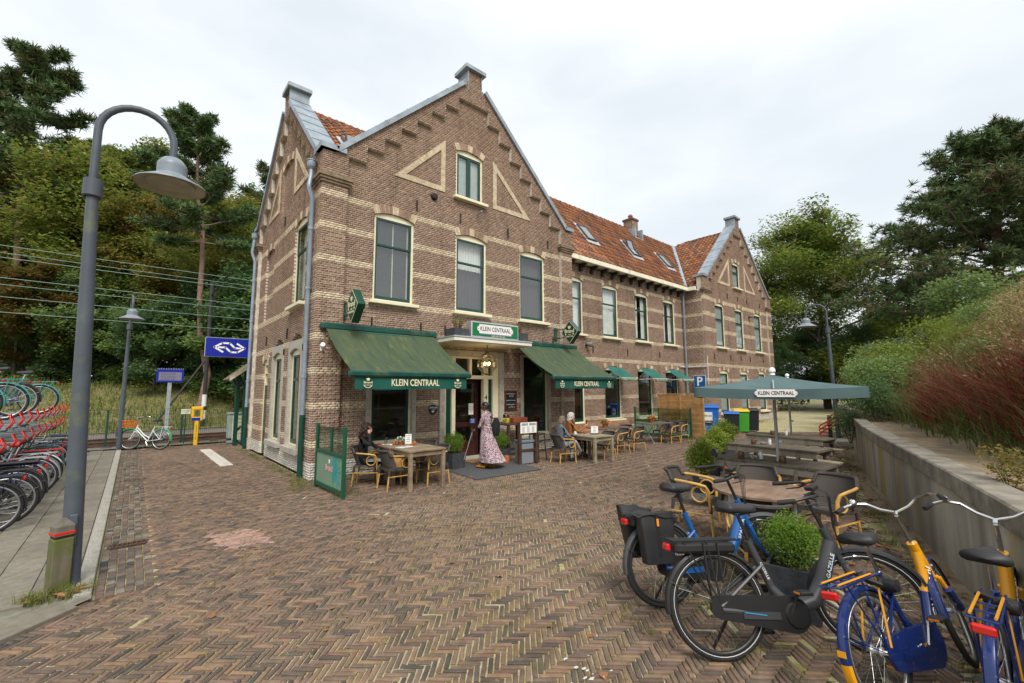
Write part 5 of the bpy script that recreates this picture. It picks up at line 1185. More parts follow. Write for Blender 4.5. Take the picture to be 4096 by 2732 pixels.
def crest(parent, c, U, V, s):
    """small beer crest: shield, lettering, wreath"""
    U, V = Vector(U), Vector(V); c = Vector(c); N = U.cross(V); m = MB()
    m.prism([(-.16, .30), (-.18, .48), (-.08, .44), (0, .52), (.08, .44), (.18, .48), (.16, .30), (0, .2)], c, U*s, V*s, N, 0, .002)
    for k in range(9):
        a = R(200+k*17.5); x, y = .42*math.cos(a), -.08+.36*math.sin(a); m.prism([(x-.05, y-.03), (x+.05, y-.05), (x+.04, y+.05), (x-.04, y+.04)], c, U*s, V*s, N, 0, .002)
    m.build('crest', CREAMINK, parent)
    text('crest_lettering', 'Brand', .30*s, CREAMINK, parent, c+V*.06*s+N*.001, U, V, width=.85*s, bold=.006*s); text('crest_lettering', 'PILSENER', .17*s, CREAMINK, parent, c-V*.2*s+N*.001, U, V, width=.62*s)
def awning(x0, x1, label):
    yb, yf, zb, zf_ = -.10, -1.70, 3.28, 2.27; t = thing('awning', label, 'awning', (0, 0, 0)); w = x1-x0
    MB().bbox((x0-.04, -.17, 3.22), (x1+.04, .10, 3.38), .035).build('cassette', CASS, t)
    m = MB(); m.grid(lambda a, b_: (x0+.05+a*(w-.1), yb+(yf-yb)*b_, zb+(zf_-zb)*b_-.10*math.sin(PI*b_)*(.7+.3*math.cos((a-.5)*3))), 18, 16); m.build('canopy', CANV, t, smooth='all')
    m = MB(); m.grid(lambda a, b_: (x0+.05+a*(w-.1), yb+.03+(yf-yb)*.09*b_, zb+.012+(zf_-zb)*.10*b_), 2, 2); m.build('canopy_top_band', CANG, t)
    MB().bbox((x0-.0, yf-.07, 2.15), (x1+.0, yf+.05, 2.27), .03).build('front_bar', CASS, t)
    m = MB(); m.grid(lambda a, b_: (x0+.12+a*(w-.24), yf-.01+.015*math.sin(a*16)*b_, 2.155-b_*.245), 40, 3); va = m.build('valance', CANG, t, smooth='all')
    cx = (x0+x1)/2; text('valance_lettering', 'KLEIN CENTRAAL', .19, CREAMINK, va, (cx, yf-.035, 2.035), X3, Z3, width=1.1, bold=.003)
    crest(va, (x0+.37, yf-.035, 2.03), X3, Z3, .20); crest(va, (x1-.37, yf-.035, 2.03), X3, Z3, .20)
    for x in (x0+.12, x1-.12):
        m = MB(); xm = x+(.45 if x < cx else -.45); m.tube([(x, -.1, 3.2), (xm, -.80, 2.42), (x, yf+.04, 2.22)], .025, 6); m.build('folding_arm', CASS, t)
    return t
awning(.13, 2.93, 'mossy dark green awning over the left ground-floor window with KLEIN CENTRAAL valance'); awning(5.62, 8.46, 'mossy dark green awning right of the entrance above the seated couple')
def mini_awning(x0, x1, words, label):
    t = thing('window_awning', label, 'awning'); yf, zf_, zb = .39, 2.32, 2.80
    m = MB(); m.grid(lambda a, b_: (x0+.03+a*(x1-x0-.06), 1.16+(yf-1.16)*b_, zb+(zf_-zb)*b_-.05*math.sin(PI*b_)), 6, 10); m.build('canopy', CANT, t, smooth='all')
    va = MB().bbox((x0+.03, yf-.006, zf_-.115), (x1-.03, yf+.006, zf_+.01), .002).build('valance', CANG, t)
    text('valance_lettering', words, .10, CREAMINK, va, ((x0+x1)/2, yf-.009, zf_-.052), X3, Z3, width=min(x1-x0-.2, .068*len(words)))
    for x in (x0+.04, x1-.04):
        m = MB(); m.tube([(x, 1.18, 2.30), (x, yf, zf_)], .014, 6); m.build('arm', M('cream_rod', (.7, .64, .45), .5, 0), t)
    MB().tube([(x0+.02, yf, zf_), (x1-.02, yf, zf_)], .016, 6).build('front_rod', M('cream_rod', (.7, .64, .45), .5, 0), t)
mini_awning(11.79, 12.92, 'Klein Centraal', 'small teal window awning reading Klein Centraal, nearest the large awning'); mini_awning(14.21, 15.37, 'Ontbijt  Lunch  Borrel  Diner', 'small teal window awning in the middle of the three'); mini_awning(16.62, 17.76, 'Verwarmd terras speciaal', 'small teal window awning nearest the parking sign')
# entrance canopy with the sign and planters on it
cp = thing('entrance_canopy', 'cream flat canopy over the cafe door', 'canopy', (0, 0, 0))
CANW = M('canopy_white', (.72, .70, .60), .6, .06, 3, dirt=.18, dcol=(.45, .42, .2), dscale=5)
MB().bbox((2.94, -1.0, 3.10), (5.55, .11, 3.21), .008).build('canopy_slab', CANW, cp)
MB().box((2.97, -.97, 3.086), (5.52, .1, 3.099)).build('soffit', M('soffit_cream', (.62, .58, .45), .8), cp)
MB().bbox((2.925, -1.02, 3.19), (5.565, .11, 3.225), .008).build('edge_strip', ALU, cp)
m = MB()
for x in (3.0, 5.49): m.tube([(x, .09, 3.36), (x, -.4, 3.23)], .012, 6)
m.build('tie_rod', ALU, cp)
sg = thing('cafe_sign', 'green light box sign reading KLEIN CENTRAAL standing on the entrance canopy', 'sign', (0, 0, 0)); SGREEN = M('sign_green', (.003, .15, .045), .35, .04)
MB().bbox((3.47, -.97, 3.228), (5.07, -.74, 3.64), .012).build('light_box', ALU, sg); MB().box((3.505, -.975, 3.262), (5.035, -.968, 3.606)).build('sign_face', SGREEN, sg)
def plaque(parent, c, U, V, w, h, matw, ink, shadow=None, txt='KLEIN CENTRAAL', d=.004):
    U, V = Vector(U).normalized(), Vector(V).normalized(); N = U.cross(V); c = Vector(c)
    def poly(): return [(-w/2, -h/2), (w/2, -h/2), (w/2, -h*.3)]+[(w/2+h*.27*math.cos(a), h*.3*math.sin(a)) for a in [R(-90+20*k) for k in range(1, 9)]]+[(w/2, h*.3), (w/2, h/2), (-w/2, h/2), (-w/2, h*.3)]+[(-w/2-h*.27*math.cos(a), h*.3*math.sin(a)) for a in [R(90-20*k) for k in range(1, 9)]]+[(-w/2, -h*.3)]
    if shadow: m = MB(); m.prism([(x+.022, y-.022) for x, y in poly()], c, U, V, N, 0, .003); m.build('plaque_shadow', shadow, parent)
    m = MB(); m.prism(poly(), c, U, V, N, .001, d+.003); o = m.build('plaque', matw, parent)
    text('sign_lettering', txt, h*.70, ink, o, c+N*(d+.005), U, V, width=w*.94, bold=.001)
    for s in (-1, 1): m = MB(); m.lathe([(0, 0), (h*.05, 0), (h*.05, .002)], 10, mat=Matrix.Translation(c+U*s*(w/2+h*.1)+N*(d+.003)) @ Matrix((U, V, N)).transposed().to_4x4()); m.build('rivet', ink, o)
plaque(sg, (4.25, -.976, 3.455), X3, Z3, 1.08, .235, M('plaque_white', (.75, .72, .70), .5, .02), BLUEINK, M('plaque_grey', (.20, .22, .36), .6, 0))
text('sign_lettering', 'ONTBIJT \u2022 LUNCH \u2022 BORREL \u2022 DINER', .05, CREAMINK, sg, (4.34, -.979, 3.285), X3, Z3, width=.46)
PLANTER = M('slate_planter', (.045, .05, .058), .8, .3, 14, bmp=.35, dirt=.15, dcol=(.09, .09, .09)); EARTH = M('potting_soil', (.035, .025, .018), 1, .2)
def sq_planter(t, w, h, taper=.0):
    m = MB(); a, b_ = w/2*(1-taper), w/2; vs = []
    for (r, z) in ((a, 0), (b_, h), (b_-.025, h), (b_-.03, h-.04)): vs += [(-r, -r, z), (r, -r, z), (r, r, z), (-r, r, z)]
    m.add(vs, [(3, 2, 1, 0)]+[(k*4+i, k*4+(i+1) % 4, (k+1)*4+(i+1) % 4, (k+1)*4+i) for k in range(3) for i in range(4)]); m.build('pot', PLANTER, t)
    r = b_-.03; MB().box((-r, -r, h-.07), (r, r, h-.035)).build('soil', EARTH, t)
L_TWIG = ML('dry_twig_leaves', [(.16, .09, .04), (.22, .13, .06), (.12, .08, .04)], .2)
def twig_plant(t, h, z0, r, green):
    m = MB(); P = []
    for k in range(22):
        a = rng.random()*6.28; e = Vector((math.cos(a)*r*rng.random(), math.sin(a)*r*rng.random(), h*rng.uniform(.55, 1))); b0 = Vector((math.cos(a)*r*.3, math.sin(a)*r*.3, z0)); m.tube([b0, b0+e*.55, b0+e], [.005, .004, .002], 4, cap=False)
        for j in range(16): f = rng.uniform(.25, 1); q = b0+e*f; P.append((q.x+rng.gauss(0, .02), q.y+rng.gauss(0, .02), q.z))
    m.build('twigs', L_TWIG, t); l = leaf_mesh('dry_leaves', P, .03, L_TWIG, nr.random(len(P)), parent=t)
    if green: leaf_mesh('green_leaves', [(p[0]*.9, p[1]*.9, p[2]+.08) for p in P[::3]], .04, L_BOX, nr.random(len(P[::3])), parent=t)
t = thing('canopy_planter', 'dark square planter with half dead bush at the left end of the canopy', 'planter', (3.21, -.72, 3.227)); sq_planter(t, .42, .2); twig_plant(t, .34, .16, .17, True)
t = thing('canopy_planter', 'dark square planter with dry twigs at the right end of the canopy', 'planter', (5.28, -.72, 3.227)); sq_planter(t, .40, .24); twig_plant(t, .42, .18, .13, False)
# lantern under the canopy
lan = thing('hanging_lantern', 'lit glass and brass lantern hanging over the cafe entrance', 'lantern', (4.24, -.62, 2.28)); BRASS = M('old_brass', (.10, .085, .05), .45, .15, metal=.6)
prof = [(.0, 0), (.10, .03), (.27, .20), (.27, .36), (.12, .55), (.05, .58)]; n8 = 8; m = MB()
for (r0, z0), (r1, z1) in zip(prof[1:], prof[2:]):
    for k in range(n8):
        a0, a1 = 2*PI*k/n8, 2*PI*(k+1)/n8; m.tube([(r0*math.cos(a0), r0*math.sin(a0), z0), (r1*math.cos(a0), r1*math.sin(a0), z1)], .005, 5); m.tube([(r0*math.cos(a0), r0*math.sin(a0), z0), (r0*math.cos(a1), r0*math.sin(a1), z0)], .005, 5)
m.lathe([(.0, .63), (.05, .62), (.06, .58), (.05, .56)], 10).lathe([(0, -.01), (.03, 0), (.10, .03)], 10).tube([(0, 0, .62), (0, 0, .80)], .012, 6); m.build('lantern_frame', BRASS, lan)
m = MB(); m.lathe([(r, z) for r, z in prof[1:5]], n8); m.build('lantern_glass', MG('lantern_glass', (.93, .92, .86), 1.25), lan)
BULB = bpy.data.materials.new('lit_bulb'); BULB.use_nodes = True; bb = BULB.node_tree.nodes['Principled BSDF']; bb.inputs['Emission Color'].default_value = (1, .62, .2, 1); bb.inputs['Emission Strength'].default_value = 9
for k in range(4):
    a = k*PI/2+.4; m = MB(); m.lathe([(0, .30), (.016, .31), (.018, .345), (.006, .385), (0, .39)], 8, (.075*math.cos(a), .075*math.sin(a), -.04)); m.build('bulb', BULB, lan, smooth=True)
    m = MB(); m.tube([(0, 0, .2), (.075*math.cos(a), .075*math.sin(a), .22), (.075*math.cos(a), .075*math.sin(a), .27)], .006, 5); m.build('lamp_arm', BRASS, lan)
pl = bpy.data.lights.new('lantern_light', 'POINT'); pl.energy = 3; pl.color = (1, .7, .35); pl.shadow_soft_size = .1; plo = bpy.data.objects.new('lantern_light', pl); COL.objects.link(plo); plo.parent = lan; plo.location = (0, 0, .3)
# diamond brewery signs
DGREEN = M('diamond_green', (.004, .05, .026), .25, .08, spec=.5)
def diamond(x, label):
    t = thing('diamond_sign', label, 'sign', (x, -.6, 3.72)); a, h, d = .36, .385, .17; U, V = Vector((0, -1, 0)), Vector((0, 0, 1))
    def dia(s): 
        P = [(0, -h*s), (a*s, 0), (0, h*s), (-a*s, 0)]; o = []
        for i in range(4):
            p, q, r_ = Vector(P[i-1]), Vector(P[i]), Vector(P[(i+1) % 4]); o += [tuple(q+(p-q)*.07), tuple(q+(p-q)*.015+(r_-q)*.015), tuple(q+(r_-q)*.07)]
        return o
    m = MB(); m.prism(dia(1), (0, 0, 0), U, V, (-1, 0, 0), -d, 0); m.build('sign_box', DGREEN, t)
    m = MB(); m.prism(dia(.96), (0, 0, 0), U, V, (-1, 0, 0), 0, .003); m.build('sign_border', CREAMINK, t)
    m = MB(); m.prism(dia(.91), (0, 0, 0), U, V, (-1, 0, 0), .003, .006); m.build('sign_face', DGREEN, t)
    c = Vector((-.0075, 0, 0)); text('sign_lettering', 'Brand', .165, CREAMINK, t, c+V*.03, U, V, width=.40, bold=.004); text('sign_lettering', '- 1340 -', .06, CREAMINK, t, c-V*.085, U, V); text('sign_lettering', 'BIERBROUWERIJ', .062, CREAMINK, t, c-V*.145, U, V, width=.30)
    m = MB(); m.prism([(-.05, .13), (-.055, .2), (-.025, .185), (0, .21), (.025, .185), (.055, .2), (.05, .13), (0, .085)], (0, 0, 0), U, V, (-1, 0, 0), .006, .008)
    for s in (-1, 1): m.prism([(s*.16-.03, -.08), (s*.16+.01, -.105), (s*.16+.03, -.06), (s*.16-.01, -.035)], (0, 0, 0), U, V, (-1, 0, 0), .006, .008)
    m.build('sign_emblem', CREAMINK, t)
    m = MB(); m.bbox((.01, .66, -.22), (.13, .70, .2), .006).tube([(.07, .68, .13), (.07, .28, .13)], .014, 6).tube([(.07, .68, -.15), (.07, .25, -.15)], .014, 6); m.build('wall_bracket', CASS, t)
diamond(.55, 'green diamond beer sign projecting from the wall above the left awning'); diamond(7.60, 'green diamond beer sign projecting from the wall above the right awning')
# chalkboard and round sign on the wall
t = thing('chalkboard', 'brown framed chalkboard menu on the wall right of the door', 'chalkboard', (5.68, .1, 1.565)); mm = frame_mat((0, 0, 0), X3, (0, -1, 0))
WDK = MW('dark_red_board', (.08, .025, .012), (.13, .04, .02), axis=2)
m = MB(); m.bbox((-.235, 0, -.295), (-.19, .035, .295), .004, 0, mm).bbox((.19, 0, -.295), (.235, .035, .295), .004, 0, mm).bbox((-.19, 0, .25), (.19, .034, .295), .004, 0, mm).bbox((-.19, 0, -.295), (.19, .034, -.25), .004, 0, mm); m.build('board_frame', WDK, t)
MB().box((-.19, 0, -.25), (.19, .012, .25), 0, mm).build('board', M('slate_black', (.012, .013, .015), .7, .2), t)
CHALK = M('chalk', (.62, .64, .66), .9, 0)
for x, z, s, sz in ((-.14, .20, 'Voor', .05), (.03, .2, 'Zalmtartaar', .055), (.03, .155, 'gerookt met', .035), (.03, .115, 'mosterddille', .035), (-.13, .0, 'Hoofd', .045), (.05, .0, 'Verse mosselen', .045), (-.13, -.12, 'Dessert', .045), (.04, -.12, 'Cr\u00e8me Br\u00fbl\u00e9e', .045), (.03, -.16, 'met', .035), (.04, -.20, 'Grand Marnier', .042)): text('chalk_lettering', s, sz, CHALK, t, (x, -.0135, z), X3, Z3, shear=.25, thick=.001)
t = thing('round_sign', 'small round black enamel sign on the brick between left window and door', 'sign', (3.02, .09, 1.385)); m = MB(); m.lathe([(0, .012), (.125, .012), (.13, 0), (.13, -.01)], 28, mat=Matrix.Rotation(PI/2, 4, 'X')); m.build('disc', M('black_enamel', (.02, .025, .035), .4, .1), t)
text('sign_lettering', 'Alfredo', .075, CHALK, t, (-.01, -.014, .05), X3, Z3, shear=.4, bold=.001, thick=.001); text('sign_lettering', 'espresso', .035, CHALK, t, (.02, -.014, .005), X3, Z3, thick=.001); m = MB(); m.prism([(-.05, -.03), (-.04, -.075), (.02, -.075), (.03, -.03)], (0, 0, 0), X3, Z3, (0, -1, 0), .012, .015); m.build('cup_emblem', CHALK, t)
# P sign on the side wall
t = thing('parking_sign', 'square blue parking sign with a white P at the inner corner', 'sign', (18.56, .51, 2.22)); BLUE = M('sign_blue', (.01, .10, .33), .4, .05)
m = MB(); m.bbox((-.02, -.31, -.32), (0, .31, .32), .005); m.build('sign_plate', WHITEP, t); MB().box((-.026, -.29, -.30), (-.0205, .29, .30)).build('sign_face', BLUE, t); text('sign_lettering', 'P', .62, WHITEINK, t, (-.029, 0, 0), (0, -1, 0), Z3, bold=.01); MB().bbox((0, -.03, -.9), (.05, .03, .3), .004).build('post', ALU, t)
# NS sign on the left gable
t = thing('station_sign', 'blue station sign with white double arrow logo fixed to the left gable', 'sign', (0, 7.0, 0)); NSB = M('station_blue', (.006, .018, .30), .35, .04); MB().bbox((-1.27, -.0, 2.99), (.10, .14, 3.62), .01).build('light_box', ALU, t); MB().box((-1.26, -.006, 3.0), (.09, -.0005, 3.61)).build('sign_face', NSB, t)
m = MB(); c0 = Vector((-.60, -.006, 3.30)); w_ = .055
def stroke(pts):
    for (x0, y0), (x1, y1) in zip(pts, pts[1:]):
        d = Vector((x1-x0, y1-y0)).normalized(); n_ = Vector((-d.y, d.x))*w_/2; e = d*w_*.35
        m.prism([(x0-e.x+n_.x, y0-e.y+n_.y), (x0-e.x-n_.x, y0-e.y-n_.y), (x1+e.x-n_.x, y1+e.y-n_.y), (x1+e.x+n_.x, y1+e.y+n_.y)], c0, X3, Z3, (0, -1, 0), .0, .006)
NP = lambda P: [((a-816)*.0042, -(b_-103)*.0042) for a, b_ in P]
stroke(NP([(770, 137), (715, 102), (765, 68), (815, 68), (850, 104), (888, 104)])); stroke(NP([(744, 102), (788, 102), (823, 137), (868, 137), (917, 104), (866, 70)])); m.build('arrow_logo', WHITEINK, t)
m = MB(); m.tube([(-.05, .07, 3.3), (.2, .07, 3.3)], .03, 8); m.build('arm', ALU, t)
# ================================================================== STREET LAMPS
LGREY = M('lamp_grey_paint', (.068, .082, .10), .5, .2, 3, dirt=.25, dcol=(.16, .165, .05), dscale=2.2); LPALE = M('lamp_pale_grey', (.20, .235, .27), .4, .1, 3); LIN = M('lamp_lining', (.30, .27, .22), .8, .2, 6)
def street_lamp(loc, rz, label, lean=(0, 0), k=1.0):
    t = thing('street_lamp', label, 'street lamp', loc, rz, 'grey bell street lamps'); L = lambda z: (lean[0]*z/4, lean[1]*z/4)
    m = MB(); m.tube([(*L(z), z) for z in (0, .5, 2.0, 3.93)], [.078*k, .076*k, .068*k, .050*k], 18); m.build('lower_post', LGREY, t, smooth=True)
    m = MB(); m.lathe([(.062*k, 3.90), (.082*k, 3.91), (.082*k, 4.09), (.045*k, 4.10)], 16, (*L(4), 0)); m.build('collar', LGREY, t, smooth=True)
    m = MB(); x0 = L(4.2)[0]; y0 = L(4.2)[1]; ar = [(x0, y0, 4.05), (x0, y0, 4.62)]+[(x0+.32-.32*math.cos(a), y0, 4.66+.34*math.sin(a)) for a in [PI*i/14 for i in range(15)]]+[(x0+.64, y0, 4.5)]; m.tube(ar, .036*k, 12); m.build('arm', LGREY, t, smooth=True)
    hx, hz = x0+.64, 4.50; m = MB(); m.lathe([(.0, .03), (.05, .03), (.09, .01), (.135, -.05), (.14, -.075), (.14, -.085), (.14, -.18), (.16, -.20), (.22, -.235), (.33, -.30), (.335, -.315)], 26, (hx, y0, hz)); m.build('lamp_shade', LPALE, t, smooth=True)
    m = MB(); m.lathe([(.328, -.312), (.30, -.30), (.23, -.27), (.22, -.29), (0, -.29)], 26, (hx, y0, hz)); m.build('diffuser', LIN, t, smooth=True)
    m = MB(); m.cbox((0, -.09, .55), (.06, .03, .28), bev=.006); m.build('service_hatch', LGREY, t)
    return t
street_lamp((-3.25, -3.72, .02), R(-6), 'tall grey street lamp in the left foreground behind the wooden bollard', lean=(-.12, -.02)); street_lamp((-3.15, 9.27, .02), R(-86), 'smaller looking grey street lamp by the white bicycle near the railway', k=.9); street_lamp((16.3, -5.55, 0), R(102), 'grey street lamp at the planted bank beyond the parasols', lean=(.05, -.05), k=.95)
# wooden bollard
t = thing('bollard', 'mossy square wooden bollard with a red stripe at the left kerb', 'bollard', (-3.33, -3.80, .03), .35); BOL = MW('mossy_oak', (.11, .095, .065), (.18, .155, .11), axis=2, moss=(5, .40, (.09, .115, .02)))
m = MB(); w = .072
vs = [(sx*w, sy*w, z) for z in (0, .49, .49, .57) for sx, sy in ((-1, -1), (1, -1), (1, 1), (-1, 1))]; m.bbox((-w, -w, 0), (w, w, .48), .008); m.build('post', BOL, t)
m = MB(); m.bbox((-w+.008, -w+.008, .475), (w-.008, w-.008, .50), .002); m.build('groove', M('dark_groove', (.02, .018, .012), .9), t)
m = MB(); m.bbox((-w, -w, .50), (w, w, .60), .008); m.add([(-w+.006, -w+.006, .60), (w-.006, -w+.006, .60), (w-.006, w-.006, .60), (-w+.006, w-.006, .60), (-.02, -.02, .655), (.02, -.02, .655), (.02, .02, .655), (-.02, .02, .655)], [(0, 1, 5, 4), (1, 2, 6, 5), (2, 3, 7, 6), (3, 0, 4, 7), (4, 5, 6, 7)]); m.build('post_head', MW('weathered_oak', (.10, .09, .07), (.20, .18, .145), axis=2), t)
MB().bbox((-w-.002, -w-.002, .515), (w+.002, w+.002, .54), .002).build('red_stripe', M('red_reflector', (.55, .02, .01), .4, .1), t)
# ================================================================== BACKGROUND LEFT: fence, display, validator, cabinet, shelter, mast, wires
FG = M('fence_green', (.012, .05, .035), .5, .2)
def mesh_fence(A, B, h, n, label, zf_=lambda x, y: 0, pitch=.06):
    A, B = Vector(A), Vector(B); t = thing('wire_fence', label, 'fence', A); d = B-A; L = d.length; u = d.normalized()
    for i in range(n+1):
        q = A+d*i/n; z = zf_(q.x, q.y); m = MB(); m.bbox((-.03, -.03, z-.2), (.03, .03, z+h+.05), .005); m.build('post', FG, t, loc=d*i/n)
    m = MB(); k = int(L/pitch)
    for i in range(k):
        q = u*(i*pitch); z = zf_(A.x+q.x, A.y+q.y); m.add([(q.x-.003, q.y, z+.05), (q.x+.003, q.y, z+.05), (q.x+.003, q.y, z+h), (q.x-.003, q.y, z+h)], [(0, 1, 2, 3)])
    for j in range(int(h/.2)+1):
        for i in range(n):
            a, b_ = d*i/n, d*(i+1)/n; za, zb = zf_(A.x+a.x, A.y+a.y)+.06+j*.2, zf_(A.x+b_.x, A.y+b_.y)+.06+j*.2; m.add([(a.x, a.y, za-.004), (b_.x, b_.y, zb-.004), (b_.x, b_.y, zb+.004), (a.x, a.y, za+.004)], [(0, 1, 2, 3)])
    stuff(m.build('wire_mesh', FG, t))
mesh_fence((-9.5, 10.15, 0), (.5, 10.15, 0), 1.22, 5, 'green wire mesh fence between the square and the railway track'); mesh_fence((-12, 28.6, 0), (8, 28.6, 0), 1.4, 8, 'dark wire fence on top of the embankment before the wood', emb_z, .12)
t = thing('departure_display', 'blue departure display on a grey post beyond the railway fence', 'display', (-1.75, 14, 0)); MB().bbox((-.07, -.06, 0), (.07, .06, 2.3), .01).build('post', M('grey_post', (.30, .33, .35), .45), t); MB().bbox((-.46, -.08, 2.26), (.46, .14, 2.82), .015).build('casing', NSB, t); MB().box((-.39, -.085, 2.34), (.39, -.081, 2.70)).build('screen', M('lcd_screen', (.20, .19, .27), .3, .05), t)
for i in range(5): text('display_lettering', ('12:09  Amsterdam Centraal', '12:18  Zandvoort aan Zee', '12:24  Haarlem', '12:39  Amsterdam Centraal', '12:48  Zandvoort aan Zee')[i], .048, BLUEINK, t, (-.08, -.087, 2.66-i*.07), X3, Z3, width=.5)
m = MB()
for i in range(16): m.tube([(-.43+i*.057, .03, 2.82), (-.43+i*.057, .03, 2.87)], .007, 4)
stuff(m.build('bird_spikes', WHITEP, t))
YEL = M('yellow_enamel', (.72, .42, .015), .4, .06); t = thing('card_validator', 'yellow card validator post at the edge of the railway', 'validator', (-1.14, 9.18, 0), R(-12)); MB().bbox((-.06, -.05, 0), (.06, .05, .84), .008).build('post', YEL, t)
m = MB(); m.bbox((-.17, -.06, .84), (.17, .06, .98), .02).bbox((-.17, -.06, 1.22), (.17, .06, 1.34), .02).bbox((-.17, -.058, .98), (-.09, .058, 1.22), .01).bbox((.09, -.058, .98), (.17, .058, 1.22), .01); m.build('reader_frame', YEL, t); MB().box((-.16, -.066, .86), (.10, -.0605, .96)).build('blue_print', NSB, t); text('post_lettering', 'Hier in- en uitchecken', .05, BLUEINK, t, (0, -.052, .45), (0, 0, 1), (-1, 0, 0), width=.5)
t = thing('notice_board', 'small pale notice board on the fence left of the yellow validator', 'sign', (-1.42, 9.9, 0)); MB().bbox((-.14, -.01, 1.06), (.14, .01, 1.24), .004).build('board', M('pale_green_board', (.62, .66, .5), .6), t); MB().tube([(0, .02, 0), (0, .02, 1.1)], .02, 6).build('post', FG, t)
for i in range(3): text('board_lettering', ('Verboden toegang', 'voor onbevoegden', 'Art. 461')[i], .03, BLUEINK, t, (0, -.012, 1.2-i*.045), X3, Z3)
t = thing('relay_cabinet', 'grey green metal relay cabinet behind the building corner', 'cabinet', (.32, 9.95, 0)); GRC = M('cabinet_green', (.33, .40, .36), .5, .08); MB().bbox((-.42, -.25, .1), (.42, .25, 1.0), .012).build('body', GRC, t); MB().bbox((-.45, -.28, 1.0), (.45, .28, 1.06), .012).build('lid', GRC, t); MB().box((-.40, -.255, .15), (-.02, -.2505, .95)).build('door', M('cabinet_door', (.36, .43, .39), .5), t); MB().bbox((-.4, -.22, 0), (.4, .22, .1), .006).build('plinth', IRON, t)
t = thing('pavement_sign', 'cream pavement sign of the cafe at the rear corner on a grey rubber foot', 'sign', (.12, 8.75, 0), R(-20)); MB().bbox((-.24, -.03, .12), (.36, .03, .98), .01).build('board', M('cream_board', (.66, .62, .46), .6), t); MB().bbox((-.38, -.2, 0), (.38, .2, .1), .03).build('foot', M('grey_rubber', (.16, .18, .2), .6), t)
for i, s in enumerate(('KLEIN CENTRAAL', 'Medewerkers gezocht', 'voor keuken en bediening', 'Loop even binnen', 'of mail ons')): text('sign_lettering', s, .06, BLUEINK, t, (.06, -.033, .88-i*.13), X3, Z3, width=.5)
# platform shelter behind the station
t = thing('platform_shelter', 'platform roof with cream edge on dark green posts behind the building', 'shelter', (0, 7.9, 0)); sheet('roof_boards', [(-.42, -.3, 2.30), (.6, -.3, 3.15), (.6, 1.6, 3.15), (-.42, 1.6, 2.30)], M('shelter_roof', (.16, .11, .08), .8), t, .06); m = MB(); m.prism([(-.46, 2.22), (.6, 3.08), (.6, 3.24), (-.46, 2.38)], (0, -.34, 0), X3, Z3, Y3, 0, .05); m.build('barge_board', CREAM, t)
for x in (-.12, .12): m = MB(); m.bbox((x-.06, .2, 0), (x+.06, .32, 2.6), .01); m.tube([(x, .26, 1.9), (x-.2, .26, 2.4)], .04, 6); m.build('post', GREEN, t)
# catenary mast and wires
t = thing('catenary_mast', 'thin dark overhead line mast with white bands and a slanting stay beyond the track', 'mast', (-.12, 17.6, 0)); m = MB(); m.tube([(0, 0, 0), (0, 0, 7.6)], .09, 8); m.build('pole', M('mast_dark', (.03, .03, .03), .6), t); m = MB(); m.lathe([(.10, 1.1), (.10, 1.7)], 10).lathe([(.10, .45), (.10, .9)], 10); m.build('white_band', WHITEP, t); m = MB(); m.tube([(0, 0, 3.6), (-1.9, 0, .3)], .05, 6); m.build('stay', MATS['mast_dark'], t); m = MB(); m.tube([(0, 0, 6.9), (0, -6.0, 6.9)], .04, 6).tube([(0, 0, 7.5), (0, -5.0, 6.95)], .02, 5).tube([(0, -2.2, 6.9), (0, -1.6, 5.8)], .03, 5); m.build('cantilever', MATS['mast_dark'], t)
WIRE = M('copper_wire', (.20, .32, .27), .5, .1)
for y, z, d in ((13.0, 6.95, 'topmost'), (13.15, 6.72, 'second'), (13.0, 6.52, 'third'), (13.0, 5.80, 'fourth'), (13.12, 5.58, 'fifth'), (15.6, 5.5, 'sixth'), (15.6, 4.9, 'lowest')):
    m = MB(); m.tube([(-60+i*8, y, z+.10*((i % 6)/6-.5)**2*4) for i in range(16)], .011, 5); tag(m.build('overhead_wire', WIRE), f'{d} of the thin pale green overhead railway wires across the wood', 'wire', 'overhead railway wires')
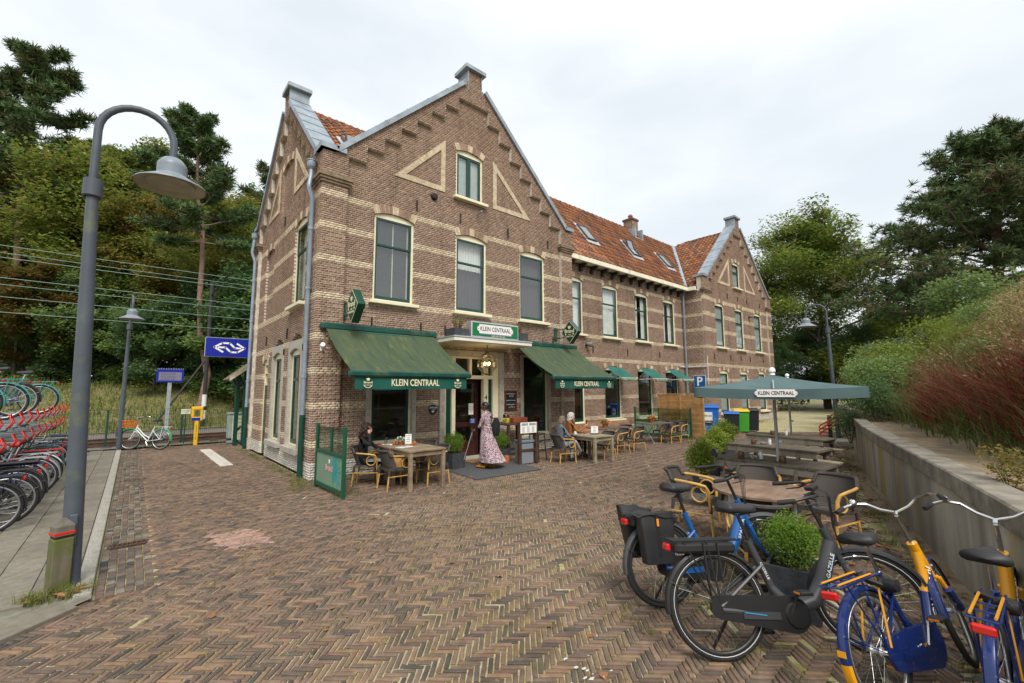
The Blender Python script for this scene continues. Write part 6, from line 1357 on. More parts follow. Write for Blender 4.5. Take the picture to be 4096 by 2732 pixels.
# ================================================================== TERRACE FURNITURE
m, t, b = newmat('dark_weave'); wv = nd(t, 'ShaderNodeTexWave', Scale=55, Distortion=.5); wv.bands_direction = 'Z'; tcn = t.nodes.new('ShaderNodeTexCoord'); lk(t, tcn.outputs['Object'], wv.inputs['Vector'])
lk(t, mixc(t, wv.outputs[0], (.03, .025, .022), (.10, .085, .07)), b.inputs['Base Color']); b.inputs['Roughness'].default_value = .6; bump(t, b, wv.outputs[0], .6, .004); WEAVE = m
BAMB = M('bamboo', (.52, .30, .075), .4, .25, 9, spec=.5, dirt=.25, dcol=(.28, .15, .05), dscale=12); WRAP = M('dark_wrap', (.055, .048, .042), .6, .2, 20)
def chair_proto():
    """rattan terrace chair, faces +X, origin on the ground under the seat"""
    t = thing('terrace_chair', 'x', 'chair')
    m = MB(); m.grid(lambda a, b_: (-.22+.46*a, (-.235+.47*b_)*(1 if a < .7 else 1-.12*(a-.7)/.3), .43-.018*math.sin(PI*a)*math.sin(PI*b_)), 6, 6); m.grid(lambda a, b_: (-.22+.46*a, (-.235+.47*b_)*(1 if a < .7 else 1-.12*(a-.7)/.3), .395), 6, 6)
    n = 24; ring = []
    def out(s):     # outline of the seat
        P = [(-.22, -.235), (.102, -.235), (.24, -.207), (.24, .207), (.102, .235), (-.22, .235)]; return P[s % 6]
    for i in range(6): (x0, y0), (x1, y1) = out(i), out(i+1); m.add([(x0, y0, .385), (x1, y1, .385), (x1, y1, .435), (x0, y0, .435)], [(0, 1, 2, 3)])
    m.build('seat', WEAVE, t)
    def back(a, b_): an = R(-78+156*a); h = .42+.36*b_; tilt = .09*b_; return (-.235*math.cos(an)*(.75+.25*b_)-.03-tilt, .275*math.sin(an), h-(.10*b_ if abs(a-.5) > .38 else 0))
    m = MB(); m.grid(back, 15, 6); m.build('backrest', WEAVE, t, smooth='all')
    m = MB(); m.tube([back(i/14, 1) for i in range(15)], .024, 7); m.build('back_rim', WRAP, t, smooth=True)
    for s in (-1, 1):
        e = Vector(back(.0 if s < 0 else 1, 1)); pts = [e, e+Vector((.10, s*.015, -.005)), Vector((.12, s*.285, .655)), Vector((.21, s*.275, .635)), Vector((.245, s*.26, .57)), Vector((.25, s*.245, .42)), Vector((.255, s*.24, .30))]
        m = MB(); m.tube(pts, .0185, 8); m.build('armrest', BAMB, t, smooth=True)
        m = MB(); m.tube([(.13+.095*math.cos(a), s*.262, .525+.095*math.sin(a)) for a in [2*PI*i/14 for i in range(14)]], .011, 6, closed=True); m.build('arm_loop', BAMB, t, smooth=True)
    for x, y in ((.25, -.235), (.25, .235), (-.21, -.22), (-.21, .22)):
        k = 1.16 if x < 0 else 1.06; m = MB(); m.tube([(x, y, .42), (x*k+(-.02 if x < 0 else .01), y*1.06, 0)], [.019, .017], 8); lg = m.build('leg', BAMB, t, smooth=True)
        m = MB(); m.tube([(x, y, .42), (x*(1+(k-1)*.3)+(-.006 if x < 0 else .003), y*1.018, .295)], .0225, 8); m.build('leg_wrap', WRAP, lg, smooth=True)
    m = MB(); m.tube([(.25, -.235, .27), (-.22, -.225, .27)], .011, 6); m.build('stretcher', BAMB, t); m = MB(); m.tube([(.25, .235, .27), (-.22, .225, .27)], .011, 6); m.build('stretcher', BAMB, t)
    return t
CH0 = chair_proto(); first = [True]; CG = 'rattan chairs on the cafe terrace'
def chair(x, y, az, label, s=.95, z=0):
    if first[0]: first[0] = False; CH0.location = (x, y, z); CH0.rotation_euler = (0, 0, R(az)); CH0.scale = (s,)*3; CH0['label'] = label; CH0['group'] = CG; return CH0
    return dup(CH0, (x, y, z), R(az), label, CG, scale=s)
chair(.80, -1.10, -35, 'rattan chair with the woman on the phone beside the green screen')
chair(1.05, -1.82, 0, 'rattan chair holding a straw bag, left of the near wooden table'); chair(1.86, -1.92, 178, 'rattan chair tucked in at the right of the near wooden table'); chair(2.05, -1.10, 178, 'rattan chair half hidden behind the near wooden table by the planter')
chair(5.67, -2.0, -12, 'rattan chair of the woman in grey by the menu stand', .92); chair(6.47, -1.56, -22, 'rattan chair of the white haired man', .92); chair(7.05, -2.28, 175, 'rattan chair at the right of the table with the seated couple', .9)
chair(8.12, -2.0, 165, 'first rattan chair in front of the left folding table', .9); chair(8.92, -2.02, 165, 'rightmost rattan chair in front of the left folding table', .9); chair(9.25, -1.35, 180, 'rattan chair at the wall side of the left folding table', .9)
chair(11.45, -1.80, 170, 'rattan chair in front of the right folding table', .9); chair(12.15, -1.75, 175, 'rattan chair nearest the green screen at the wooden fence panel', .9); chair(11.9, -1.2, 185, 'rattan chair behind the right folding table', .9)
chair(2.98, -6.88, -75, 'rattan chair left of the round table behind the bicycles', 1.0); chair(3.72, -8.22, 165, 'rattan chair with tall back at the right of the round table', 1.0); chair(3.72, -7.42, 198, 'rattan chair behind the round table', 1.0); chair(2.12, -8.02, 40, 'rattan chair seen from behind in front of the round table', .95)
OLDW = MW('weathered_teak', (.20, .145, .095), (.34, .26, .175), axis=0); OLDG = MW('greyed_wood', (.24, .20, .13), (.36, .31, .22), axis=0, moss=(4, .56, (.20, .20, .08)))
def wood_table(loc, rz, lx_, ly_, h, label, mat, nb=7):
    t = thing('wooden_table', label, 'table', loc, rz, 'wooden slat tables'); w = ly_/nb
    for i in range(nb): m = MB(); m.bbox((-lx_/2+.06, -ly_/2+i*w+.002, h-.03), (lx_/2-.06, -ly_/2+(i+1)*w-.002, h+rng.uniform(-.002, .002)), .003); m.build('slat', mat, t)
    for s in (-1, 1): m = MB(); m.bbox((s*(lx_/2-.03)-.029, -ly_/2, h-.032), (s*(lx_/2-.03)+.029, ly_/2, h+.001), .003); m.build('end_board', mat, t)
    for s in (-1, 1):
        m = MB(); m.box((-lx_/2+.05, s*(ly_/2-.045)-.012, h-.115), (lx_/2-.05, s*(ly_/2-.045)+.012, h-.033)); m.build('apron', mat, t); m = MB(); m.box((s*(lx_/2-.045)-.012, -ly_/2+.06, h-.114), (s*(lx_/2-.045)+.012, ly_/2-.06, h-.033)); m.build('apron', mat, t)
        for r_ in (-1, 1): m = MB(); m.bbox((s*(lx_/2-.045)-.035, r_*(ly_/2-.045)-.035, 0), (s*(lx_/2-.045)+.035, r_*(ly_/2-.045)+.035, h-.033), .004); m.build('leg', mat, t)
    return t
wood_table((1.47, -1.98, 0), 0, .80, .80, .75, 'weathered wooden table nearest the square with the dark chairs', OLDW); wood_table((1.46, -1.16, 0), 0, .80, .80, .745, 'weathered wooden table by the window of the woman on the phone', OLDW); wood_table((6.47, -2.32, 0), R(-5), .74, .92, .67, 'pale mossy wooden table of the seated couple', OLDG)
STEELG = M('galvanised_steel', (.28, .30, .31), .45, .15, metal=.5)
def folding_table(loc, rz, lx_, ly_, h, label):
    t = thing('folding_table', label, 'table', loc, rz, 'folding tables along the bench'); n = 6; w = ly_/n
    for i in range(n): m = MB(); m.bbox((-lx_/2, -ly_/2+i*w+.003, h-.025), (lx_/2, -ly_/2+(i+1)*w-.003, h), .003); m.build('slat', MW('dark_slat', (.10, .08, .06), (.17, .14, .11), axis=0), t)
    for s in (-1, 1):
        x = s*lx_*.28
        for r_ in (-1, 1): m = MB(); m.tube([(x, r_*ly_*.42, h-.03), (x, -r_*ly_*.45, 0)], .014, 6); m.build('leg', STEELG, t)
        m = MB(); m.tube([(x-.12, ly_*.45, .008), (x+.12, ly_*.45, .008)], .012, 6).tube([(x-.12, -ly_*.45, .008), (x+.12, -ly_*.45, .008)], .012, 6); m.build('foot', STEELG, t)
folding_table((8.45, -1.45, 0), R(-12), 1.35, .68, .70, 'dark slatted folding table nearest the seated couple, with orange flowers'); folding_table((11.1, -1.40, 0), R(-12), 1.2, .66, .70, 'dark slatted folding table nearest the green screen, with orange flowers')
# bench of planks along the middle wing
t = thing('plank_bench', 'long reddish plank bench against the wall under the middle windows', 'bench', (0, 0, 0)); BENW = MW('red_plank', (.26, .15, .09), (.42, .27, .17), axis=0)
for x0, x1 in ((8.9, 11.6), (11.62, 13.05)):
    for z0, z1 in ((.30, .455), (.46, .61)): MB().bbox((x0, .86, z0), (x1, .90, z1), .006).build('back_board', BENW, t)
    for i in range(3): MB().bbox((x0, .44+i*.14, .345), (x1, .575+i*.14, .375), .005).build('seat_board', BENW, t)
    for z0, z1 in ((.02, .18), (.185, .34)): MB().bbox((x0, .445, z0), (x1, .475, z1), .006).build('front_board', BENW, t)
for x in (9.2, 10.6, 12.0, 12.9): MB().box((x-.03, .48, 0), (x+.03, .86, .34)).build('support', BENW, t)
# green wind screens
SG = M('screen_green', (.008, .075, .04), .4, .12, 4); SPAN = M('frosted_green_panel', (.17, .27, .18), .5, .06, 3); SGL = MG('screen_glass', (.72, .80, .74), 1.5)
def screen(loc, rz, L, h, hm, label, brand=False, mid=(.55,)):
    t = thing('wind_screen', label, 'screen', loc, rz, 'green wind screens')
    for x in (0, L): m = MB(); m.bbox((x-.03, -.03, .0), (x+.03, .03, h), .006); m.build('post', SG, t)
    for x in mid: m = MB(); m.bbox((L*x-.025, -.022, hm+.03), (L*x+.025, .022, h-.03), .004); m.build('mullion', SG, t)
    m = MB(); m.bbox((.03, -.025, hm-.035), (L-.03, .025, hm+.03), .005); m.build('rail', SG, t); m = MB(); m.bbox((.03, -.025, .05), (L-.03, .025, .13), .005); m.build('rail', SG, t)
    MB().box((.03, -.008, .13), (L-.03, .008, hm-.035)).build('panel', SPAN, t)
    m = MB(); m.box((.03, -.004, hm+.03), (L-.03, .004, h-.04)); m.build('pane', SGL, t)
    if brand:
        TEA = M('teal_print', (.03, .26, .26), .5, .1); m = MB(); F_ = lambda P, dd=.0085: m.prism(P, (0, 0, 0), (1, 0, 0), (0, 0, 1), (0, -1, 0), dd, dd+.002)
        for k in range(9): a = R(100-k*19); r0, r1 = .12, .30+.04*(k % 2); F_([(.98+r0*math.cos(a-.12), .40+r0*math.sin(a-.12)), (.98+r1*math.cos(a-.06), .40+r1*math.sin(a-.06)*1.05), (.98+r1*.97*math.cos(a+.10), .40+r1*.97*math.sin(a+.10)*1.05), (.98+r0*math.cos(a+.12), .40+r0*math.sin(a+.12))])
        F_([(.88, .60), (.93, .64), (1.06, .63), (1.10, .42), (1.02, .25), (.96, .20), (.92, .32), (.86, .44)], .0088); F_([(.90, .64), (.955, .655), (.92, .44), (.93, .25), (1.0, .15), (.96, .145), (.885, .27), (.868, .45)], .0095); m.build('eagle_print', TEA, t)
        PNK = M('pink_print', (.68, .36, .36), .6, .04); text('screen_lettering', 'Brand', .155, PNK, t, (.72, -.0135, .44), X3, Z3, width=.36, bold=.004); m = MB(); m.prism([(.72, .52), (.75, .55), (.75, .60), (.69, .60), (.69, .55)], (0, 0, 0), X3, Z3, (0, -1, 0), .0085, .0105); m.build('small_shield', WHITEINK, t)
    return t
screen((-.035, -.60, 0), R(-89), 1.42, 1.24, .72, 'green framed wind screen with Brand print left of the terrace', True); screen((12.85, .55, 0), R(-88), 2.35, 1.16, .62, 'green framed glass wind screen before the wooden fence panel', mid=(.45,))
# wooden fence panel beside the bins
t = thing('fence_panel', 'tall wooden lamella fence panel between terrace and bins', 'fence', (13.15, -.35, 0), R(-88)); FW = MW('orange_pine', (.36, .19, .065), (.52, .31, .13), axis=0, moss=(3, .6, (.28, .2, .1)))
for i in range(15): m = MB(); mm_ = Matrix.Translation((0, (.008 if i % 2 else -.004), .06+i*.105)) @ Matrix.Rotation(R(6), 4, 'X'); m.bbox((.05, -.008, 0), (1.80, .008, .112), .003, 0, mm_); m.build('board', FW, t)
for x in (0, .9, 1.78): m = MB(); m.bbox((x, -.03, 0), (x+.06, .03, 1.66), .005); m.build('post', FW, t)
MB().bbox((-.01, -.04, 1.655), (1.85, .04, 1.69), .005).build('top_rail', FW, t)
# bins
def bin_(loc, rz, w, d, h, mb_, ml, label, wheels=True):
    t = thing('wheeled_bin', label, 'bin', loc, rz, 'waste bins'); m = MB(); a, b_ = .86, 1
    vs = [(sx*w/2*k, sy*d/2*k, z) for k, z in ((a, .06), (b_, h*.88)) for sx, sy in ((-1, -1), (1, -1), (1, 1), (-1, 1))]; m.add(vs, [(3, 2, 1, 0), (4, 5, 6, 7)]+[(i, (i+1) % 4, 4+(i+1) % 4, 4+i) for i in range(4)]); m.bbox((-w/2-.02, -d/2-.02, h*.86), (w/2+.02, d/2+.02, h*.90), .01); m.build('body', mb_, t)
    m = MB(); vs = [(-w/2-.03, -d/2-.04, h*.90), (w/2+.03, -d/2-.04, h*.90), (w/2+.03, d/2+.03, h*.90), (-w/2-.03, d/2+.03, h*.90), (-w/2, -d/2, h*.955), (w/2, -d/2, h*.955), (w/2*.95, d/2*.9, h), (-w/2*.95, d/2*.9, h)]; m.add(vs, [(3, 2, 1, 0), (4, 5, 6, 7)]+[(i, (i+1) % 4, 4+(i+1) % 4, 4+i) for i in range(4)]); m.build('lid', ml, t)
    for s in (-1, 1): m = MB(); m.lathe([(.0, -.025), (.09, -.025), (.1, -.015), (.1, .015), (.09, .025), (0, .025)], 14, mat=Matrix.Translation((s*w*.36, d*.42, .1)) @ Matrix.Rotation(PI/2, 4, 'Y')); m.build('wheel', IRON, t)
    return t
BBLU = M('bin_blue', (.008, .12, .48), .4, .08); BBLK = M('bin_black', (.018, .02, .022), .45, .1); BGRN = M('bin_green', (.06, .34, .03), .4, .06); BYEL = M('bin_yellow', (.75, .48, .01), .4, .06)
t = bin_((16.15, -.98, 0), R(-65), .80, .72, 1.19, BBLU, BBLU, 'large blue waste container reading restafval beside the fence panel')
m = MB(); m.box((-.22, -.375, .52), (.14, -.362, .88)); m.build('label_plate', WHITEP, t); text('label_lettering', 'suez', .14, BLUEINK, t, (.0, -.378, .73), X3, Z3); m = MB(); m.prism([(-.19, .70), (-.16, .78), (-.12, .78), (-.15, .70)], (0, 0, 0), X3, Z3, (0, -1, 0), .376, .379).prism([(-.15, .68), (-.12, .76), (-.09, .76), (-.12, .68)], (0, 0, 0), X3, Z3, (0, -1, 0), .376, .379); m.build('logo', BGRN, t); m = MB(); m.box((-.22, -.374, .40), (.14, -.361, .51)); m.build('name_plate', IRON, t); text('label_lettering', 'restafval', .08, WHITEINK, t, (-.04, -.377, .455), X3, Z3)
bin_((16.35, -1.85, 0), R(-65), .58, .62, .92, BBLK, BBLU, 'black waste bin with blue lid beside the large blue container'); bin_((17.1, -1.95, 0), R(-65), .58, .62, 1.0, BGRN, BYEL, 'bright green waste bin with yellow lid'); bin_((17.75, -2.1, 0), R(-65), .58, .62, 1.02, BBLK, BBLK, 'all black waste bin at the right end of the bins')
# potted box plants
BOXB = leaf_blob(61, .5, 5200, .05, L_BOX, 10, flat=.2, bumps=26, hollow=.5); BOXR = leaf_blob(62, .5, 8000, .045, L_BOX, 8, flat=.15, bumps=34, hollow=.6); LAUR = leaf_blob(63, .5, 3400, .065, ML('laurel_leaves', [(.24, .32, .04), (.33, .42, .06), (.18, .26, .035), (.40, .46, .09)], .5), 14, flat=.25, bumps=24, hollow=.35)
def potted(loc, w, h, me, sc, label, rz=0, zoff=-.06, scz=None):
    t = thing('potted_box_plant', label, 'plant', loc, rz); sq_planter(t, w, h, .12)
    for nm, q in (('stem', me[0]), ('foliage', me[1])): o = link(nm, q, t, loc=(0, 0, h+zoff)); o.scale = (sc, sc, scz or sc)
    return t
potted((3.08, -.82, .014), .42, .37, BOXB, .58, 'square slate planter with bushy box plant left of the cafe door', R(5)); potted((4.58, -.78, .014), .38, .33, BOXR, .52, 'square slate planter with clipped box plant right of the cafe door', R(5))
potted((1.52, -8.52, 0), .40, .40, BOXR, .50, 'square slate planter with clipped box ball behind the black bicycle', R(10))
def round_pot(loc, r, h, me, sc, label, scz=None):
    t = thing('potted_laurel', label, 'plant', loc); m = MB(); m.lathe([(r*.72, 0), (r*.9, h*.3), (r, h*.8), (r*1.02, h), (r*.93, h), (r*.9, h-.05), (0, h-.05)], 20); m.build('pot', PLANTER, t, smooth=True)
    for nm, q in (('stem', me[0]), ('foliage', me[1])): o = link(nm, q, t, loc=(0, 0, h-.06)); o.scale = (sc, sc, scz or sc)
round_pot((4.68, -6.22, 0), .19, .38, LAUR, .62, 'yellow green bush in a round dark pot before the picnic tables', .80); round_pot((6.35, -5.55, 0), .2, .4, LAUR, .6, 'yellow green bush in the second round pot of the row', .55); round_pot((7.5, -5.2, 0), .2, .4, LAUR, .7, 'yellow green bush in the third round pot of the row', .75); round_pot((9.0, -4.75, 0), .2, .4, LAUR, .8, 'yellow green bush in the farthest round pot of the row', .85)
# menu stand, bar table, stool, cool box, small pots
DKW = MW('dark_brown_wood', (.05, .028, .018), (.095, .055, .035), axis=2)
t = thing('bar_table', 'tall dark wooden serving table with menu card right of the entrance', 'table', (0, 0, 0)); m = MB(); m.bbox((4.62, -1.55, .93), (5.72, -.18, .97), .006); 
MB().bbox((4.70, -.95, .93), (5.75, -.12, .97), .006).build('table_top', DKW, t)
for x, y in ((4.75, -.9), (5.70, -.9), (4.75, -.17), (5.70, -.17)): MB().bbox((x-.035, y-.035, 0), (x+.035, y+.035, .93), .004).build('leg', DKW, t)
MB().bbox((4.79, -.93, .28), (5.66, -.87, .34), .004).build('cross_bar', DKW, t)
t = thing('menu_stand', 'dark wooden stand with white menu card at the terrace', 'stand', (0, 0, 0))
for x, y in ((4.58, -1.53), (5.09, -1.60)): MB().bbox((x-.04, y-.04, 0), (x+.04, y+.04, 1.05), .004).build('post', DKW, t)
u_ = Vector((.51, -.07, 0)).normalized()
for z in (.32, .74): m = MB(); mm_ = frame_mat((4.58, -1.53, 0), u_, (u_.y, -u_.x, 0)); m.bbox((.04, -.02, z), (.475, .02, z+.06), .004, 0, mm_); m.build('cross_bar', DKW, t)
m = MB(); mm_ = frame_mat((4.58, -1.53, 0), u_, (u_.y, -u_.x, 0)); m.box((.0, .042, .78), (.50, .05, 1.05), 0, mm_); mc = m.build('menu_card', M('menu_paper', (.78, .77, .74), .6, .03), t)
m = MB()
for x0, x1 in ((.03, .23), (.27, .47)): m.box((x0, .0505, .97), (x1, .052, 1.03), 0, mm_)
m.build('photo_print', M('grey_photo_print', (.30, .29, .28), .7, .5, 30), mc); m = MB()
for c_ in range(3):
    for k in range(9): m.box((.05+c_*.15, .0505, .80+k*.017), (.14+c_*.15-(k % 3)*.012, .0515, .807+k*.017), 0, mm_)
stuff(m.build('menu_print', M('menu_ink', (.25, .25, .25), .8), mc))
t = thing('bar_stool', 'dark wooden bar stool behind the menu stand', 'stool', (5.42, -1.30, 0), .2); MB().bbox((-.17, -.17, .68), (.17, .17, .72), .01).build('seat', DKW, t)
for sx in (-1, 1):
    for sy in (-1, 1): m = MB(); m.tube([(sx*.14, sy*.14, .68), (sx*.18, sy*.18, 0)], .017, 6); m.build('leg', DKW, t)
m = MB(); m.tube([(-.16, -.16, .25), (.16, -.16, .25), (.16, .16, .25), (-.16, .16, .25)], .012, 6, closed=True); m.build('footrest', DKW, t)
t = thing('storage_box', 'grey plastic lidded box under the menu stand', 'box', (4.86, -1.40, 0), -.12); MB().bbox((-.19, -.16, 0), (.19, .16, .52), .02).build('body', M('grey_plastic', (.20, .22, .24), .5, .08), t); MB().bbox((-.21, -.18, .52), (.21, .18, .60), .02).build('lid', M('grey_plastic_lid', (.13, .17, .19), .45, .08), t)
def jar(name, loc, r, h, mat, label, cat, lid=None):
    t = thing(name, label, cat, loc); m = MB(); m.lathe([(0, 0), (r*.85, 0), (r, h*.15), (r, h*.9), (r*.85, h), (r*.75, h), (r*.72, h*.5), (0, h*.45)], 12); m.build('body', mat, t, smooth=True)
    if lid: MB().lathe([(0, h+.02), (r*.9, h+.02), (r*.9, h), (0, h)], 12).build('lid', lid, t)
    return t
TERR = M('terracotta', (.38, .12, .045), .8, .15); AMB = M('amber_glass', (.38, .10, .012), .25, .2, spec=.6); STEEL = M('polished_steel', (.55, .55, .55), .2, .05, metal=.9); CHINA = M('white_china', (.8, .8, .78), .25, .02)
for i, (x, y) in enumerate(((4.50, -1.12), (4.47, -1.02))): jar('terracotta_pot', (x, y-.05*i, .0), .075, .20-.04*i, TERR, ('taller', 'shorter')[i]+' empty terracotta pot beside the menu stand', 'pot')
jar('yellow_crate', (4.96, -.55, .97), .10, .13, M('yellow_crate', (.55, .42, .03), .6), 'yellow cutlery tub on the serving table', 'tub'); jar('glass_jar', (5.08, -.40, .97), .09, .22, MG('brown_jar_glass', (.45, .3, .18), 1.5), 'brown glass jar on the serving table', 'jar'); jar('glass_jar', (4.80, -.72, .97), .035, .16, MG('clear_jar_glass', (.85, .88, .88), 1.5), 'small clear glass on the serving table', 'glass')
t = thing('wooden_crate', 'flat reddish wooden crate on the serving table', 'crate', (5.42, -.5, .97)); m = MB(); m.bbox((-.26, -.15, 0), (.26, .15, .02), .004).bbox((-.26, -.15, .02), (-.24, .15, .13), .004).bbox((.24, -.15, .02), (.26, .15, .13), .004).bbox((-.24, -.15, .02), (.24, -.135, .13), .004).bbox((-.24, .135, .02), (.24, .15, .13), .004); m.build('body', MW('red_crate_wood', (.20, .05, .025), (.30, .09, .045)), t)
# flower pots and table ware
ORF = ML('orange_flowers', [(.75, .16, .01), (.65, .10, .01), (.8, .25, .02)], .2); WHF = ML('white_flowers', [(.8, .8, .72), (.7, .72, .6)], .2)
def flower_pot(loc, r, label, fl):
    t = thing('flower_pot', label, 'flowers', loc); MB().lathe([(0, 0), (r*.75, 0), (r, r*1.1), (r*.92, r*1.1), (r*.9, r*.9), (0, r*.9)], 14).build('pot', TERR, t, smooth=True); q = nr.normal(size=(260, 3)); q /= np.linalg.norm(q, axis=1, keepdims=True); q[:, 2] = abs(q[:, 2]); P = q*r*1.7*nr.uniform(.6, 1, (260, 1))*np.array([1, 1, .8])+np.array([0, 0, r*1.15]); leaf_mesh('leaves', P[:170], r*.42, L_SHR, nr.random(170), .2, .6, parent=t); leaf_mesh('flowers', P[170:]*1.08, r*.5, fl, nr.random(90), .5, .95, parent=t)
flower_pot((8.35, -1.35, .70), .10, 'orange flowers in a terracotta pot on the left folding table', ORF); flower_pot((11.0, -1.35, .70), .10, 'orange flowers in a terracotta pot on the right folding table', ORF); flower_pot((1.42, -1.32, .745), .07, 'white flowers in a terracotta pot on the near wooden tables', WHF)
def card(loc, rz, w, h, label, art=True):
    t = thing('menu_card', label, 'card', loc, rz); m = MB(); m.box((-w/2, -.004, 0), (w/2, .004, h)); m.build('card', MATS['menu_paper'], t); m = MB(); m.bbox((-w/2-.01, -.02, 0), (w/2+.01, .02, .035), .003); m.build('holder', BRASS if art else MW('card_wood', (.3, .18, .08), (.42, .27, .13)), t)
    for i in range(4): text('card_lettering', ('LUNCH', 'soep', 'salades', 'borrel')[i], .028, BLUEINK, t, (0, -.006, h-.03-i*.04), X3, Z3)
card((1.50, -1.50, .748), R(-40), .13, .23, 'white menu card on a wooden stand on the near wooden tables', False); card((6.62, -2.30, .67), R(-40), .19, .22, 'white menu card on the table of the seated couple')
t = thing('paper_menu', 'white folded menu lying flat on the near wooden table', 'menu', (1.30, -1.72, .752), .2); MB().box((-.15, -.1, 0), (.15, .1, .006)).build('sheet', MATS['menu_paper'], t)
for i in range(3): text('menu_lettering', ('KLEIN CENTRAAL', 'menu', 'ontbijt lunch diner')[i], .03, BLUEINK, t, (0, .05-i*.05, .0075), X3, Y3)
for x, y, z, lab in ((1.58, -1.62, .75, 'amber tea light glass on the near wooden table beside the menu card'), (1.30, -1.26, .746, 'amber tea light glass by the white flowers'), (6.55, -2.02, .67, 'amber tea light glass on the table of the seated couple')): jar('tea_light', (x, y, z), .036, .085, AMB, lab, 'candle holder')
jar('steel_ashtray', (1.66, -1.56, .75), .05, .045, STEEL, 'small steel ashtray on the near wooden table', 'ashtray')
t = thing('latte_glass', 'tall emptied latte glass on a saucer on the near wooden tables', 'glass', (1.18, -1.12, .746)); m = MB(); m.lathe([(0, 0), (.07, .005), (.085, .015)], 16); m.build('saucer', CHINA, t, smooth=True); MB().lathe([(.0, .018), (.028, .018), (.032, .05), (.04, .16)], 12).build('glass', MG('drink_glass', (.85, .82, .76), 1.5), t, smooth=True)
t = thing('sauce_dish', 'small white dish on the near wooden tables', 'dish', (1.22, -1.27, .746)); MB().lathe([(0, .002), (.03, .002), (.042, .025)], 12).build('dish', CHINA, t, smooth=True)
t = thing('tobacco_pouch', 'red cigarette packet on the table of the woman on the phone', 'packet', (1.10, -.95, .746), .4); MB().bbox((-.045, -.03, 0), (.045, .03, .022), .003).build('packet', M('red_packet', (.5, .02, .015), .5), t)
for x, y, lab in ((6.20, -1.98, 'white coffee cup in front of the woman in grey'), (6.40, -1.80, 'white coffee cup in front of the white haired man')):
    t = thing('coffee_cup', lab, 'cup', (x, y, .67)); MB().lathe([(0, .003), (.05, .005), (.065, .014)], 14).build('saucer', CHINA, t, smooth=True); m = MB(); m.lathe([(0, .012), (.025, .012), (.036, .06), (.032, .06), (.022, .02), (0, .02)], 12); m.tube([(.034, 0, .05), (.055, 0, .045), (.05, 0, .025), (.03, 0, .022)], .005, 5); m.build('cup', CHINA, t, smooth=True)
t = thing('sunglasses', 'folded sunglasses on the table of the seated couple', 'glasses', (6.55, -1.90, .675), .5); m = MB(); m.lathe([(.022, 0), (.026, .004)], 10, (-.03, 0, .012)).lathe([(.022, 0), (.026, .004)], 10, (.03, 0, .012)).tube([(-.055, 0, .012), (-.05, .1, .008)], .003, 4).tube([(.055, 0, .012), (.05, .1, .008)], .003, 4); m.build('frame', IRON, t)
# round table
t = thing('round_table', 'round wooden table behind the bicycles with a dark trunk base', 'table', (2.68, -7.86, 0)); MB().lathe([(0, .705), (.50, .705), (.52, .712), (.52, .735), (.505, .745), (0, .745)], 40).build('table_top', MW('swirl_board', (.17, .11, .075), (.30, .21, .15), grain=.5), t, smooth=True)
for a in (45, 135, 225, 315): MB().bbox((.33*math.cos(R(a))-.035, .33*math.sin(R(a))-.035, 0), (.33*math.cos(R(a))+.035, .33*math.sin(R(a))+.035, .705), .005).build('leg', M('white_leg', (.5, .5, .47), .7, .1, dirt=.3), t)
MB().bbox((-.2, -.2, .0), (.2, .2, .70), .02).build('base_box', DKW, t)
# picnic tables
PICW = MW('grey_brown_plank', (.085, .07, .05), (.165, .14, .105), axis=0, moss=(4, .64, (.12, .12, .05))); PICW2 = MW('pale_grey_beam', (.20, .175, .14), (.29, .26, .21), axis=1)
def picnic(loc, rz, L, label):
    t = thing('picnic_table', label, 'picnic table', loc, rz, 'picnic tables along the wall'); n = 9; w = L/n
    for i in range(n): m = MB(); m.bbox((-.37, -L/2+i*w+.004, .70), (.37, -L/2+(i+1)*w-.004, .742+rng.uniform(-.004, .004)), .006); m.build('plank', PICW, t)
    for s in (-1, 1): m = MB(); m.bbox((s*.34-.02, -L/2+.02, .60), (s*.34+.02, L/2-.02, .699), .004); m.build('long_beam', PICW2, t)
    for s in (-1, 1):
        for k in range(2): m = MB(); m.bbox((s*.66-.13+k*.135, -L/2, .41), (s*.66-.005+k*.135, L/2, .45), .006); m.build('bench_board', MW('pale_bench_board', (.22, .18, .13), (.33, .28, .21), axis=1), t)
    for y in (-L/2+.28, L/2-.28):
        m = MB(); m.bbox((-.78, y-.03, .33), (.78, y+.03, .41), .005); m.build('cross_beam', PICW, t)
        for s in (-1, 1): m = MB(); mm_ = Matrix.Translation((s*.30, y+.05, .70)) @ Matrix.Rotation(R(-s*22), 4, 'Y'); m.bbox((-.05, -.02, -.75), (.05, .02, 0), .005, 0, mm_); m.build('leg', PICW, t)
    return t
picnic((4.98, -7.20, 0), R(-4), 1.62, 'nearest picnic table, with the parasol of KLEIN CENTRAAL standing over it'); picnic((7.0, -6.62, 0), R(-6), 1.70, 'middle picnic table of the three'); picnic((9.25, -6.15, 0), R(-8), 1.74, 'farthest picnic table, by the red bicycle stand')
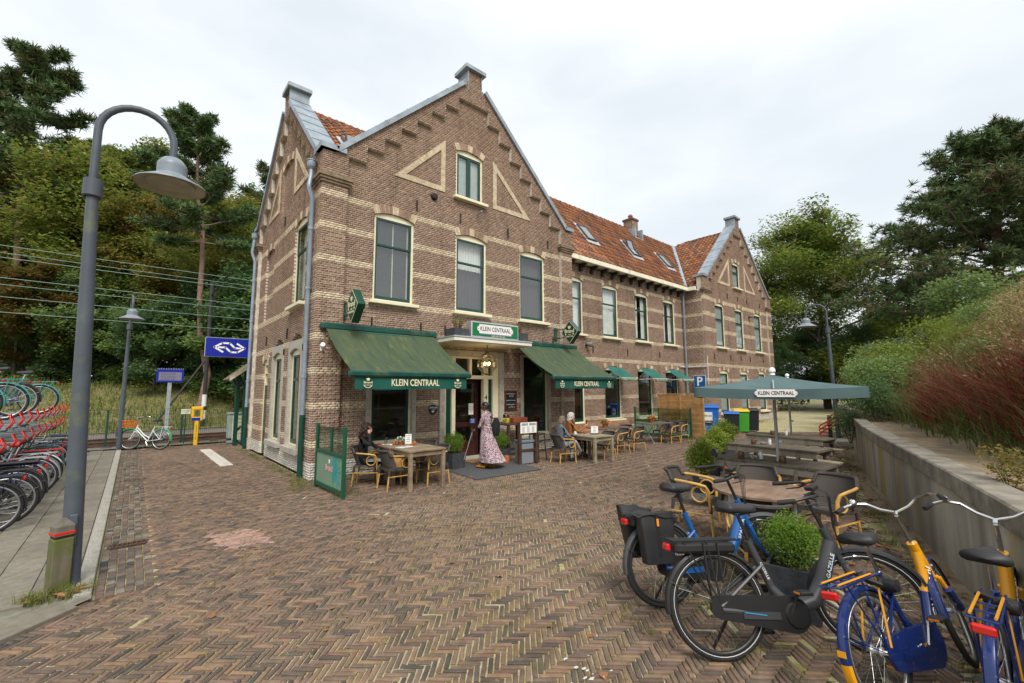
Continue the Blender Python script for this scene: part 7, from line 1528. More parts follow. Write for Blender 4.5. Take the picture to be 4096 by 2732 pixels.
for k, (x, y, z, lab) in enumerate(((4.86, -6.92, .745, 'nearest'), (6.93, -6.35, .745, 'middle'), (9.2, -5.95, .745, 'farthest'))):
    jar('candle_holder', (x-.05, y+.12, z), .05, .10, M('brown_candle_glass', (.12, .06, .03), .3), f'brown candle glass left of the ashtray on the {lab} picnic table', 'candle holder'); jar('steel_ashtray', (x, y-.05, z), .055, .05, STEEL, f'steel ashtray on the {lab} picnic table', 'ashtray'); jar('salt_shaker', (x+.08, y-.14, z), .03, .11, WHITEP, f'white salt shaker on the {lab} picnic table', 'shaker', ALU)
    if k == 0: jar('candle_holder', (4.80, -7.42, z), .05, .10, MATS['brown_candle_glass'], 'brown candle glass right of the parasol pole on the nearest picnic table', 'candle holder')
# parasols
m, t, b = newmat('parasol_cloth'); v = ramp(t, noise(t, 3, 5), .3, .7); lk(t, mixc(t, v, (.055, .10, .103), (.08, .135, .136)), b.inputs['Base Color']); b.inputs['Roughness'].default_value = .85; PARC = m
def parasol(loc, rz, half, zr, za, label, sign):
    t = thing('parasol', label, 'parasol', loc, rz, 'square teal parasols'); m = MB()
    def fn(a, b_):      # square canopy: a runs round the rim, b_ from rim to apex
        k = a*4; i = int(k) % 4; f = k-int(k); C = [(-1, -1), (1, -1), (1, 1), (-1, 1)]; x = C[i][0]+(C[(i+1) % 4][0]-C[i][0])*f; y = C[i][1]+(C[(i+1) % 4][1]-C[i][1])*f; sag = .035*math.sin(PI*f)*(1-b_)+.05*math.sin(PI*b_)*(.4+.6*math.sin(PI*f)); return (x*half*(1-b_*.985), y*half*(1-b_*.985), zr+(za-zr)*b_-sag)
    m.grid(fn, 48, 9, closeu=True); ca = m.build('canopy', PARC, t, smooth=True)
    m = MB(); m.grid(lambda a, b_: (lambda p: (p[0]*1.003+.012*math.sin(a*50)*b_*.3, p[1]*1.003, p[2]-b_*.14))(fn(a, 0)), 96, 3, closeu=True); m.build('valance', PARC, t, smooth='all')
    m = MB(); m.tube([(0, 0, 0), (0, 0, za)], .024, 10); m.build('pole', M('pale_pole', (.42, .43, .42), .4, .05), t, smooth=True); MB().lathe([(0, .0), (.02, 0), (.045, .03), (.03, .055), (.05, .08), (.048, .12), (.02, .15), (0, .15)], 14, (0, 0, za-.02)).build('finial', WHITEP, t, smooth=True); m = MB(); m.lathe([(.05, 0), (.05, .06)], 10, (0, 0, zr+.0)); m.build('hub', WHITEP, t)
    for k in range(8):
        a = R(45*k); r_ = half*(1.40 if k % 2 else .99); m = MB(); m.tube([(.03*math.cos(a), .03*math.sin(a), za-.05), (r_*math.cos(a), r_*math.sin(a), zr-.0-.02)], .010, 5); m.build('rib', MATS['pale_pole'], t)
    m = MB(); m.cbox((0, -.05, 1.05), (.05, .05, .05), bev=.01); m.build('crank', WHITEP, t); MB().lathe([(.26, 0), (.26, .05), (.05, .09), (.05, .3)], 20).build('foot', PLANTER, t)
    if sign: plaque(ca, (-half*1.005-.012, -.02, zr-.085), (0, -1, 0), Z3, .46, .105, MATS['plaque_white'], BLUEINK, None, d=.003)
    return t
parasol((4.91, -7.32, 0), R(18.6), 1.05, 1.91, 2.10, 'teal square parasol reading KLEIN CENTRAAL over the nearest picnic table', True); parasol((10.0, -5.98, 0), R(18.6), 1.05, 1.93, 2.14, 'farther teal square parasol, mostly hidden behind the nearer one', False)
# red tubular bicycle stand by the lane
t = thing('bicycle_stand', 'bright red tubular bicycle clamp on a black post by the bank', 'bicycle stand', (13.79, -5.92, 0)); MB().bbox((-.045, -.045, 0), (.045, .045, 1.03), .006).build('post', IRON, t); REDP = M('red_powder_coat', (.62, .02, .012), .35, .08)
for k in range(3):
    o = k*.11; m = MB(); m.tube([(-.05, .02-.0+o*.2, .98-o), (-.03, -.28, 1.14-o), (-.02, -.33, 1.10-o), (-.04, -.1, .93-o), (-.08, .22, .72-o), (-.09, .27, .66-o), (-.08, .24, .60-o), (-.05, .05, .62-o)], .022, 7); m.build('tube_loop', REDP, t, smooth=True)
t = thing('stone_step', 'small concrete step at the foot of the planted bank', 'step', (14.9, -5.95, 0), .3); MB().bbox((-.5, -.25, 0), (.5, .25, .18), .02).build('block', STONE, t)
# paint marks near the blue bicycle
m = MB()
for k in range(34):
    f = rng.random(); x, y = -.32-.55*f+rng.gauss(0, .06), -7.72-.62*f+rng.gauss(0, .09); n = 7; r = rng.uniform(.005, .016); m.add([(x+r*rng.uniform(.5, 1.2)*math.cos(6.28*i/n)*1.7, y+r*rng.uniform(.5, 1.2)*math.sin(6.28*i/n), .0055) for i in range(n)], [tuple(range(n))])
stuff(tag(m.build('paint_flecks', PAVEW), 'worn white paint flecks on the bricks before the bicycles', 'paint'))
# ================================================================== BICYCLES
TYRE = M('tyre_rubber', (.018, .018, .018), .8, .2, 20); RIMM = M('rim_alloy', (.42, .42, .42), .35, .05, metal=.8); RIMB = M('rim_black', (.03, .03, .03), .35, .05); SPOKE = M('spoke_steel', (.45, .45, .45), .3, 0, metal=.9); CHROME = M('chrome', (.62, .62, .62), .18, .02, metal=1); BLKP = M('black_plastic', (.02, .02, .021), .4, .1); SADM = M('saddle_vinyl', (.028, .028, .03), .5, .15, 20, bmp=.15); GRIPM = M('grip_rubber', (.02, .02, .02), .75, .1, 30); REDL = M('red_lens', (.55, .01, .01), .2, .05, spec=.6); ORANGE_R = M('orange_reflector', (.8, .25, .02), .3, 0); CLEARG = MG('clear_guard', (.80, .82, .82), 1.45)
WR = .35
_wheel = {}
def wheel_mesh(kind):
    if kind in _wheel: return _wheel[kind]
    ring = lambda r, n=44: [(r*math.cos(2*PI*i/n), 0, r*math.sin(2*PI*i/n)) for i in range(n)]
    ty = MB(); ty.tube(ring(WR-.021), .021, 9, closed=True); strp = MB()
    for s in (-1, 1): strp.tube([(x, s*.0195, z) for x, _, z in ring(WR-.034)], .0022, 4, closed=True)
    ri = MB(); n = 44; r0, r1 = WR-.040, WR-.062; vs = []
    for i in range(n):
        c, s = math.cos(2*PI*i/n), math.sin(2*PI*i/n); vs += [(r0*c, -.0135, r0*s), (r0*c, .0135, r0*s), (r1*c, .007, r1*s), (r1*c, -.007, r1*s)]
    ri.add(vs, [(i*4+k, i*4+(k+1) % 4, ((i+1) % n)*4+(k+1) % 4, ((i+1) % n)*4+k) for i in range(n) for k in range(4)])
    sp = MB()
    for i in range(28):
        a = 2*PI*i/28; o = (.42 if (i//2) % 2 else -.42); s = .028 if i % 2 else -.028; sp.tube([(.026*math.cos(a+o*2.2), s, .026*math.sin(a+o*2.2)), (r1*math.cos(a), 0, r1*math.sin(a))], .0013, 3, cap=False)
    hb = MB(); rot = Matrix.Rotation(PI/2, 4, 'X'); hb.lathe([(0, -.06), (.012, -.06), (.014, -.035), (.03, -.03), (.03, -.024), (.018, -.02), (.018, .02), (.03, .024), (.03, .03), (.014, .035), (.012, .06), (0, .06)], 14, mat=rot)
    _wheel[kind] = (ri.mesh('wheel', RIMB if kind == 'black' else RIMM, smooth=True), ty.mesh('tyre', TYRE, smooth=True), sp.mesh('spokes', SPOKE), hb.mesh('hub', BLKP if kind == 'black' else ALU, smooth=True), strp.mesh('reflective_stripe', WHITEP)); return _wheel[kind]
def arc(cx, cz, r, a0, a1, n=16, y=0): return [(cx+r*math.cos(R(a0+(a1-a0)*i/n)), y, cz+r*math.sin(R(a0+(a1-a0)*i/n))) for i in range(n+1)]
def guard(m, cx, cz, r, a0, a1, w=.030, mi=0, M4=None):
    n = 18; vs = []
    for i in range(n+1):
        a = R(a0+(a1-a0)*i/n); c, s = math.cos(a), math.sin(a)
        for (y, dr) in ((-w, -.018), (-w*.75, 0), (0, .008), (w*.75, 0), (w, -.018)): vs.append(Vector((cx+(r+dr)*c, y, cz+(r+dr)*s)))
    if M4 is not None: vs = [M4 @ v for v in vs]
    m.add(vs, [(i*5+k, i*5+k+1, (i+1)*5+k+1, (i+1)*5+k) for i in range(n) for k in range(4)], mi)
def bicycle(name, label, loc, az, lean, steer, kind, fm, gm=None, wheelk='alloy', opts=(), group=None, s=1.0, bar='swept', z=0, acc=None):
    t = thing(name, label, 'bicycle', (loc[0], loc[1], z), 0, group, rot=(-R(lean), 0, R(az))); t.scale = (s,)*3; gm = gm or BLKP; acc = acc or fm
    FH = Vector((1.10, 0, WR)); A0, A1 = Vector((1.045, 0, .40)), Vector((.80, 0, 1.03)); ax = (A1-A0).normalized(); S = Matrix.Translation(A1) @ Matrix.Rotation(R(steer), 4, ax) @ Matrix.Translation(-A1)
    sv = lambda *p: S @ Vector(p)
    at_ax = lambda zz: A0+ax*((zz-A0.z)/ax.z)
    wm = wheel_mesh(wheelk)
    for c, M4 in ((Vector((0, 0, WR)), Matrix.Identity(4)), (FH, S)):
        w = link('wheel', wm[0], t); w.matrix_local = M4 @ Matrix.Translation(c) @ Matrix.Rotation(rng.random()*3, 4, 'Y')
        for nm, me in zip(('tyre', 'spokes', 'hub'), wm[1:4]): link(nm, me, w)
        if 'stripe' in opts: link('reflective_stripe', wm[4], w)
    BB = Vector((.47, 0, .29)); ST = Vector((.29, 0, .76)); RH = Vector((0, 0, WR)); h0, h1 = at_ax(.66), at_ax(.84)
    f = MB(); mats = [fm, acc]
    if kind == 'estep':
        f.tube([at_ax(.60), h1], .030, 12); f.tube([at_ax(.74), Vector((.80, 0, .50)), Vector((.70, 0, .36)), BB+Vector((.06, 0, .02))], [.047, .05, .052, .05], 12); f.tube([BB+Vector((-.02, 0, .05)), ST], .025, 10); f.tube([BB+Vector((.02, 0, .05)), Vector((.40, 0, .46))], [.05, .024], 10)
        for sg in (-1, 1): f.tube([Vector((.36, sg*.02, .60)), RH+Vector((0, sg*.065, 0))], .013, 7); f.tube([BB+Vector((-.06, sg*.045, 0)), RH+Vector((.0, sg*.068, -.02))], .017, 7)
    elif kind == 'ov':
        f.tube([at_ax(.62), h1+ax*.02], .034, 12, mi=1); f.tube([at_ax(.80), at_ax(.74)+Vector((-.03, 0, -.05)), Vector((.815, 0, .53))], [.034, .036, .036], 12, mi=1); f.tube([Vector((.815, 0, .53)), Vector((.72, 0, .33)), Vector((.66, 0, .285)), BB], [.037, .037, .034, .03], 12); f.tube([BB, ST], .02, 10); f.tube([BB+Vector((.1, 0, .01)), Vector((.40, 0, .46))], .016, 8)
        for sg in (-1, 1): f.tube([Vector((.345, sg*.02, .62)), RH+Vector((0, sg*.065, 0))], .010, 7); f.tube([BB+Vector((-.04, sg*.04, 0)), RH+Vector((0, sg*.066, -.01))], .012, 7)
    else:
        f.tube([at_ax(.64), h1], .021, 10); f.tube([BB, at_ax(.68)], .018, 10); f.tube([BB, ST+Vector((-.02, 0, .03))], .0165, 10)
        if kind == 'lady': f.tube([at_ax(.76), Vector((.62, 0, .50)), Vector((.43, 0, .40))], .016, 8)
        else: f.tube([at_ax(.80), Vector((.30, 0, .74))], .016, 8)
        for sg in (-1, 1): f.tube([Vector((.335, sg*.02, .66)), RH+Vector((0, sg*.06, 0))], .009, 6); f.tube([BB+Vector((0, sg*.035, 0)), RH+Vector((0, sg*.06, 0))], .010, 6)
    f.build('frame', mats, t, smooth=True)
    if kind == 'estep': m = MB(); m.lathe([(0, -.085), (.075, -.085), (.095, -.06), (.095, .06), (.075, .085), (0, .085)], 20, mat=Matrix.Translation(BB+Vector((.05, 0, 0))) @ Matrix.Rotation(PI/2, 4, 'X')); m.build('motor', BLKP, t, smooth=True)
    # fork
    k = MB(); k.tube([sv(*at_ax(.60)), sv(*at_ax(.585))], .03, 8)
    fmat = acc if kind == 'ov' else fm
    for sg in (-1, 1):
        k.tube([sv(*(at_ax(.60)+Vector((0, sg*.045, 0)))), sv(*(at_ax(.5)+Vector((0, sg*.055, 0)))), sv(1.04, sg*.058, .42), sv(1.10, sg*.055, WR)], [.017, .016, .014, .011] if kind != 'diamond' and kind != 'lady' else .011, 8)
    k.tube([sv(*(at_ax(.60)+Vector((0, -.045, 0)))), sv(*(at_ax(.61))), sv(*(at_ax(.60)+Vector((0, .045, 0))))], .015, 8); k.build('fork', fmat, t, smooth=True)
    # handlebar and stem
    k = MB(); top = at_ax(1.06); k.tube([sv(*at_ax(.83)), sv(*top)], .014, 8); c0 = top+Vector((.05, 0, .02)); k.tube([sv(*top), sv(*c0)], .016, 8)
    if bar == 'high': B = [(.0, 0, .0), (.02, .09, .03), (.02, .17, .085), (-.03, .25, .10), (-.14, .31, .085), (-.22, .33, .07)]
    elif bar == 'swept': B = [(0, 0, 0), (.02, .09, .012), (.01, .19, .03), (-.05, .26, .03), (-.15, .305, .01), (-.23, .32, 0)]
    else: B = [(0, 0, 0), (0, .15, .01), (-.03, .28, .02), (-.07, .32, .02)]
    bp = [sv(*(c0+Vector((x, -y, zz)))) for x, y, zz in reversed(B)]+[sv(*(c0+Vector(p))) for p in B[1:]]
    k.tube(bp, .0115, 8); k.build('handlebar', CHROME if bar == 'high' else (BLKP if wheelk == 'black' else CHROME), t, smooth=True)
    for sg in (-1, 1):
        p, q = [sv(*(c0+Vector((B[i][0], sg*B[i][1], B[i][2])))) for i in (-2, -1)]; d_ = (q-p).normalized(); k = MB(); k.tube([q-d_*.10, q-d_*.05, q+d_*.012], [.0155, .0175, .0165], 10); k.build('grip', GRIPM, t, smooth=True)
        if 'levers' in opts: k = MB(); o_ = sv(*(c0+Vector((B[3][0], sg*B[3][1], B[3][2])))); k.tube([o_, o_+Vector((.05, 0, -.01)), o_+Vector((.02, sg*.05, -.04)), o_+Vector((-.08, sg*.07, -.05))], [.012, .010, .007, .005], 6); k.build('brake_lever', BLKP, t, smooth=True)
    if 'bell' in opts: k = MB(); o_ = sv(*(c0+Vector((-.02, .245, .115)))); k.lathe([(.033, -.012), (.034, 0), (.026, .018), (0, .025)], 14, o_); k.build('bell', CHROME, t, smooth=True)
    if 'display' in opts: k = MB(); k.cbox((0, 0, .0), (.06, .09, .03), 0, Matrix.Translation(sv(*(c0+Vector((0, 0, .045))))) @ Matrix.Rotation(R(-25), 4, 'Y'), bev=.006); k.build('display', BLKP, t); k = MB(); k.cbox((0, 0, 0), (.025, .02, .02), 0, Matrix.Translation(sv(*(c0+Vector((-.01, .10, .04))))), bev=.003); k.build('red_button', REDL, t)
    if 'mirror' in opts: k = MB(); o_ = sv(*(c0+Vector((-.05, .30, .03)))); k.tube([o_, o_+Vector((.03, .03, .09))], .006, 5); k.lathe([(0, 0), (.045, .005), (.05, .015), (.03, .03), (0, .035)], 14, mat=Matrix.Translation(o_+Vector((.03, .04, .12))) @ Matrix.Rotation(PI/2, 4, 'Y')); k.build('mirror', BLKP, t, smooth=True)
    if 'cables' in opts:
        k = MB()
        for j in range(4): y = .05*(j-1.5); k.tube([sv(*(c0+Vector((.01, y*2.2, .02)))), sv(*(c0+Vector((.10, y, .0)))), sv(*(at_ax(.84)+Vector((.07, y*.5, 0)))), sv(*(at_ax(.66)+Vector((.04, y*.3, 0))))], .003, 4)
        k.build('cables', BLKP, t)
    # saddle and post
    k = MB(); sp_ = Vector((.245, 0, .935)); k.tube([ST-Vector((-.02, 0, .05)), sp_], .0135, 8); k.build('seat_post', BLKP if wheelk == 'black' else CHROME, t, smooth=True)
    def sad(a, b_):
        an = 2*PI*b_; x = -.14+.29*a; e = min(1, a/.10)**.5*min(1, (1-a)/.08)**.5+1e-4; wd = (.108*(1-a)**.9+.024)*e
        th = (.034+.022*(1-a))*e; return (sp_.x+x, wd*math.cos(an), sp_.z+.035+th*max(-.6, math.sin(an))+.018*(1-a)**2)
    k = MB(); k.grid(lambda u, v: sad(v, u), 16, 12, closeu=True); k.build('saddle', SADM, t, smooth='all')
    k = MB(); k.tube([sp_+Vector((-.08, .03, .02)), sp_+Vector((.0, .02, -.005)), sp_+Vector((.1, .015, .02))], .005, 5).tube([sp_+Vector((-.08, -.03, .02)), sp_+Vector((.0, -.02, -.005)), sp_+Vector((.1, -.015, .02))], .005, 5); k.build('saddle_rails', CHROME, t)
    # mudguards
    k = MB(); guard(k, 0, WR, WR+.018, 25, 205 if kind == 'ov' else 188); rg_ = k.build('mudguard', gm, t, smooth=True); k = MB(); guard(k, FH.x, WR, WR+.018, 15, 175, M4=S); k.build('mudguard', gm, t, smooth=True)
    k = MB()
    for sg in (-1, 1): k.tube([(0, sg*.06, WR), ((WR+.015)*math.cos(R(155)), sg*.03, WR+(WR+.015)*math.sin(R(155)))], .0035, 4)
    k.build('mudguard_stay', CHROME if kind != 'ov' else fm, t)
    # crank, pedals, chain case
    k = MB(); ca = R(62); cdx, cdz = .17*math.cos(ca), .17*math.sin(ca)
    for sg in (-1, 1):
        q = MB(); e = BB+Vector((-sg*cdx*1, sg*.085, -sg*cdz*1)) if True else 0; q.tube([BB+Vector((0, sg*.075, 0)), e], .011, 6); q.build('crank', CHROME if wheelk != 'black' else BLKP, t, smooth=True)
        q = MB(); pc = e+Vector((0, sg*.05, 0)); q.bbox((pc.x-.045, pc.y-.045, pc.z-.012), (pc.x+.045, pc.y+.045, pc.z+.012), .006); pd = q.build('pedal', BLKP, t); q = MB(); q.box((pc.x-.0475, pc.y-.03, pc.z-.007), (pc.x-.046, pc.y+.03, pc.z+.007)).box((pc.x+.046, pc.y-.03, pc.z-.007), (pc.x+.0475, pc.y+.03, pc.z+.007)); q.build('pedal_reflector', ORANGE_R, pd)
    if 'case' in opts or 'bigcase' in opts:
        big = 'bigcase' in opts; r0, r1 = (.105, .135) if big else (.075, .115); n = 10; P = [(r0*math.cos(R(90+180*i/n)), WR-.005+r0*math.sin(R(90+180*i/n))) for i in range(n+1)]+[(BB.x+.03+r1*math.cos(R(-90+180*i/n)), BB.z+r1*math.sin(R(-90+180*i/n))) for i in range(n+1)]
        if big: P = [(x*.9+.11, zz-.02) for x, zz in P]
        q = MB(); q.prism(P, (0, 0, 0), X3, Z3, (0, -1, 0), .045, .072); q.build('chain_case', gm if kind == 'ov' else BLKP, t)
        q = MB(); q.prism([(x, zz) for x, zz in [(.14, WR-.03), (.40, .31), (.40, .265), (.14, WR-.075)]], (0, 0, 0), X3, Z3, (0, -1, 0), .0725, .08); q.build('chain_stay_cover', fm, t)
    else:
        q = MB(); q.tube([(0, -.045, WR+.03), (.47, -.045, .29+.085)], .005, 4).tube([(0, -.045, WR-.03), (.47, -.045, .29-.085)], .005, 4); q.lathe([(.03, 0), (.09, 0), (.09, .004), (.03, .004)], 18, mat=Matrix.Translation((.47, -.043, .29)) @ Matrix.Rotation(PI/2, 4, 'X')); q.build('chain', BLKP, t)
    # luggage rack, tail light
    if 'rack' in opts:
        q = MB(); zt = .77
        for y in (-.065, 0, .065): q.tube([(.20, y*.8, zt), (-.30, y, zt)], .007, 5)
        for x in (-.30, -.17, -.03, .12): q.tube([(x, -.065, zt), (x, .065, zt)], .006, 5)
        for sg in (-1, 1): q.tube([(-.05, sg*.065, zt), (-.0, sg*.07, WR+.02)], .007, 5); q.tube([(-.22, sg*.065, zt), (-.005, sg*.07, WR+.03)], .006, 5)
        q.build('luggage_rack', acc if kind != 'ov' else fm, t, smooth=True); q = MB(); q.bbox((-.335, -.05, .70), (-.305, .05, .75), .01); q.build('tail_light', REDL, t)
    if 'battery' in opts: q = MB(); q.bbox((-.28, -.075, .685), (.16, .075, .755), .018); q.build('battery', BLKP, t)
    if 'frame_bag' in opts: pass
    if 'headlight' in opts: q = MB(); o_ = sv(*(at_ax(.62)+Vector((.085, 0, .03)))); q.lathe([(.0, -.03), (.022, -.02), (.03, .03), (0, .034)], 14, mat=Matrix.Translation(o_) @ Matrix.Rotation(PI/2, 4, 'Y')); q.tube([sv(*(at_ax(.61)+Vector((.02, 0, 0)))), o_], .008, 5); q.build('headlight', CHROME, t, smooth=True)
    if 'stand' in opts: q = MB(); h = .30; q.tube([(.09, .04, .27), (.0, .17, .30-.30/max(.2, math.cos(R(lean)))*math.cos(R(lean))*.93)], .012, 6); q.build('kickstand', BLKP, t)
    if 'skirt' in opts:
        q = MB(); n = 14; P = [(0.03, WR+.03)]+[((WR+.005)*math.cos(R(35+75*i/n)), WR+(WR+.005)*math.sin(R(35+75*i/n))) for i in range(n+1)]
        for y in (-.038, .038): q.add([(x, y, zz) for x, zz in P], [tuple(range(len(P)))])
        q.build('coat_guard', CLEARG, t)
    return t, S, c0, sv
DKG = M('graphite_frame', (.05, .05, .054), .42, .1); SPB = M('sparta_blue', (.010, .10, .32), .3, .1, coat=.5); OVB = M('ov_blue', (.006, .020, .115), .3, .12, 6, coat=.4, dirt=.08, dcol=(.2, .2, .2), dscale=30); OVY = M('ov_yellow', (.66, .29, .006), .35, .06, coat=.3)
# black e-bike
t, S, c0, sv = bicycle('electric_bicycle', 'black and graphite GAZELLE electric bicycle in the foreground', (.345, -8.41), -39, 11.5, -32, 'estep', DKG, BLKP, 'black', ('case', 'rack', 'battery', 'stand', 'stripe', 'levers', 'display', 'headlight', 'skirt', 'cables'), s=1.02, acc=BLKP)
dn = (Vector((.80, 0, .50))-Vector((.905, 0, .74))).normalized(); text('frame_lettering', 'GAZELLE', .040, WHITEINK, t, (.838, -.0545, .59), -dn, Vector((dn.z, 0, -dn.x)), width=.17); text('frame_lettering', 'GAZELLE', .022, WHITEINK, t, (.365, -.0275, .56), Vector((.18, 0, -.47)).normalized(), Vector((.47, 0, .18)).normalized(), width=.12)
m = MB(); SB = M('sky_blue_line', (.02, .35, .65), .4, 0); m.tube([(.885, -.052, .66), (.80, -.0525, .50), (.79, -.052, .44)], .003, 4).tube([(.15, -.082, .315), (.30, -.082, .295)], .003, 4); m.build('blue_pinstripe', SB, t)
m = MB()
for x in (-.08, .02): m.tube([(x, -.08, .76), (x+.005, -.085, .5)], .008, 4)
m.build('luggage_strap', BLKP, t)
# blue e-bike with panniers
t, S, c0, sv = bicycle('electric_bicycle', 'blue SPARTA electric bicycle with black panniers behind the black one', (.735, -7.74), -27.5, 8, -24, 'estep', SPB, M('dark_mudguard', (.06, .06, .065), .35), 'black', ('case', 'rack', 'battery', 'stand', 'levers', 'mirror', 'headlight', 'display', 'cables'), s=1.0, acc=BLKP)
text('frame_lettering', 'SPARTA', .04, WHITEINK, t, (.838, -.0545, .59), -dn, Vector((dn.z, 0, -dn.x)), width=.18)
m = MB(); m.lathe([(.0, 0), (.028, 0)], 8, (.9, 0, .8)); PAN = M('pannier_tarpaulin', (.022, .022, .024), .45, .25, 5, bmp=.2)
for sg in (-1, 1):
    def pf(a, b_, sg=sg):
        an = 2*PI*a; ca, sa = math.cos(an), math.sin(an); e = .35; sx = (abs(ca)**e)*(1 if ca > 0 else -1); sy = (abs(sa)**e)*(1 if sa > 0 else -1); k = .82+.18*b_; puff = 1+.12*math.sin(PI*b_); return (-.10+sx*.165*k-(.05*b_ if sg > 0 else 0), sg*.135+sy*.062*puff*(1-.35*max(0, b_-.75)*4*(1 if sg > 0 else .4)), .40+.40*b_+(.05*b_ if sx < 0 and sg > 0 else 0))
    m = MB(); m.grid(pf, 28, 9, closeu=True); m.add([pf(i/28, 0) for i in range(28)], [tuple(range(28))]); m.add([pf(i/28, 1) for i in range(28)], [tuple(range(28))]); pn_ = m.build('pannier', PAN, t, smooth=True)
    m = MB(); m.bbox((-.13, sg*.205-.003, .46), (-.10, sg*.205+.003, .80), .002); m.build('pannier_strap', BLKP, pn_); m = MB(); m.bbox((-.125, sg*.212-.002, .70), (-.105, sg*.212+.002, .76), .001); m.build('strap_tag', ORANGE_R, pn_)
m = MB(); m.grid(lambda a, b_: (-.29+.36*a, -.21+.16*b_, .80+.02*math.sin(6*a)-.02*(1-b_)), 8, 4); m.build('pannier_flap', PAN, t, smooth='all')
# two rental bicycles
def ov(label, loc, az, lean, steer):
    t, S, c0, sv = bicycle('rental_bicycle', label, loc, az, lean, steer, 'ov', OVB, OVB, 'alloy', ('bigcase', 'rack', 'bell', 'headlight'), group='blue and yellow rental bicycles', s=.94, bar='high', acc=OVY)
    text('frame_lettering', 'OV-fiets.nl', .075, WHITEINK, t, (.822, -.0415, .545), -dn, Vector((dn.z, 0, -dn.x)), width=.32, bold=.001)
    text('case_lettering', 'NS', .05, WHITEINK, t, (.36, -.0735, .30), X3, Z3); text('case_lettering', 'OV Fiets', .028, OVY, t, (.46, -.0735, .30), X3, Z3)
    m = MB(); guard(m, 0, WR, WR+.021, 178, 206, .031); m.build('mudguard_tip', OVY, t, smooth=True); m = MB(); mm_ = Matrix.Translation((0, 0, WR)) @ Matrix.Rotation(R(-170), 4, 'Y'); m.bbox((WR+.026, -.025, -.02), (WR+.03, .025, .015), .001, 0, mm_); m.build('number_plate', OVY, t)
    for y in (-.05, .05): m = MB(); m.tube([(-.29, y, .785), (.1, y, .785), (.15, y, .74), (.02, y*1.6, .38)], .007, 5); m.build('luggage_strap', OVY, t)
    m = MB(); m.tube([sv(.98, -.06, .52), sv(1.1, -.065, WR+.02)], .03, 8); m.build('fork_cover', OVB, t, smooth=True)
    m = MB(); m.lathe([(0, 0), (.05, 0), (.055, .02), (.04, .09), (0, .1)], 14, mat=Matrix.Translation((.30, -.0, .68)) @ Matrix.Rotation(PI/2, 4, 'X')); m.build('ring_lock', BLKP, t, smooth=True); m = MB(); m.tube([(.18, -.05, .74), (.10, -.09, .72), (.05, -.02, .78), (.14, .06, .76), (.22, .02, .70)], .018, 7); m.build('chain_lock', BLKP, t, smooth=True)
    return t
ov('blue and yellow rental bicycle OV-fiets, left one of the pair', (.575, -9.29), -14, 13, 18); ov('blue and yellow rental bicycle OV-fiets cut by the right border', (.72, -9.73), -3, 2, 2)
# white bicycle with orange crate, dark bicycle at the rear corner
WHB = M('white_frame', (.72, .72, .70), .35, .04, coat=.3); GRB = M('green_mudguard', (.02, .38, .12), .4, .05); ORC = M('orange_crate', (.75, .16, .01), .45, .05)
t, S, c0, sv = bicycle('city_bicycle', 'white bicycle with green mudguards and orange front crate by the small lamp', (-2.14, 8.45), 137, -4, 12, 'lady', WHB, GRB, 'alloy', ('case', 'rack', 'skirt'), s=.95, acc=WHB)
m = MB()
for i in range(7):
    x = 1.02+i*.05
    for sg in (-1, 1): m.tube([(x, sg*.16, .76), (x, sg*.19, .98)], .006, 4)
for zz, w in ((.76, .16), (.87, .175), (.98, .19)): m.tube([(1.0, -w, zz), (1.34, -w, zz), (1.34, w, zz), (1.0, w, zz)], .009, 5, closed=True)
for i in range(5): m.tube([(1.34, -.15+i*.075, .76), (1.34, -.17+i*.085, .98)], .006, 4); m.tube([(1.0, -.15+i*.075, .76), (1.34, -.15+i*.075, .76)], .006, 4)
m.build('front_crate', ORC, t)
bicycle('city_bicycle', 'dark bicycle half hidden behind the rear corner of the building', (1.25, 8.15), 173, 5, 0, 'diamond', BLKP, None, 'alloy', ('rack',), s=.95)
# ---- double-deck bicycle rack on the left with its bicycles
t = thing('bicycle_rack', 'double-deck steel bicycle rack with red handles left of the lamp post', 'bicycle rack', (-4.3, 0, 0)); GALV = M('galvanised_rack', (.22, .27, .28), .5, .15, metal=.4)
for y in (-1.5, 1.6, 4.6, 7.5): MB().bbox((-.62, y-.04, 0), (-.54, y+.04, 1.45), .006).build('post', GALV, t)
for z_ in (1.02, 1.34): MB().bbox((-.50, -1.7, z_-.10), (-.43, 7.5, z_-.03), .006).build('rail', GALV, t)
lo_ = MB(); lo_.tube([(0, -.085, -.02), (0.05, -.085, .08), (.0, -.06, .19), (.0, .10, .19), (.05, .085, .08), (0, .085, -.02)], .0095, 6); lme = lo_.mesh('red_handle', REDP, smooth=True)
tr = MB(); tr.bbox((-1.6, -.04, -.03), (0, -.028, .02), .002).bbox((-1.6, .028, -.03), (0, .04, .02), .002).bbox((-1.6, -.028, -.03), (0, .028, -.022), .002); tme2 = tr.mesh('tray', GALV)
for i in range(23):
    y = -1.5+i*.40; z_ = 1.36 if i % 2 == 0 else 1.04; link('red_handle', lme, t, loc=(0, y, z_)); link('tray', tme2, t, loc=(-.02, y, z_-.01))
MB().bbox((-.48, -1.7, .0), (-.42, 7.5, .07), .006).build('floor_rail', GALV, t)
NAVY = M('navy_frame', (.012, .022, .06), .35, .1, coat=.3); TEAL = M('celeste_frame', (.06, .27, .25), .4, .08); GREY = M('silver_frame', (.32, .33, .34), .35, .08, metal=.5); REDF = M('red_frame', (.35, .015, .012), .35, .08); PETR = M('petrol_frame', (.02, .10, .13), .4, .1)
BG = 'bicycles parked in the double-deck rack'
protos = []
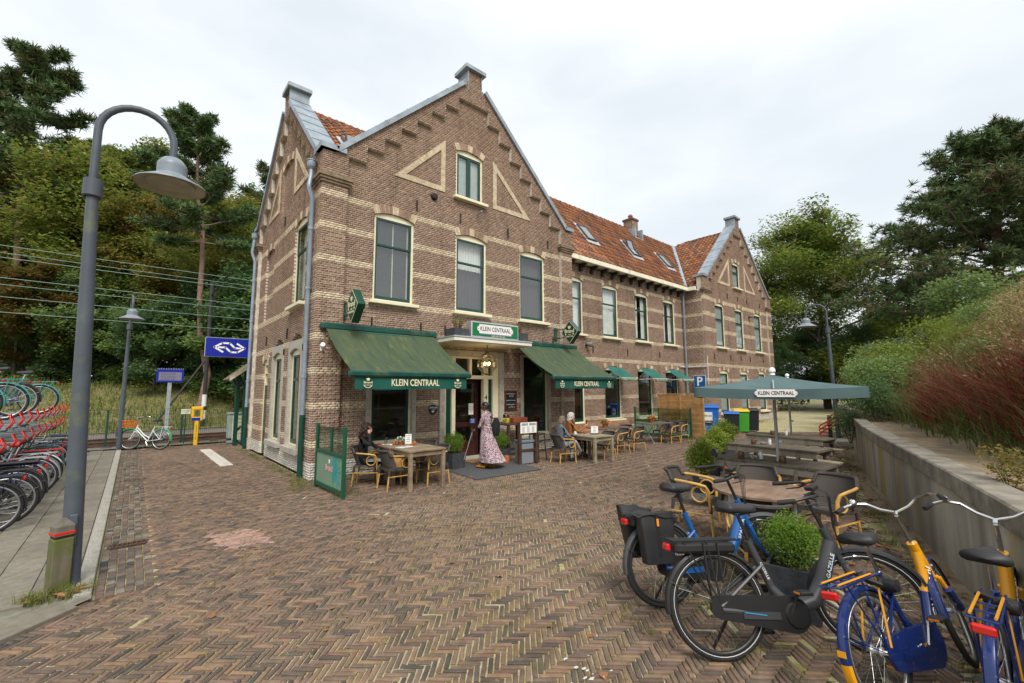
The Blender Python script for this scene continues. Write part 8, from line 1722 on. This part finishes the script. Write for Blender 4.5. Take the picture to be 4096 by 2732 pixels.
for i, (fm, gm, kd, op_, lab) in enumerate(((BLKP, BLKP, 'diamond', ('rack', 'case'), 'black'), (NAVY, BLKP, 'lady', ('rack', 'case', 'skirt'), 'navy'), (GREY, GREY, 'lady', ('rack',), 'silver'), (PETR, PETR, 'diamond', ('rack', 'case'), 'petrol blue'), (REDF, CHROME, 'lady', ('rack', 'case'), 'red'))):
    y = (-.30, .32, 1.95, 5.93, 2.60)[i]; tt, *_ = bicycle('city_bicycle', f'{lab} bicycle at the rear wheels row, {("nearest the camera", "second from the camera", "in the middle of the rack", "farthest, beside the small lamp", "right behind the silver one")[i]}', (-4.2, y), 180+rng.uniform(-4, 4), rng.uniform(-3, 3), 0, kd, fm, gm, 'alloy', op_, BG); protos.append(tt)
for k, (y, x, p, lab) in enumerate(((-.85, -4.28, 1, 'navy bicycle cut by the left border in the lower rack'), (.75, -4.35, 0, 'black bicycle third from the camera in the lower rack'), (1.30, -4.28, 2, 'silver bicycle fourth from the camera in the lower rack'), (3.15, -4.35, 0, 'black bicycle behind the red one in the lower rack'), (3.75, -4.30, 3, 'petrol blue bicycle half way along the lower rack'), (4.35, -4.38, 1, 'navy bicycle toward the far end of the lower rack'), (5.0, -4.30, 0, 'black bicycle second from the far end of the lower rack'), (5.45, -4.4, 2, 'silver bicycle next to the farthest of the lower rack'))):
    dup(protos[p], (x, y, 0), 0, lab, BG, rot=(R(rng.uniform(-4, 4)), 0, R(180+rng.uniform(-5, 5))))
# things on the racks' saddles
for x, y, z_, mt_, lab in ((-4.48, -.30, .99, M('brown_leather', (.24, .085, .03), .45), 'brown leather saddle cover on the nearest bicycle of the rack'), (-4.45, 1.30, 1.0, M('red_cover', (.5, .03, .025), .6, .3, 20), 'red printed saddle cover on a bicycle in the rack')):
    m = MB(); m.grid(lambda u, v: ((-.14+.28*v)*1.05, (.10*(1-v)**.7+.03)*math.cos(2*PI*u), .05+.04*math.sin(2*PI*u)), 14, 8, closeu=True); tag(m.build('saddle_cover', mt_, smooth='all', loc=(x, y, z_-.05), rot=(0, 0, PI)), lab, 'saddle cover')
POLKA = M('polka_bag', (.02, .02, .025), .6, 0); mm_, tt_, bs_ = newmat('polka_dot_cloth'); vo = nd(tt_, 'ShaderNodeTexVoronoi', Scale=16); tcn = tt_.nodes.new('ShaderNodeTexCoord'); lk(tt_, tcn.outputs['Object'], vo.inputs['Vector']); vo.inputs['Randomness'].default_value = .2; cm = nd(tt_, 'ShaderNodeMath', operation='LESS_THAN'); cm.inputs[1].default_value = .28; lk(tt_, vo.outputs['Distance'], cm.inputs[0]); lk(tt_, mixc(tt_, cm.outputs[0], (.015, .015, .02), (.75, .75, .75)), bs_.inputs['Base Color'])
m = MB(); m.bbox((-.25, -.09, 0), (.2, .09, .035), .012); tag(m.build('rack_cushion', mm_, loc=(-4.15, .32, .79)), 'black rack cushion with white polka dots on a parked bicycle', 'cushion')
m = MB(); m.bbox((-.25, -.09, 0), (.2, .09, .035), .012); tag(m.build('rack_cushion', M('blue_cushion', (.05, .07, .2), .6), loc=(-4.15, 5.93, .79)), 'dark blue rack cushion on the farthest parked bicycle', 'cushion')
# upper deck bicycles
for (x, y, z_, fm, gm, kd, lab) in ((-4.75, 2.5, 1.36, TEAL, TEAL, 'lady', 'celeste green bicycle at the left on the upper deck of the rack'), (-4.75, 3.7, 1.38, NAVY, BLKP, 'diamond', 'navy blue bicycle with high bars on the upper deck of the rack'), (-4.60, 5.3, 1.36, TEAL, TEAL, 'lady', 'celeste green bicycle with green mudguards nearest the lamp on the upper deck'), (-4.9, 1.3, 1.36, NAVY, TEAL, 'lady', 'navy bicycle at the left border on the upper deck of the rack')):
    bicycle('city_bicycle', lab, (x, y), 180+rng.uniform(-6, 6), rng.uniform(-2, 2), 0, kd, fm, gm, 'alloy', ('rack', 'skirt') if kd == 'lady' else ('rack', 'skirt', 'bell'), BG, z=z_, bar='high')
# ================================================================== PEOPLE
def skin_body(J, rad, E):
    """one continuous surface grown over a joint skeleton"""
    names = list(J); me = bpy.data.meshes.new('body'); me.from_pydata([J[n] for n in names], [(names.index(a), names.index(b)) for a, b in E], [])
    o = bpy.data.objects.new('body_tmp', me); TS.collection.objects.link(o); o.modifiers.new('skin', 'SKIN'); sb = o.modifiers.new('sub', 'SUBSURF'); sb.levels = 2; sb.render_levels = 2
    for i, n in enumerate(names):
        r = rad[n]; v = me.skin_vertices[0].data[i]; v.radius = r if isinstance(r, tuple) else (r, r); v.use_root = (n == 'pelvis')
    vl = TS.view_layers[0]; vl.update(); out_ = bpy.data.meshes.new_from_object(o.evaluated_get(vl.depsgraph)); bpy.data.objects.remove(o); return out_
EDG = [('pelvis', 'spine'), ('spine', 'chest'), ('chest', 'neck'), ('neck', 'skull')]+[(a+s, b+s) for s in 'LR' for a, b in (('sho', 'elb'), ('elb', 'wri'), ('hip', 'kne'), ('kne', 'ank'), ('ank', 'toe'))]+[('chest', 'shoL'), ('chest', 'shoR'), ('pelvis', 'hipL'), ('pelvis', 'hipR')]
RAD = dict(pelvis=(.13, .115), spine=(.125, .10), chest=(.145, .11), neck=.052, skull=.045, sho=.062, elb=.043, wri=.030, hip=.088, kne=.058, ank=.040, toe=.036)
def seg_d(p, a, b): ab = b-a; t = max(0, min(1, (p-a).dot(ab)/max(1e-9, ab.length_squared))); return (p-a-ab*t).length
def add_hand(m, w, d, up, mi, curl=.5, side=1):
    """palm with four fingers and a thumb; d points along the hand, up is the back of the hand"""
    d = Vector(d).normalized(); up = Vector(up); up = (up-d*up.dot(d)).normalized(); s = d.cross(up)*side; w = Vector(w)
    m.tube([w-d*.01, w+d*.03, w+d*.075], [.026, .034, .030], 8, mi)
    for k, (o, L) in enumerate(((-.026, .062), (-.009, .070), (.009, .066), (.026, .052))):
        b = w+d*.075+s*o; e1 = d*math.cos(curl*.6)-up*math.sin(curl*.6); e2 = d*math.cos(curl*1.7)-up*math.sin(curl*1.7); m.tube([b-d*.01, b+e1*L*.5, b+e1*L*.5+e2*L*.5], [.009, .0085, .006], 6, mi)
    b = w+d*.03-s*.03; m.tube([b, b-s*.022+d*.022, b-s*.022+d*.05-up*.012], [.011, .010, .007], 6, mi)
def add_head(m, c, fwd, r, mi_skin, mi_eye, mi_lip, tilt=0, beard=None):
    f = Vector(fwd).normalized(); u = Vector((0, 0, 1)); u = (u-f*u.dot(f)).normalized(); l = u.cross(f); c = Vector(c)
    def fn(a, b):
        th = PI*b; ph = 2*PI*a; x, y, z = math.sin(th)*math.cos(ph), math.sin(th)*math.sin(ph), math.cos(th); jaw = 1-.26*max(0, -z)**1.1; px = x*.098*(1-.06*z)*jaw+(.012 if x > 0 and z < -.2 else 0); py = y*.077*jaw; pz = z*.118
        if x > .75 and -.45 < z < .25 and abs(y) < .22: px += .022*(1-abs(y)/.22)*(.45-abs(z+.15))/.45     # nose
        return c+f*px*r+l*py*r+u*pz*r
    m.grid(fn, 24, 16, mi_skin, closeu=True)
    for s in (-1, 1):
        m.lathe([(0, -.002), (.011, 0), (0, .004)], 8, mat=Matrix.Translation(c+f*.090*r+l*s*.032*r+u*.012*r) @ Matrix((l, u, f)).transposed().to_4x4(), mi=mi_eye); m.tube([c+f*.004*r+l*s*.078*r+u*(.02-.0)*r, c+f*-.004*r+l*s*.088*r, c+f*.002*r+l*s*.079*r-u*.028*r], [.008*r, .014*r, .008*r], 6, mi_skin); m.tube([c+f*.094*r+l*s*.018*r+u*.034*r, c+f*.088*r+l*s*.045*r+u*.034*r], .0045*r, 4, mi_eye)
    m.tube([c+f*.094*r-l*.022*r-u*.058*r, c+f*.100*r-u*.060*r, c+f*.094*r+l*.022*r-u*.058*r], [.004*r, .007*r, .004*r], 5, mi_lip); m.tube([c-u*.16*r-f*.02*r, c-u*.06*r-f*.01*r], .050*r, 10, mi_skin)
    return f, u, l
def hair_cap(m, c, f, u, l, r, low_back, low_side, thick, wav=0, seed=1, n=1):
    """a cap of hair over skull and back of the head, uneven at its lower edge"""
    rg = random.Random(seed); ph = [rg.random()*6 for _ in range(5)]
    def fn(a, b):
        an = 2*PI*a; x, y = math.cos(an), math.sin(an); low = low_back if x < -.2 else (low_side if x < .45 else .062); zlo = low+.012*math.sin(an*7+ph[0])*wav; z = .118+thick-(.118+thick-zlo)*b; q = max(0, 1-max(-1, min(1, z/(.122+thick)))**2)**.5 if z > 0 else 1-.10*min(1, -z/.2)
        wv = 1+wav*.10*math.sin(an*9+z*60+ph[1])+wav*.07*math.sin(an*5-z*80+ph[2]); rr = (1+thick*7)*wv; return c+f*(x*.100*q*rr-.010)*r+l*(y*.080*q*rr)*r+u*z*r
    m.grid(fn, 34, 14, closeu=True)
def person(label, loc, rz, J, head_c, look, s, mats, zones, hands, hr=1, extra_mats=()):
    """mats: skin, top, trousers, shoes; zones: bone prefix -> material index"""
    t = thing('person', label, 'person', loc, rz); t.scale = (s,)*3; rad = {n: RAD[n.rstrip('LR')] for n in J}
    body = skin_body(J, rad, EDG); JV = {n: Vector(p) for n, p in J.items()}; m = MB(); vs = [v.co.copy() for v in body.vertices]; base = len(m.v); m.v += [tuple(v) for v in vs]
    segs = [(JV[a], JV[b], zones.get(a.rstrip('LR')+'-'+b.rstrip('LR'), 1)) for a, b in EDG]
    for p in body.polygons:
        c = sum((vs[i] for i in p.vertices), Vector())/len(p.vertices); best = min(segs, key=lambda q: seg_d(c, q[0], q[1])/(1.6 if q[2] == 1 else 1)); m.f.append(tuple(p.vertices)); m.m.append(best[2])
    for sd, (dv, up, curl) in hands.items(): add_hand(m, JV['wri'+sd], dv, up, 0, curl, 1 if sd == 'L' else -1)
    f, u, l = add_head(m, head_c, look, hr, 0, 4, 5)
    for sd in 'LR':
        a, b = JV['ank'+sd], JV['toe'+sd]; d = (b-a); d.z = 0; d = d.normalized(); mm = Matrix((d, Vector((-d.y, d.x, 0)), Vector((0, 0, 1)))).transposed().to_4x4(); mm.translation = Vector((a.x, a.y, b.z-.035)); m.bbox((-.07, -.042, 0), (.19, .042, .06), .022, 3, mm)
    o = m.build('body', list(mats)+[EYEM, LIPM], t, smooth='all'); return t, f, u, l
EYEM = M('dark_eye', (.02, .015, .012), .3, 0); LIPM = M('lips', (.30, .10, .08), .5, 0); SKA = M('light_skin', (.50, .28, .19), .5, .06, 10); SKB = M('brown_skin', (.16, .075, .045), .5, .08, 10)
BLKC = M('black_knit', (.012, .012, .013), .95, .3, 30, bmp=.3); BLKT = M('black_trousers', (.014, .014, .016), .8, .2); SHOEB = M('black_shoes', (.012, .012, .012), .5, .1)
SEAT = dict(pelvis=(0, 0, .50), spine=(-.035, 0, .68), chest=(-.03, 0, .90), neck=(.0, 0, 1.05), skull=(.02, 0, 1.13), hipL=(.04, .095, .49), hipR=(.04, -.095, .49), kneL=(.44, .11, .50), kneR=(.44, -.11, .50), ankL=(.43, .11, .09), ankR=(.43, -.11, .09), toeL=(.55, .12, .045), toeR=(.55, -.12, .045), shoL=(-.03, .175, .965), shoR=(-.03, -.175, .965))
ZN = {'neck-skull': 0, 'chest-neck': 1, 'hip-kne': 2, 'kne-ank': 2, 'pelvis-hip': 2, 'ank-toe': 3}
# woman on the phone
J = dict(SEAT, elbL=(.16, .26, .78), wriL=(.40, .17, .66), elbR=(.20, -.30, .86), wriR=(.13, -.14, 1.10), kneL=(.46, .10, .53), ankL=(.66, .02, .14), toeL=(.78, .02, .09), kneR=(.46, -.10, .52), ankR=(.40, -.08, .09), toeR=(.53, -.09, .045))
t, f, u, l = person('woman in black sweater and striped track trousers on the phone at the left table', (.74, -1.07, 0), R(-37), J, (.045, 0, 1.185), (1, -.05, -.05), .93, (SKA, BLKC, BLKT, SHOEB), ZN, dict(L=((1, -.3, -.1), (0, 0, 1), .5), R=((-.15, .45, .9), (.3, -1, 0), 1.1)))
HBR = M('dark_auburn_hair', (.045, .016, .010), .6, .4, 25, bmp=.5); m = MB(); hair_cap(m, Vector((.045, 0, 1.185)), f, u, l, 1.0, -.20, -.16, .022, 1.0, 3)
for k in range(40): a = rng.uniform(1.6, 4.7); p = Vector((.045, 0, 1.185))+f*(.11*math.cos(a)-.02)+l*.11*math.sin(a)+u*rng.uniform(-.17, .05); m.tube([p, p+Vector((rng.gauss(0, .02), rng.gauss(0, .02), -.05)), p+Vector((rng.gauss(0, .035), rng.gauss(0, .035), -.10))], [.02, .017, .004], 5)
m.build('hair', HBR, t, smooth='all'); m = MB()
for k in range(3): m.tube([(.10, -.183-.0, .535+k*.022-.022), (.30, -.178, .54+k*.022-.022), (.45, -.168, .535+k*.02-.02)], .0055, 4)
m.build('white_stripes', WHITEINK, t); ph = thing('mobile_phone', 'dark mobile phone held to the ear of the woman in black', 'phone', (0, 0, 0)); m = MB(); m.bbox((-.036, -.005, -.075), (.036, .005, .075), .004); m.build('body', IRON, ph); ph.location = (.74+.93*(math.cos(R(-37))*.075+math.sin(R(-37))*.105), -1.07+.93*(math.sin(R(-37))*.075-math.cos(R(-37))*.105), 1.16*.93); ph.rotation_euler = (0, R(20), R(-37))
# bag and straw hat bag on the second chair
bg = thing('straw_bag', 'woven straw bag lying on the chair left of the near table', 'bag', (1.13, -1.84, .41)); m = MB(); m.grid(lambda a, b: (.15*math.cos(2*PI*a)*(1-.25*b), .13*math.sin(2*PI*a)*(1-.25*b)*(1+.08*math.sin(6*PI*a)), .17*b**.7), 22, 8, closeu=True); m.build('body', M('woven_straw', (.42, .23, .07), .8, .3, 40, bmp=.6), bg, smooth='all')
bg = thing('black_handbag', 'black leather handbag on the chair beside the straw bag', 'bag', (1.20, -1.70, .41), .3); m = MB(); m.bbox((-.14, -.06, 0), (.14, .06, .19), .03); m.build('body', M('black_leather', (.015, .015, .016), .35, .2, 12, bmp=.2), bg); m = MB(); m.tube([(-.1, 0, .18), (-.09, 0, .30), (0, 0, .34), (.09, 0, .30), (.1, 0, .18)], .008, 6); m.build('handle', MATS['black_leather'], bg)
# woman in grey
GTOP = M('grey_knit', (.13, .15, .165), .9, .12, 20); GPAN = M('pale_grey_trousers', (.30, .35, .38), .85, .1)
J = dict(SEAT, elbL=(.10, .27, .74), wriL=(.33, .12, .68), elbR=(.10, -.27, .74), wriR=(.33, -.06, .66), kneR=(.43, -.08, .58), ankR=(.70, .03, .26), toeR=(.82, .04, .19), kneL=(.44, .09, .50), ankL=(.40, .09, .09), toeL=(.53, .10, .045))
t, f, u, l = person('woman in grey top and pale trousers sitting cross-legged by the menu stand', (5.61, -2.0, 0), R(-14), J, (.05, 0, 1.175), (1, .15, -.35), .92, (SKA, GTOP, GPAN, SHOEB), ZN, dict(L=((1, -.5, 0), (0, 0, 1), .8), R=((1, .4, .0), (0, 0, 1), .8)))
m = MB(); hair_cap(m, Vector((.05, 0, 1.175)), f, u, l, 1.0, -.10, -.045, .016, .6, 5); m.build('hair', M('ash_blond_hair', (.13, .105, .075), .6, .35, 30, bmp=.4), t, smooth='all')
def seg_world(loc, rz, s, p): c, sn = math.cos(rz), math.sin(rz); return (loc[0]+s*(c*p[0]-sn*p[1]), loc[1]+s*(sn*p[0]+c*p[1]), loc[2]+s*p[2])
ph = thing('mobile_phone', 'dark mobile phone in the hands of the woman in grey', 'phone', seg_world((5.61, -2.0, 0), R(-14), .92, (.45, .03, .70)), R(-14), rot=(0, R(-50), R(-14))); m = MB(); m.bbox((-.005, -.036, -.075), (.005, .036, .075), .004); m.build('body', IRON, ph)
# white haired man
JCK = M('rust_corduroy', (.30, .11, .025), .9, .15, 40); YSH = M('yellow_shirt', (.62, .40, .04), .8, .08)
J = dict(SEAT, elbL=(.22, .25, .78), wriL=(.14, .05, 1.02), elbR=(.14, -.27, .76), wriR=(.42, -.20, .90))
t, f, u, l = person('white haired man with beard in rust jacket and yellow shirt looking at his phone', (6.46, -1.56, 0), R(-22), J, (.045, 0, 1.19), (1, -.25, -.12), .94, (SKA, JCK, BLKT, M('brown_shoes', (.09, .04, .02), .5)), ZN, dict(L=((.1, -.1, 1), (1, 0, 0), 1.3), R=((.5, .2, .8), (-1, 0, .4), 1.0)))
WHH = M('white_hair', (.48, .45, .40), .6, .2, 30, bmp=.4); m = MB(); hair_cap(m, Vector((.045, 0, 1.19)), f, u, l, 1.0, -.13, -.075, .018, 1.0, 7); m.build('hair', WHH, t, smooth='all'); m = MB(); c = Vector((.045, 0, 1.19)); m.grid(lambda a, b: c+f*(.060+.040*math.sin(PI*(a))*(1-.2*b))+l*(-.066+.132*a)*(1-.45*b)-u*(.055+.075*b), 12, 6); m.build('beard', WHH, t, smooth='all'); m = MB(); m.grid(lambda a, b: (.088-.012*b+.02*math.sin(PI*a)-.02, -.055+.11*a*(1), .99-.36*b), 6, 8); m.build('shirt_front', YSH, t, smooth='all')
ph = thing('mobile_phone', 'mobile phone with red brown case in the raised hand of the man', 'phone', seg_world((6.46, -1.56, 0), R(-22), .94, (.47, -.17, 1.02)), rot=(0, R(10), R(-22))); m = MB(); m.bbox((-.006, -.038, -.08), (.006, .038, .08), .004); m.build('body', M('red_case', (.25, .06, .04), .4), ph)
# woman in the long dress
mm_, tt_, bs_ = newmat('floral_dress'); vo = nd(tt_, 'ShaderNodeTexVoronoi', Scale=58); tcn = tt_.nodes.new('ShaderNodeTexCoord'); lk(tt_, tcn.outputs['Object'], vo.inputs['Vector']); crn = nd(tt_, 'ShaderNodeValToRGB'); crn.color_ramp.interpolation = 'CONSTANT'; e = crn.color_ramp.elements; e[0].position = 0; e[0].color = (.46, .35, .36, 1); e[1].position = .45; e[1].color = (.58, .50, .50, 1)
for p, c_ in ((.55, (.07, .045, .07, 1)), (.80, (.30, .15, .20, 1))): q = e.new(p); q.color = c_
sp_ = nd(tt_, 'ShaderNodeSeparateColor'); lk(tt_, vo.outputs['Color'], sp_.inputs[0]); lk(tt_, sp_.outputs[0], crn.inputs[0]); lk(tt_, crn.outputs[0], bs_.inputs['Base Color']); bs_.inputs['Roughness'].default_value = .85; DRESS = mm_
ST_ = dict(pelvis=(0, 0, .90), spine=(.0, 0, 1.04), chest=(.0, 0, 1.24), neck=(.02, 0, 1.40), skull=(.04, 0, 1.47), hipL=(0, .09, .86), hipR=(0, -.09, .86), kneL=(.08, .09, .48), kneR=(-.02, -.09, .48), ankL=(.06, .09, .09), ankR=(-.12, -.09, .10), toeL=(.19, .10, .045), toeR=(0.0, -.10, .045), shoL=(0, .165, 1.31), shoR=(0, -.165, 1.31), elbL=(.06, .24, 1.06), wriL=(.24, .17, .94), elbR=(.03, -.23, 1.05), wriR=(.16, -.17, .93))
WL_, WA, WS = (3.67, -1.36, .015), R(112), .955
t, f, u, l = person('woman in a long pink floral dress with black backpack walking into the cafe', WL_, WA, ST_, (.055, 0, 1.525), (.9, .35, -.15), WS, (SKB, DRESS, BLKT, M('orange_sneakers', (.45, .20, .02), .6, .5, 14)), dict(ZN, **{'elb-wri': 4}), dict(L=((1, -.2, -.3), (0, 0, 1), 1.2), R=((.8, .3, -.4), (0, 0, 1), 1.0)))
def drs(a, b):
    an = 2*PI*a; z = 1.0-.84*b; w0 = .150+.19*b**1.15; fold = 1+.055*b*math.sin(an*7+1)+.03*b*math.sin(an*13); return (math.cos(an)*w0*fold*.92-.13*b*b, math.sin(an)*w0*fold-.10*b*b, z)
m = MB(); m.grid(drs, 56, 14, closeu=True); m.build('dress_skirt', DRESS, t, smooth='all'); m = MB(); m.grid(lambda a, b: (math.cos(2*PI*a)*(.152+.012*math.sin(PI*b)), math.sin(2*PI*a)*(.155+.012*math.sin(PI*b)), .985+.035*b), 28, 3, closeu=True); m.build('belt', DRESS, t, smooth='all')
m = MB(); c = Vector((.055, 0, 1.525)); hair_cap(m, c, f, u, l, 1.0, -.06, -.01, .010, .15, 9); m.grid(lambda a, b: c-f*.10+u*.03+Vector((.05*math.sin(PI*b)*math.cos(2*PI*a), .05*math.sin(PI*b)*math.sin(2*PI*a), .05*math.cos(PI*b))), 14, 9, closeu=True); m.build('hair', M('black_hair', (.008, .007, .007), .45, .2, 25), t, smooth='all')
bp = thing('backpack', 'black backpack on the back of the woman in the floral dress', 'backpack', seg_world(WL_, WA, WS, (-.20, -.12, 1.02)), WA); m = MB(); m.grid(lambda a, b: (.085*math.cos(2*PI*a)*(math.sin(PI*(.12+.80*b)))**.5, .14*math.sin(2*PI*a)*(math.sin(PI*(.12+.80*b)))**.5*(1.1-.25*b), -.22+.44*b), 22, 12, closeu=True); m.build('body', BLKC, bp, smooth='all'); m = MB(); m.tube([(.04, .05, .20), (.16, .07, .26), (.27, .06, .2), (.30, .05, .05), (.16, .03, -.14)], .014, 6); m.build('strap', BLKC, bp, smooth='all')
for k, (x, y, dx) in enumerate(((.36, .19, .10), (.26, -.14, .07))):
    a = seg_world(WL_, WA, WS, (x-.05, y, .93)); b = seg_world(WL_, WA, WS, (x+dx, y+(.16 if k == 0 else .02), .22 if k == 0 else .05)); m = MB(); m.tube([a, b], .008, 6); tag(m.build('walking_stick', ALU), ('thin grey walking stick slanting forward in the left hand of the woman in the dress', 'thin grey walking stick upright beside the dress of the walking woman')[k], 'walking stick')
for _s in [TS]: bpy.data.scenes.remove(_s)
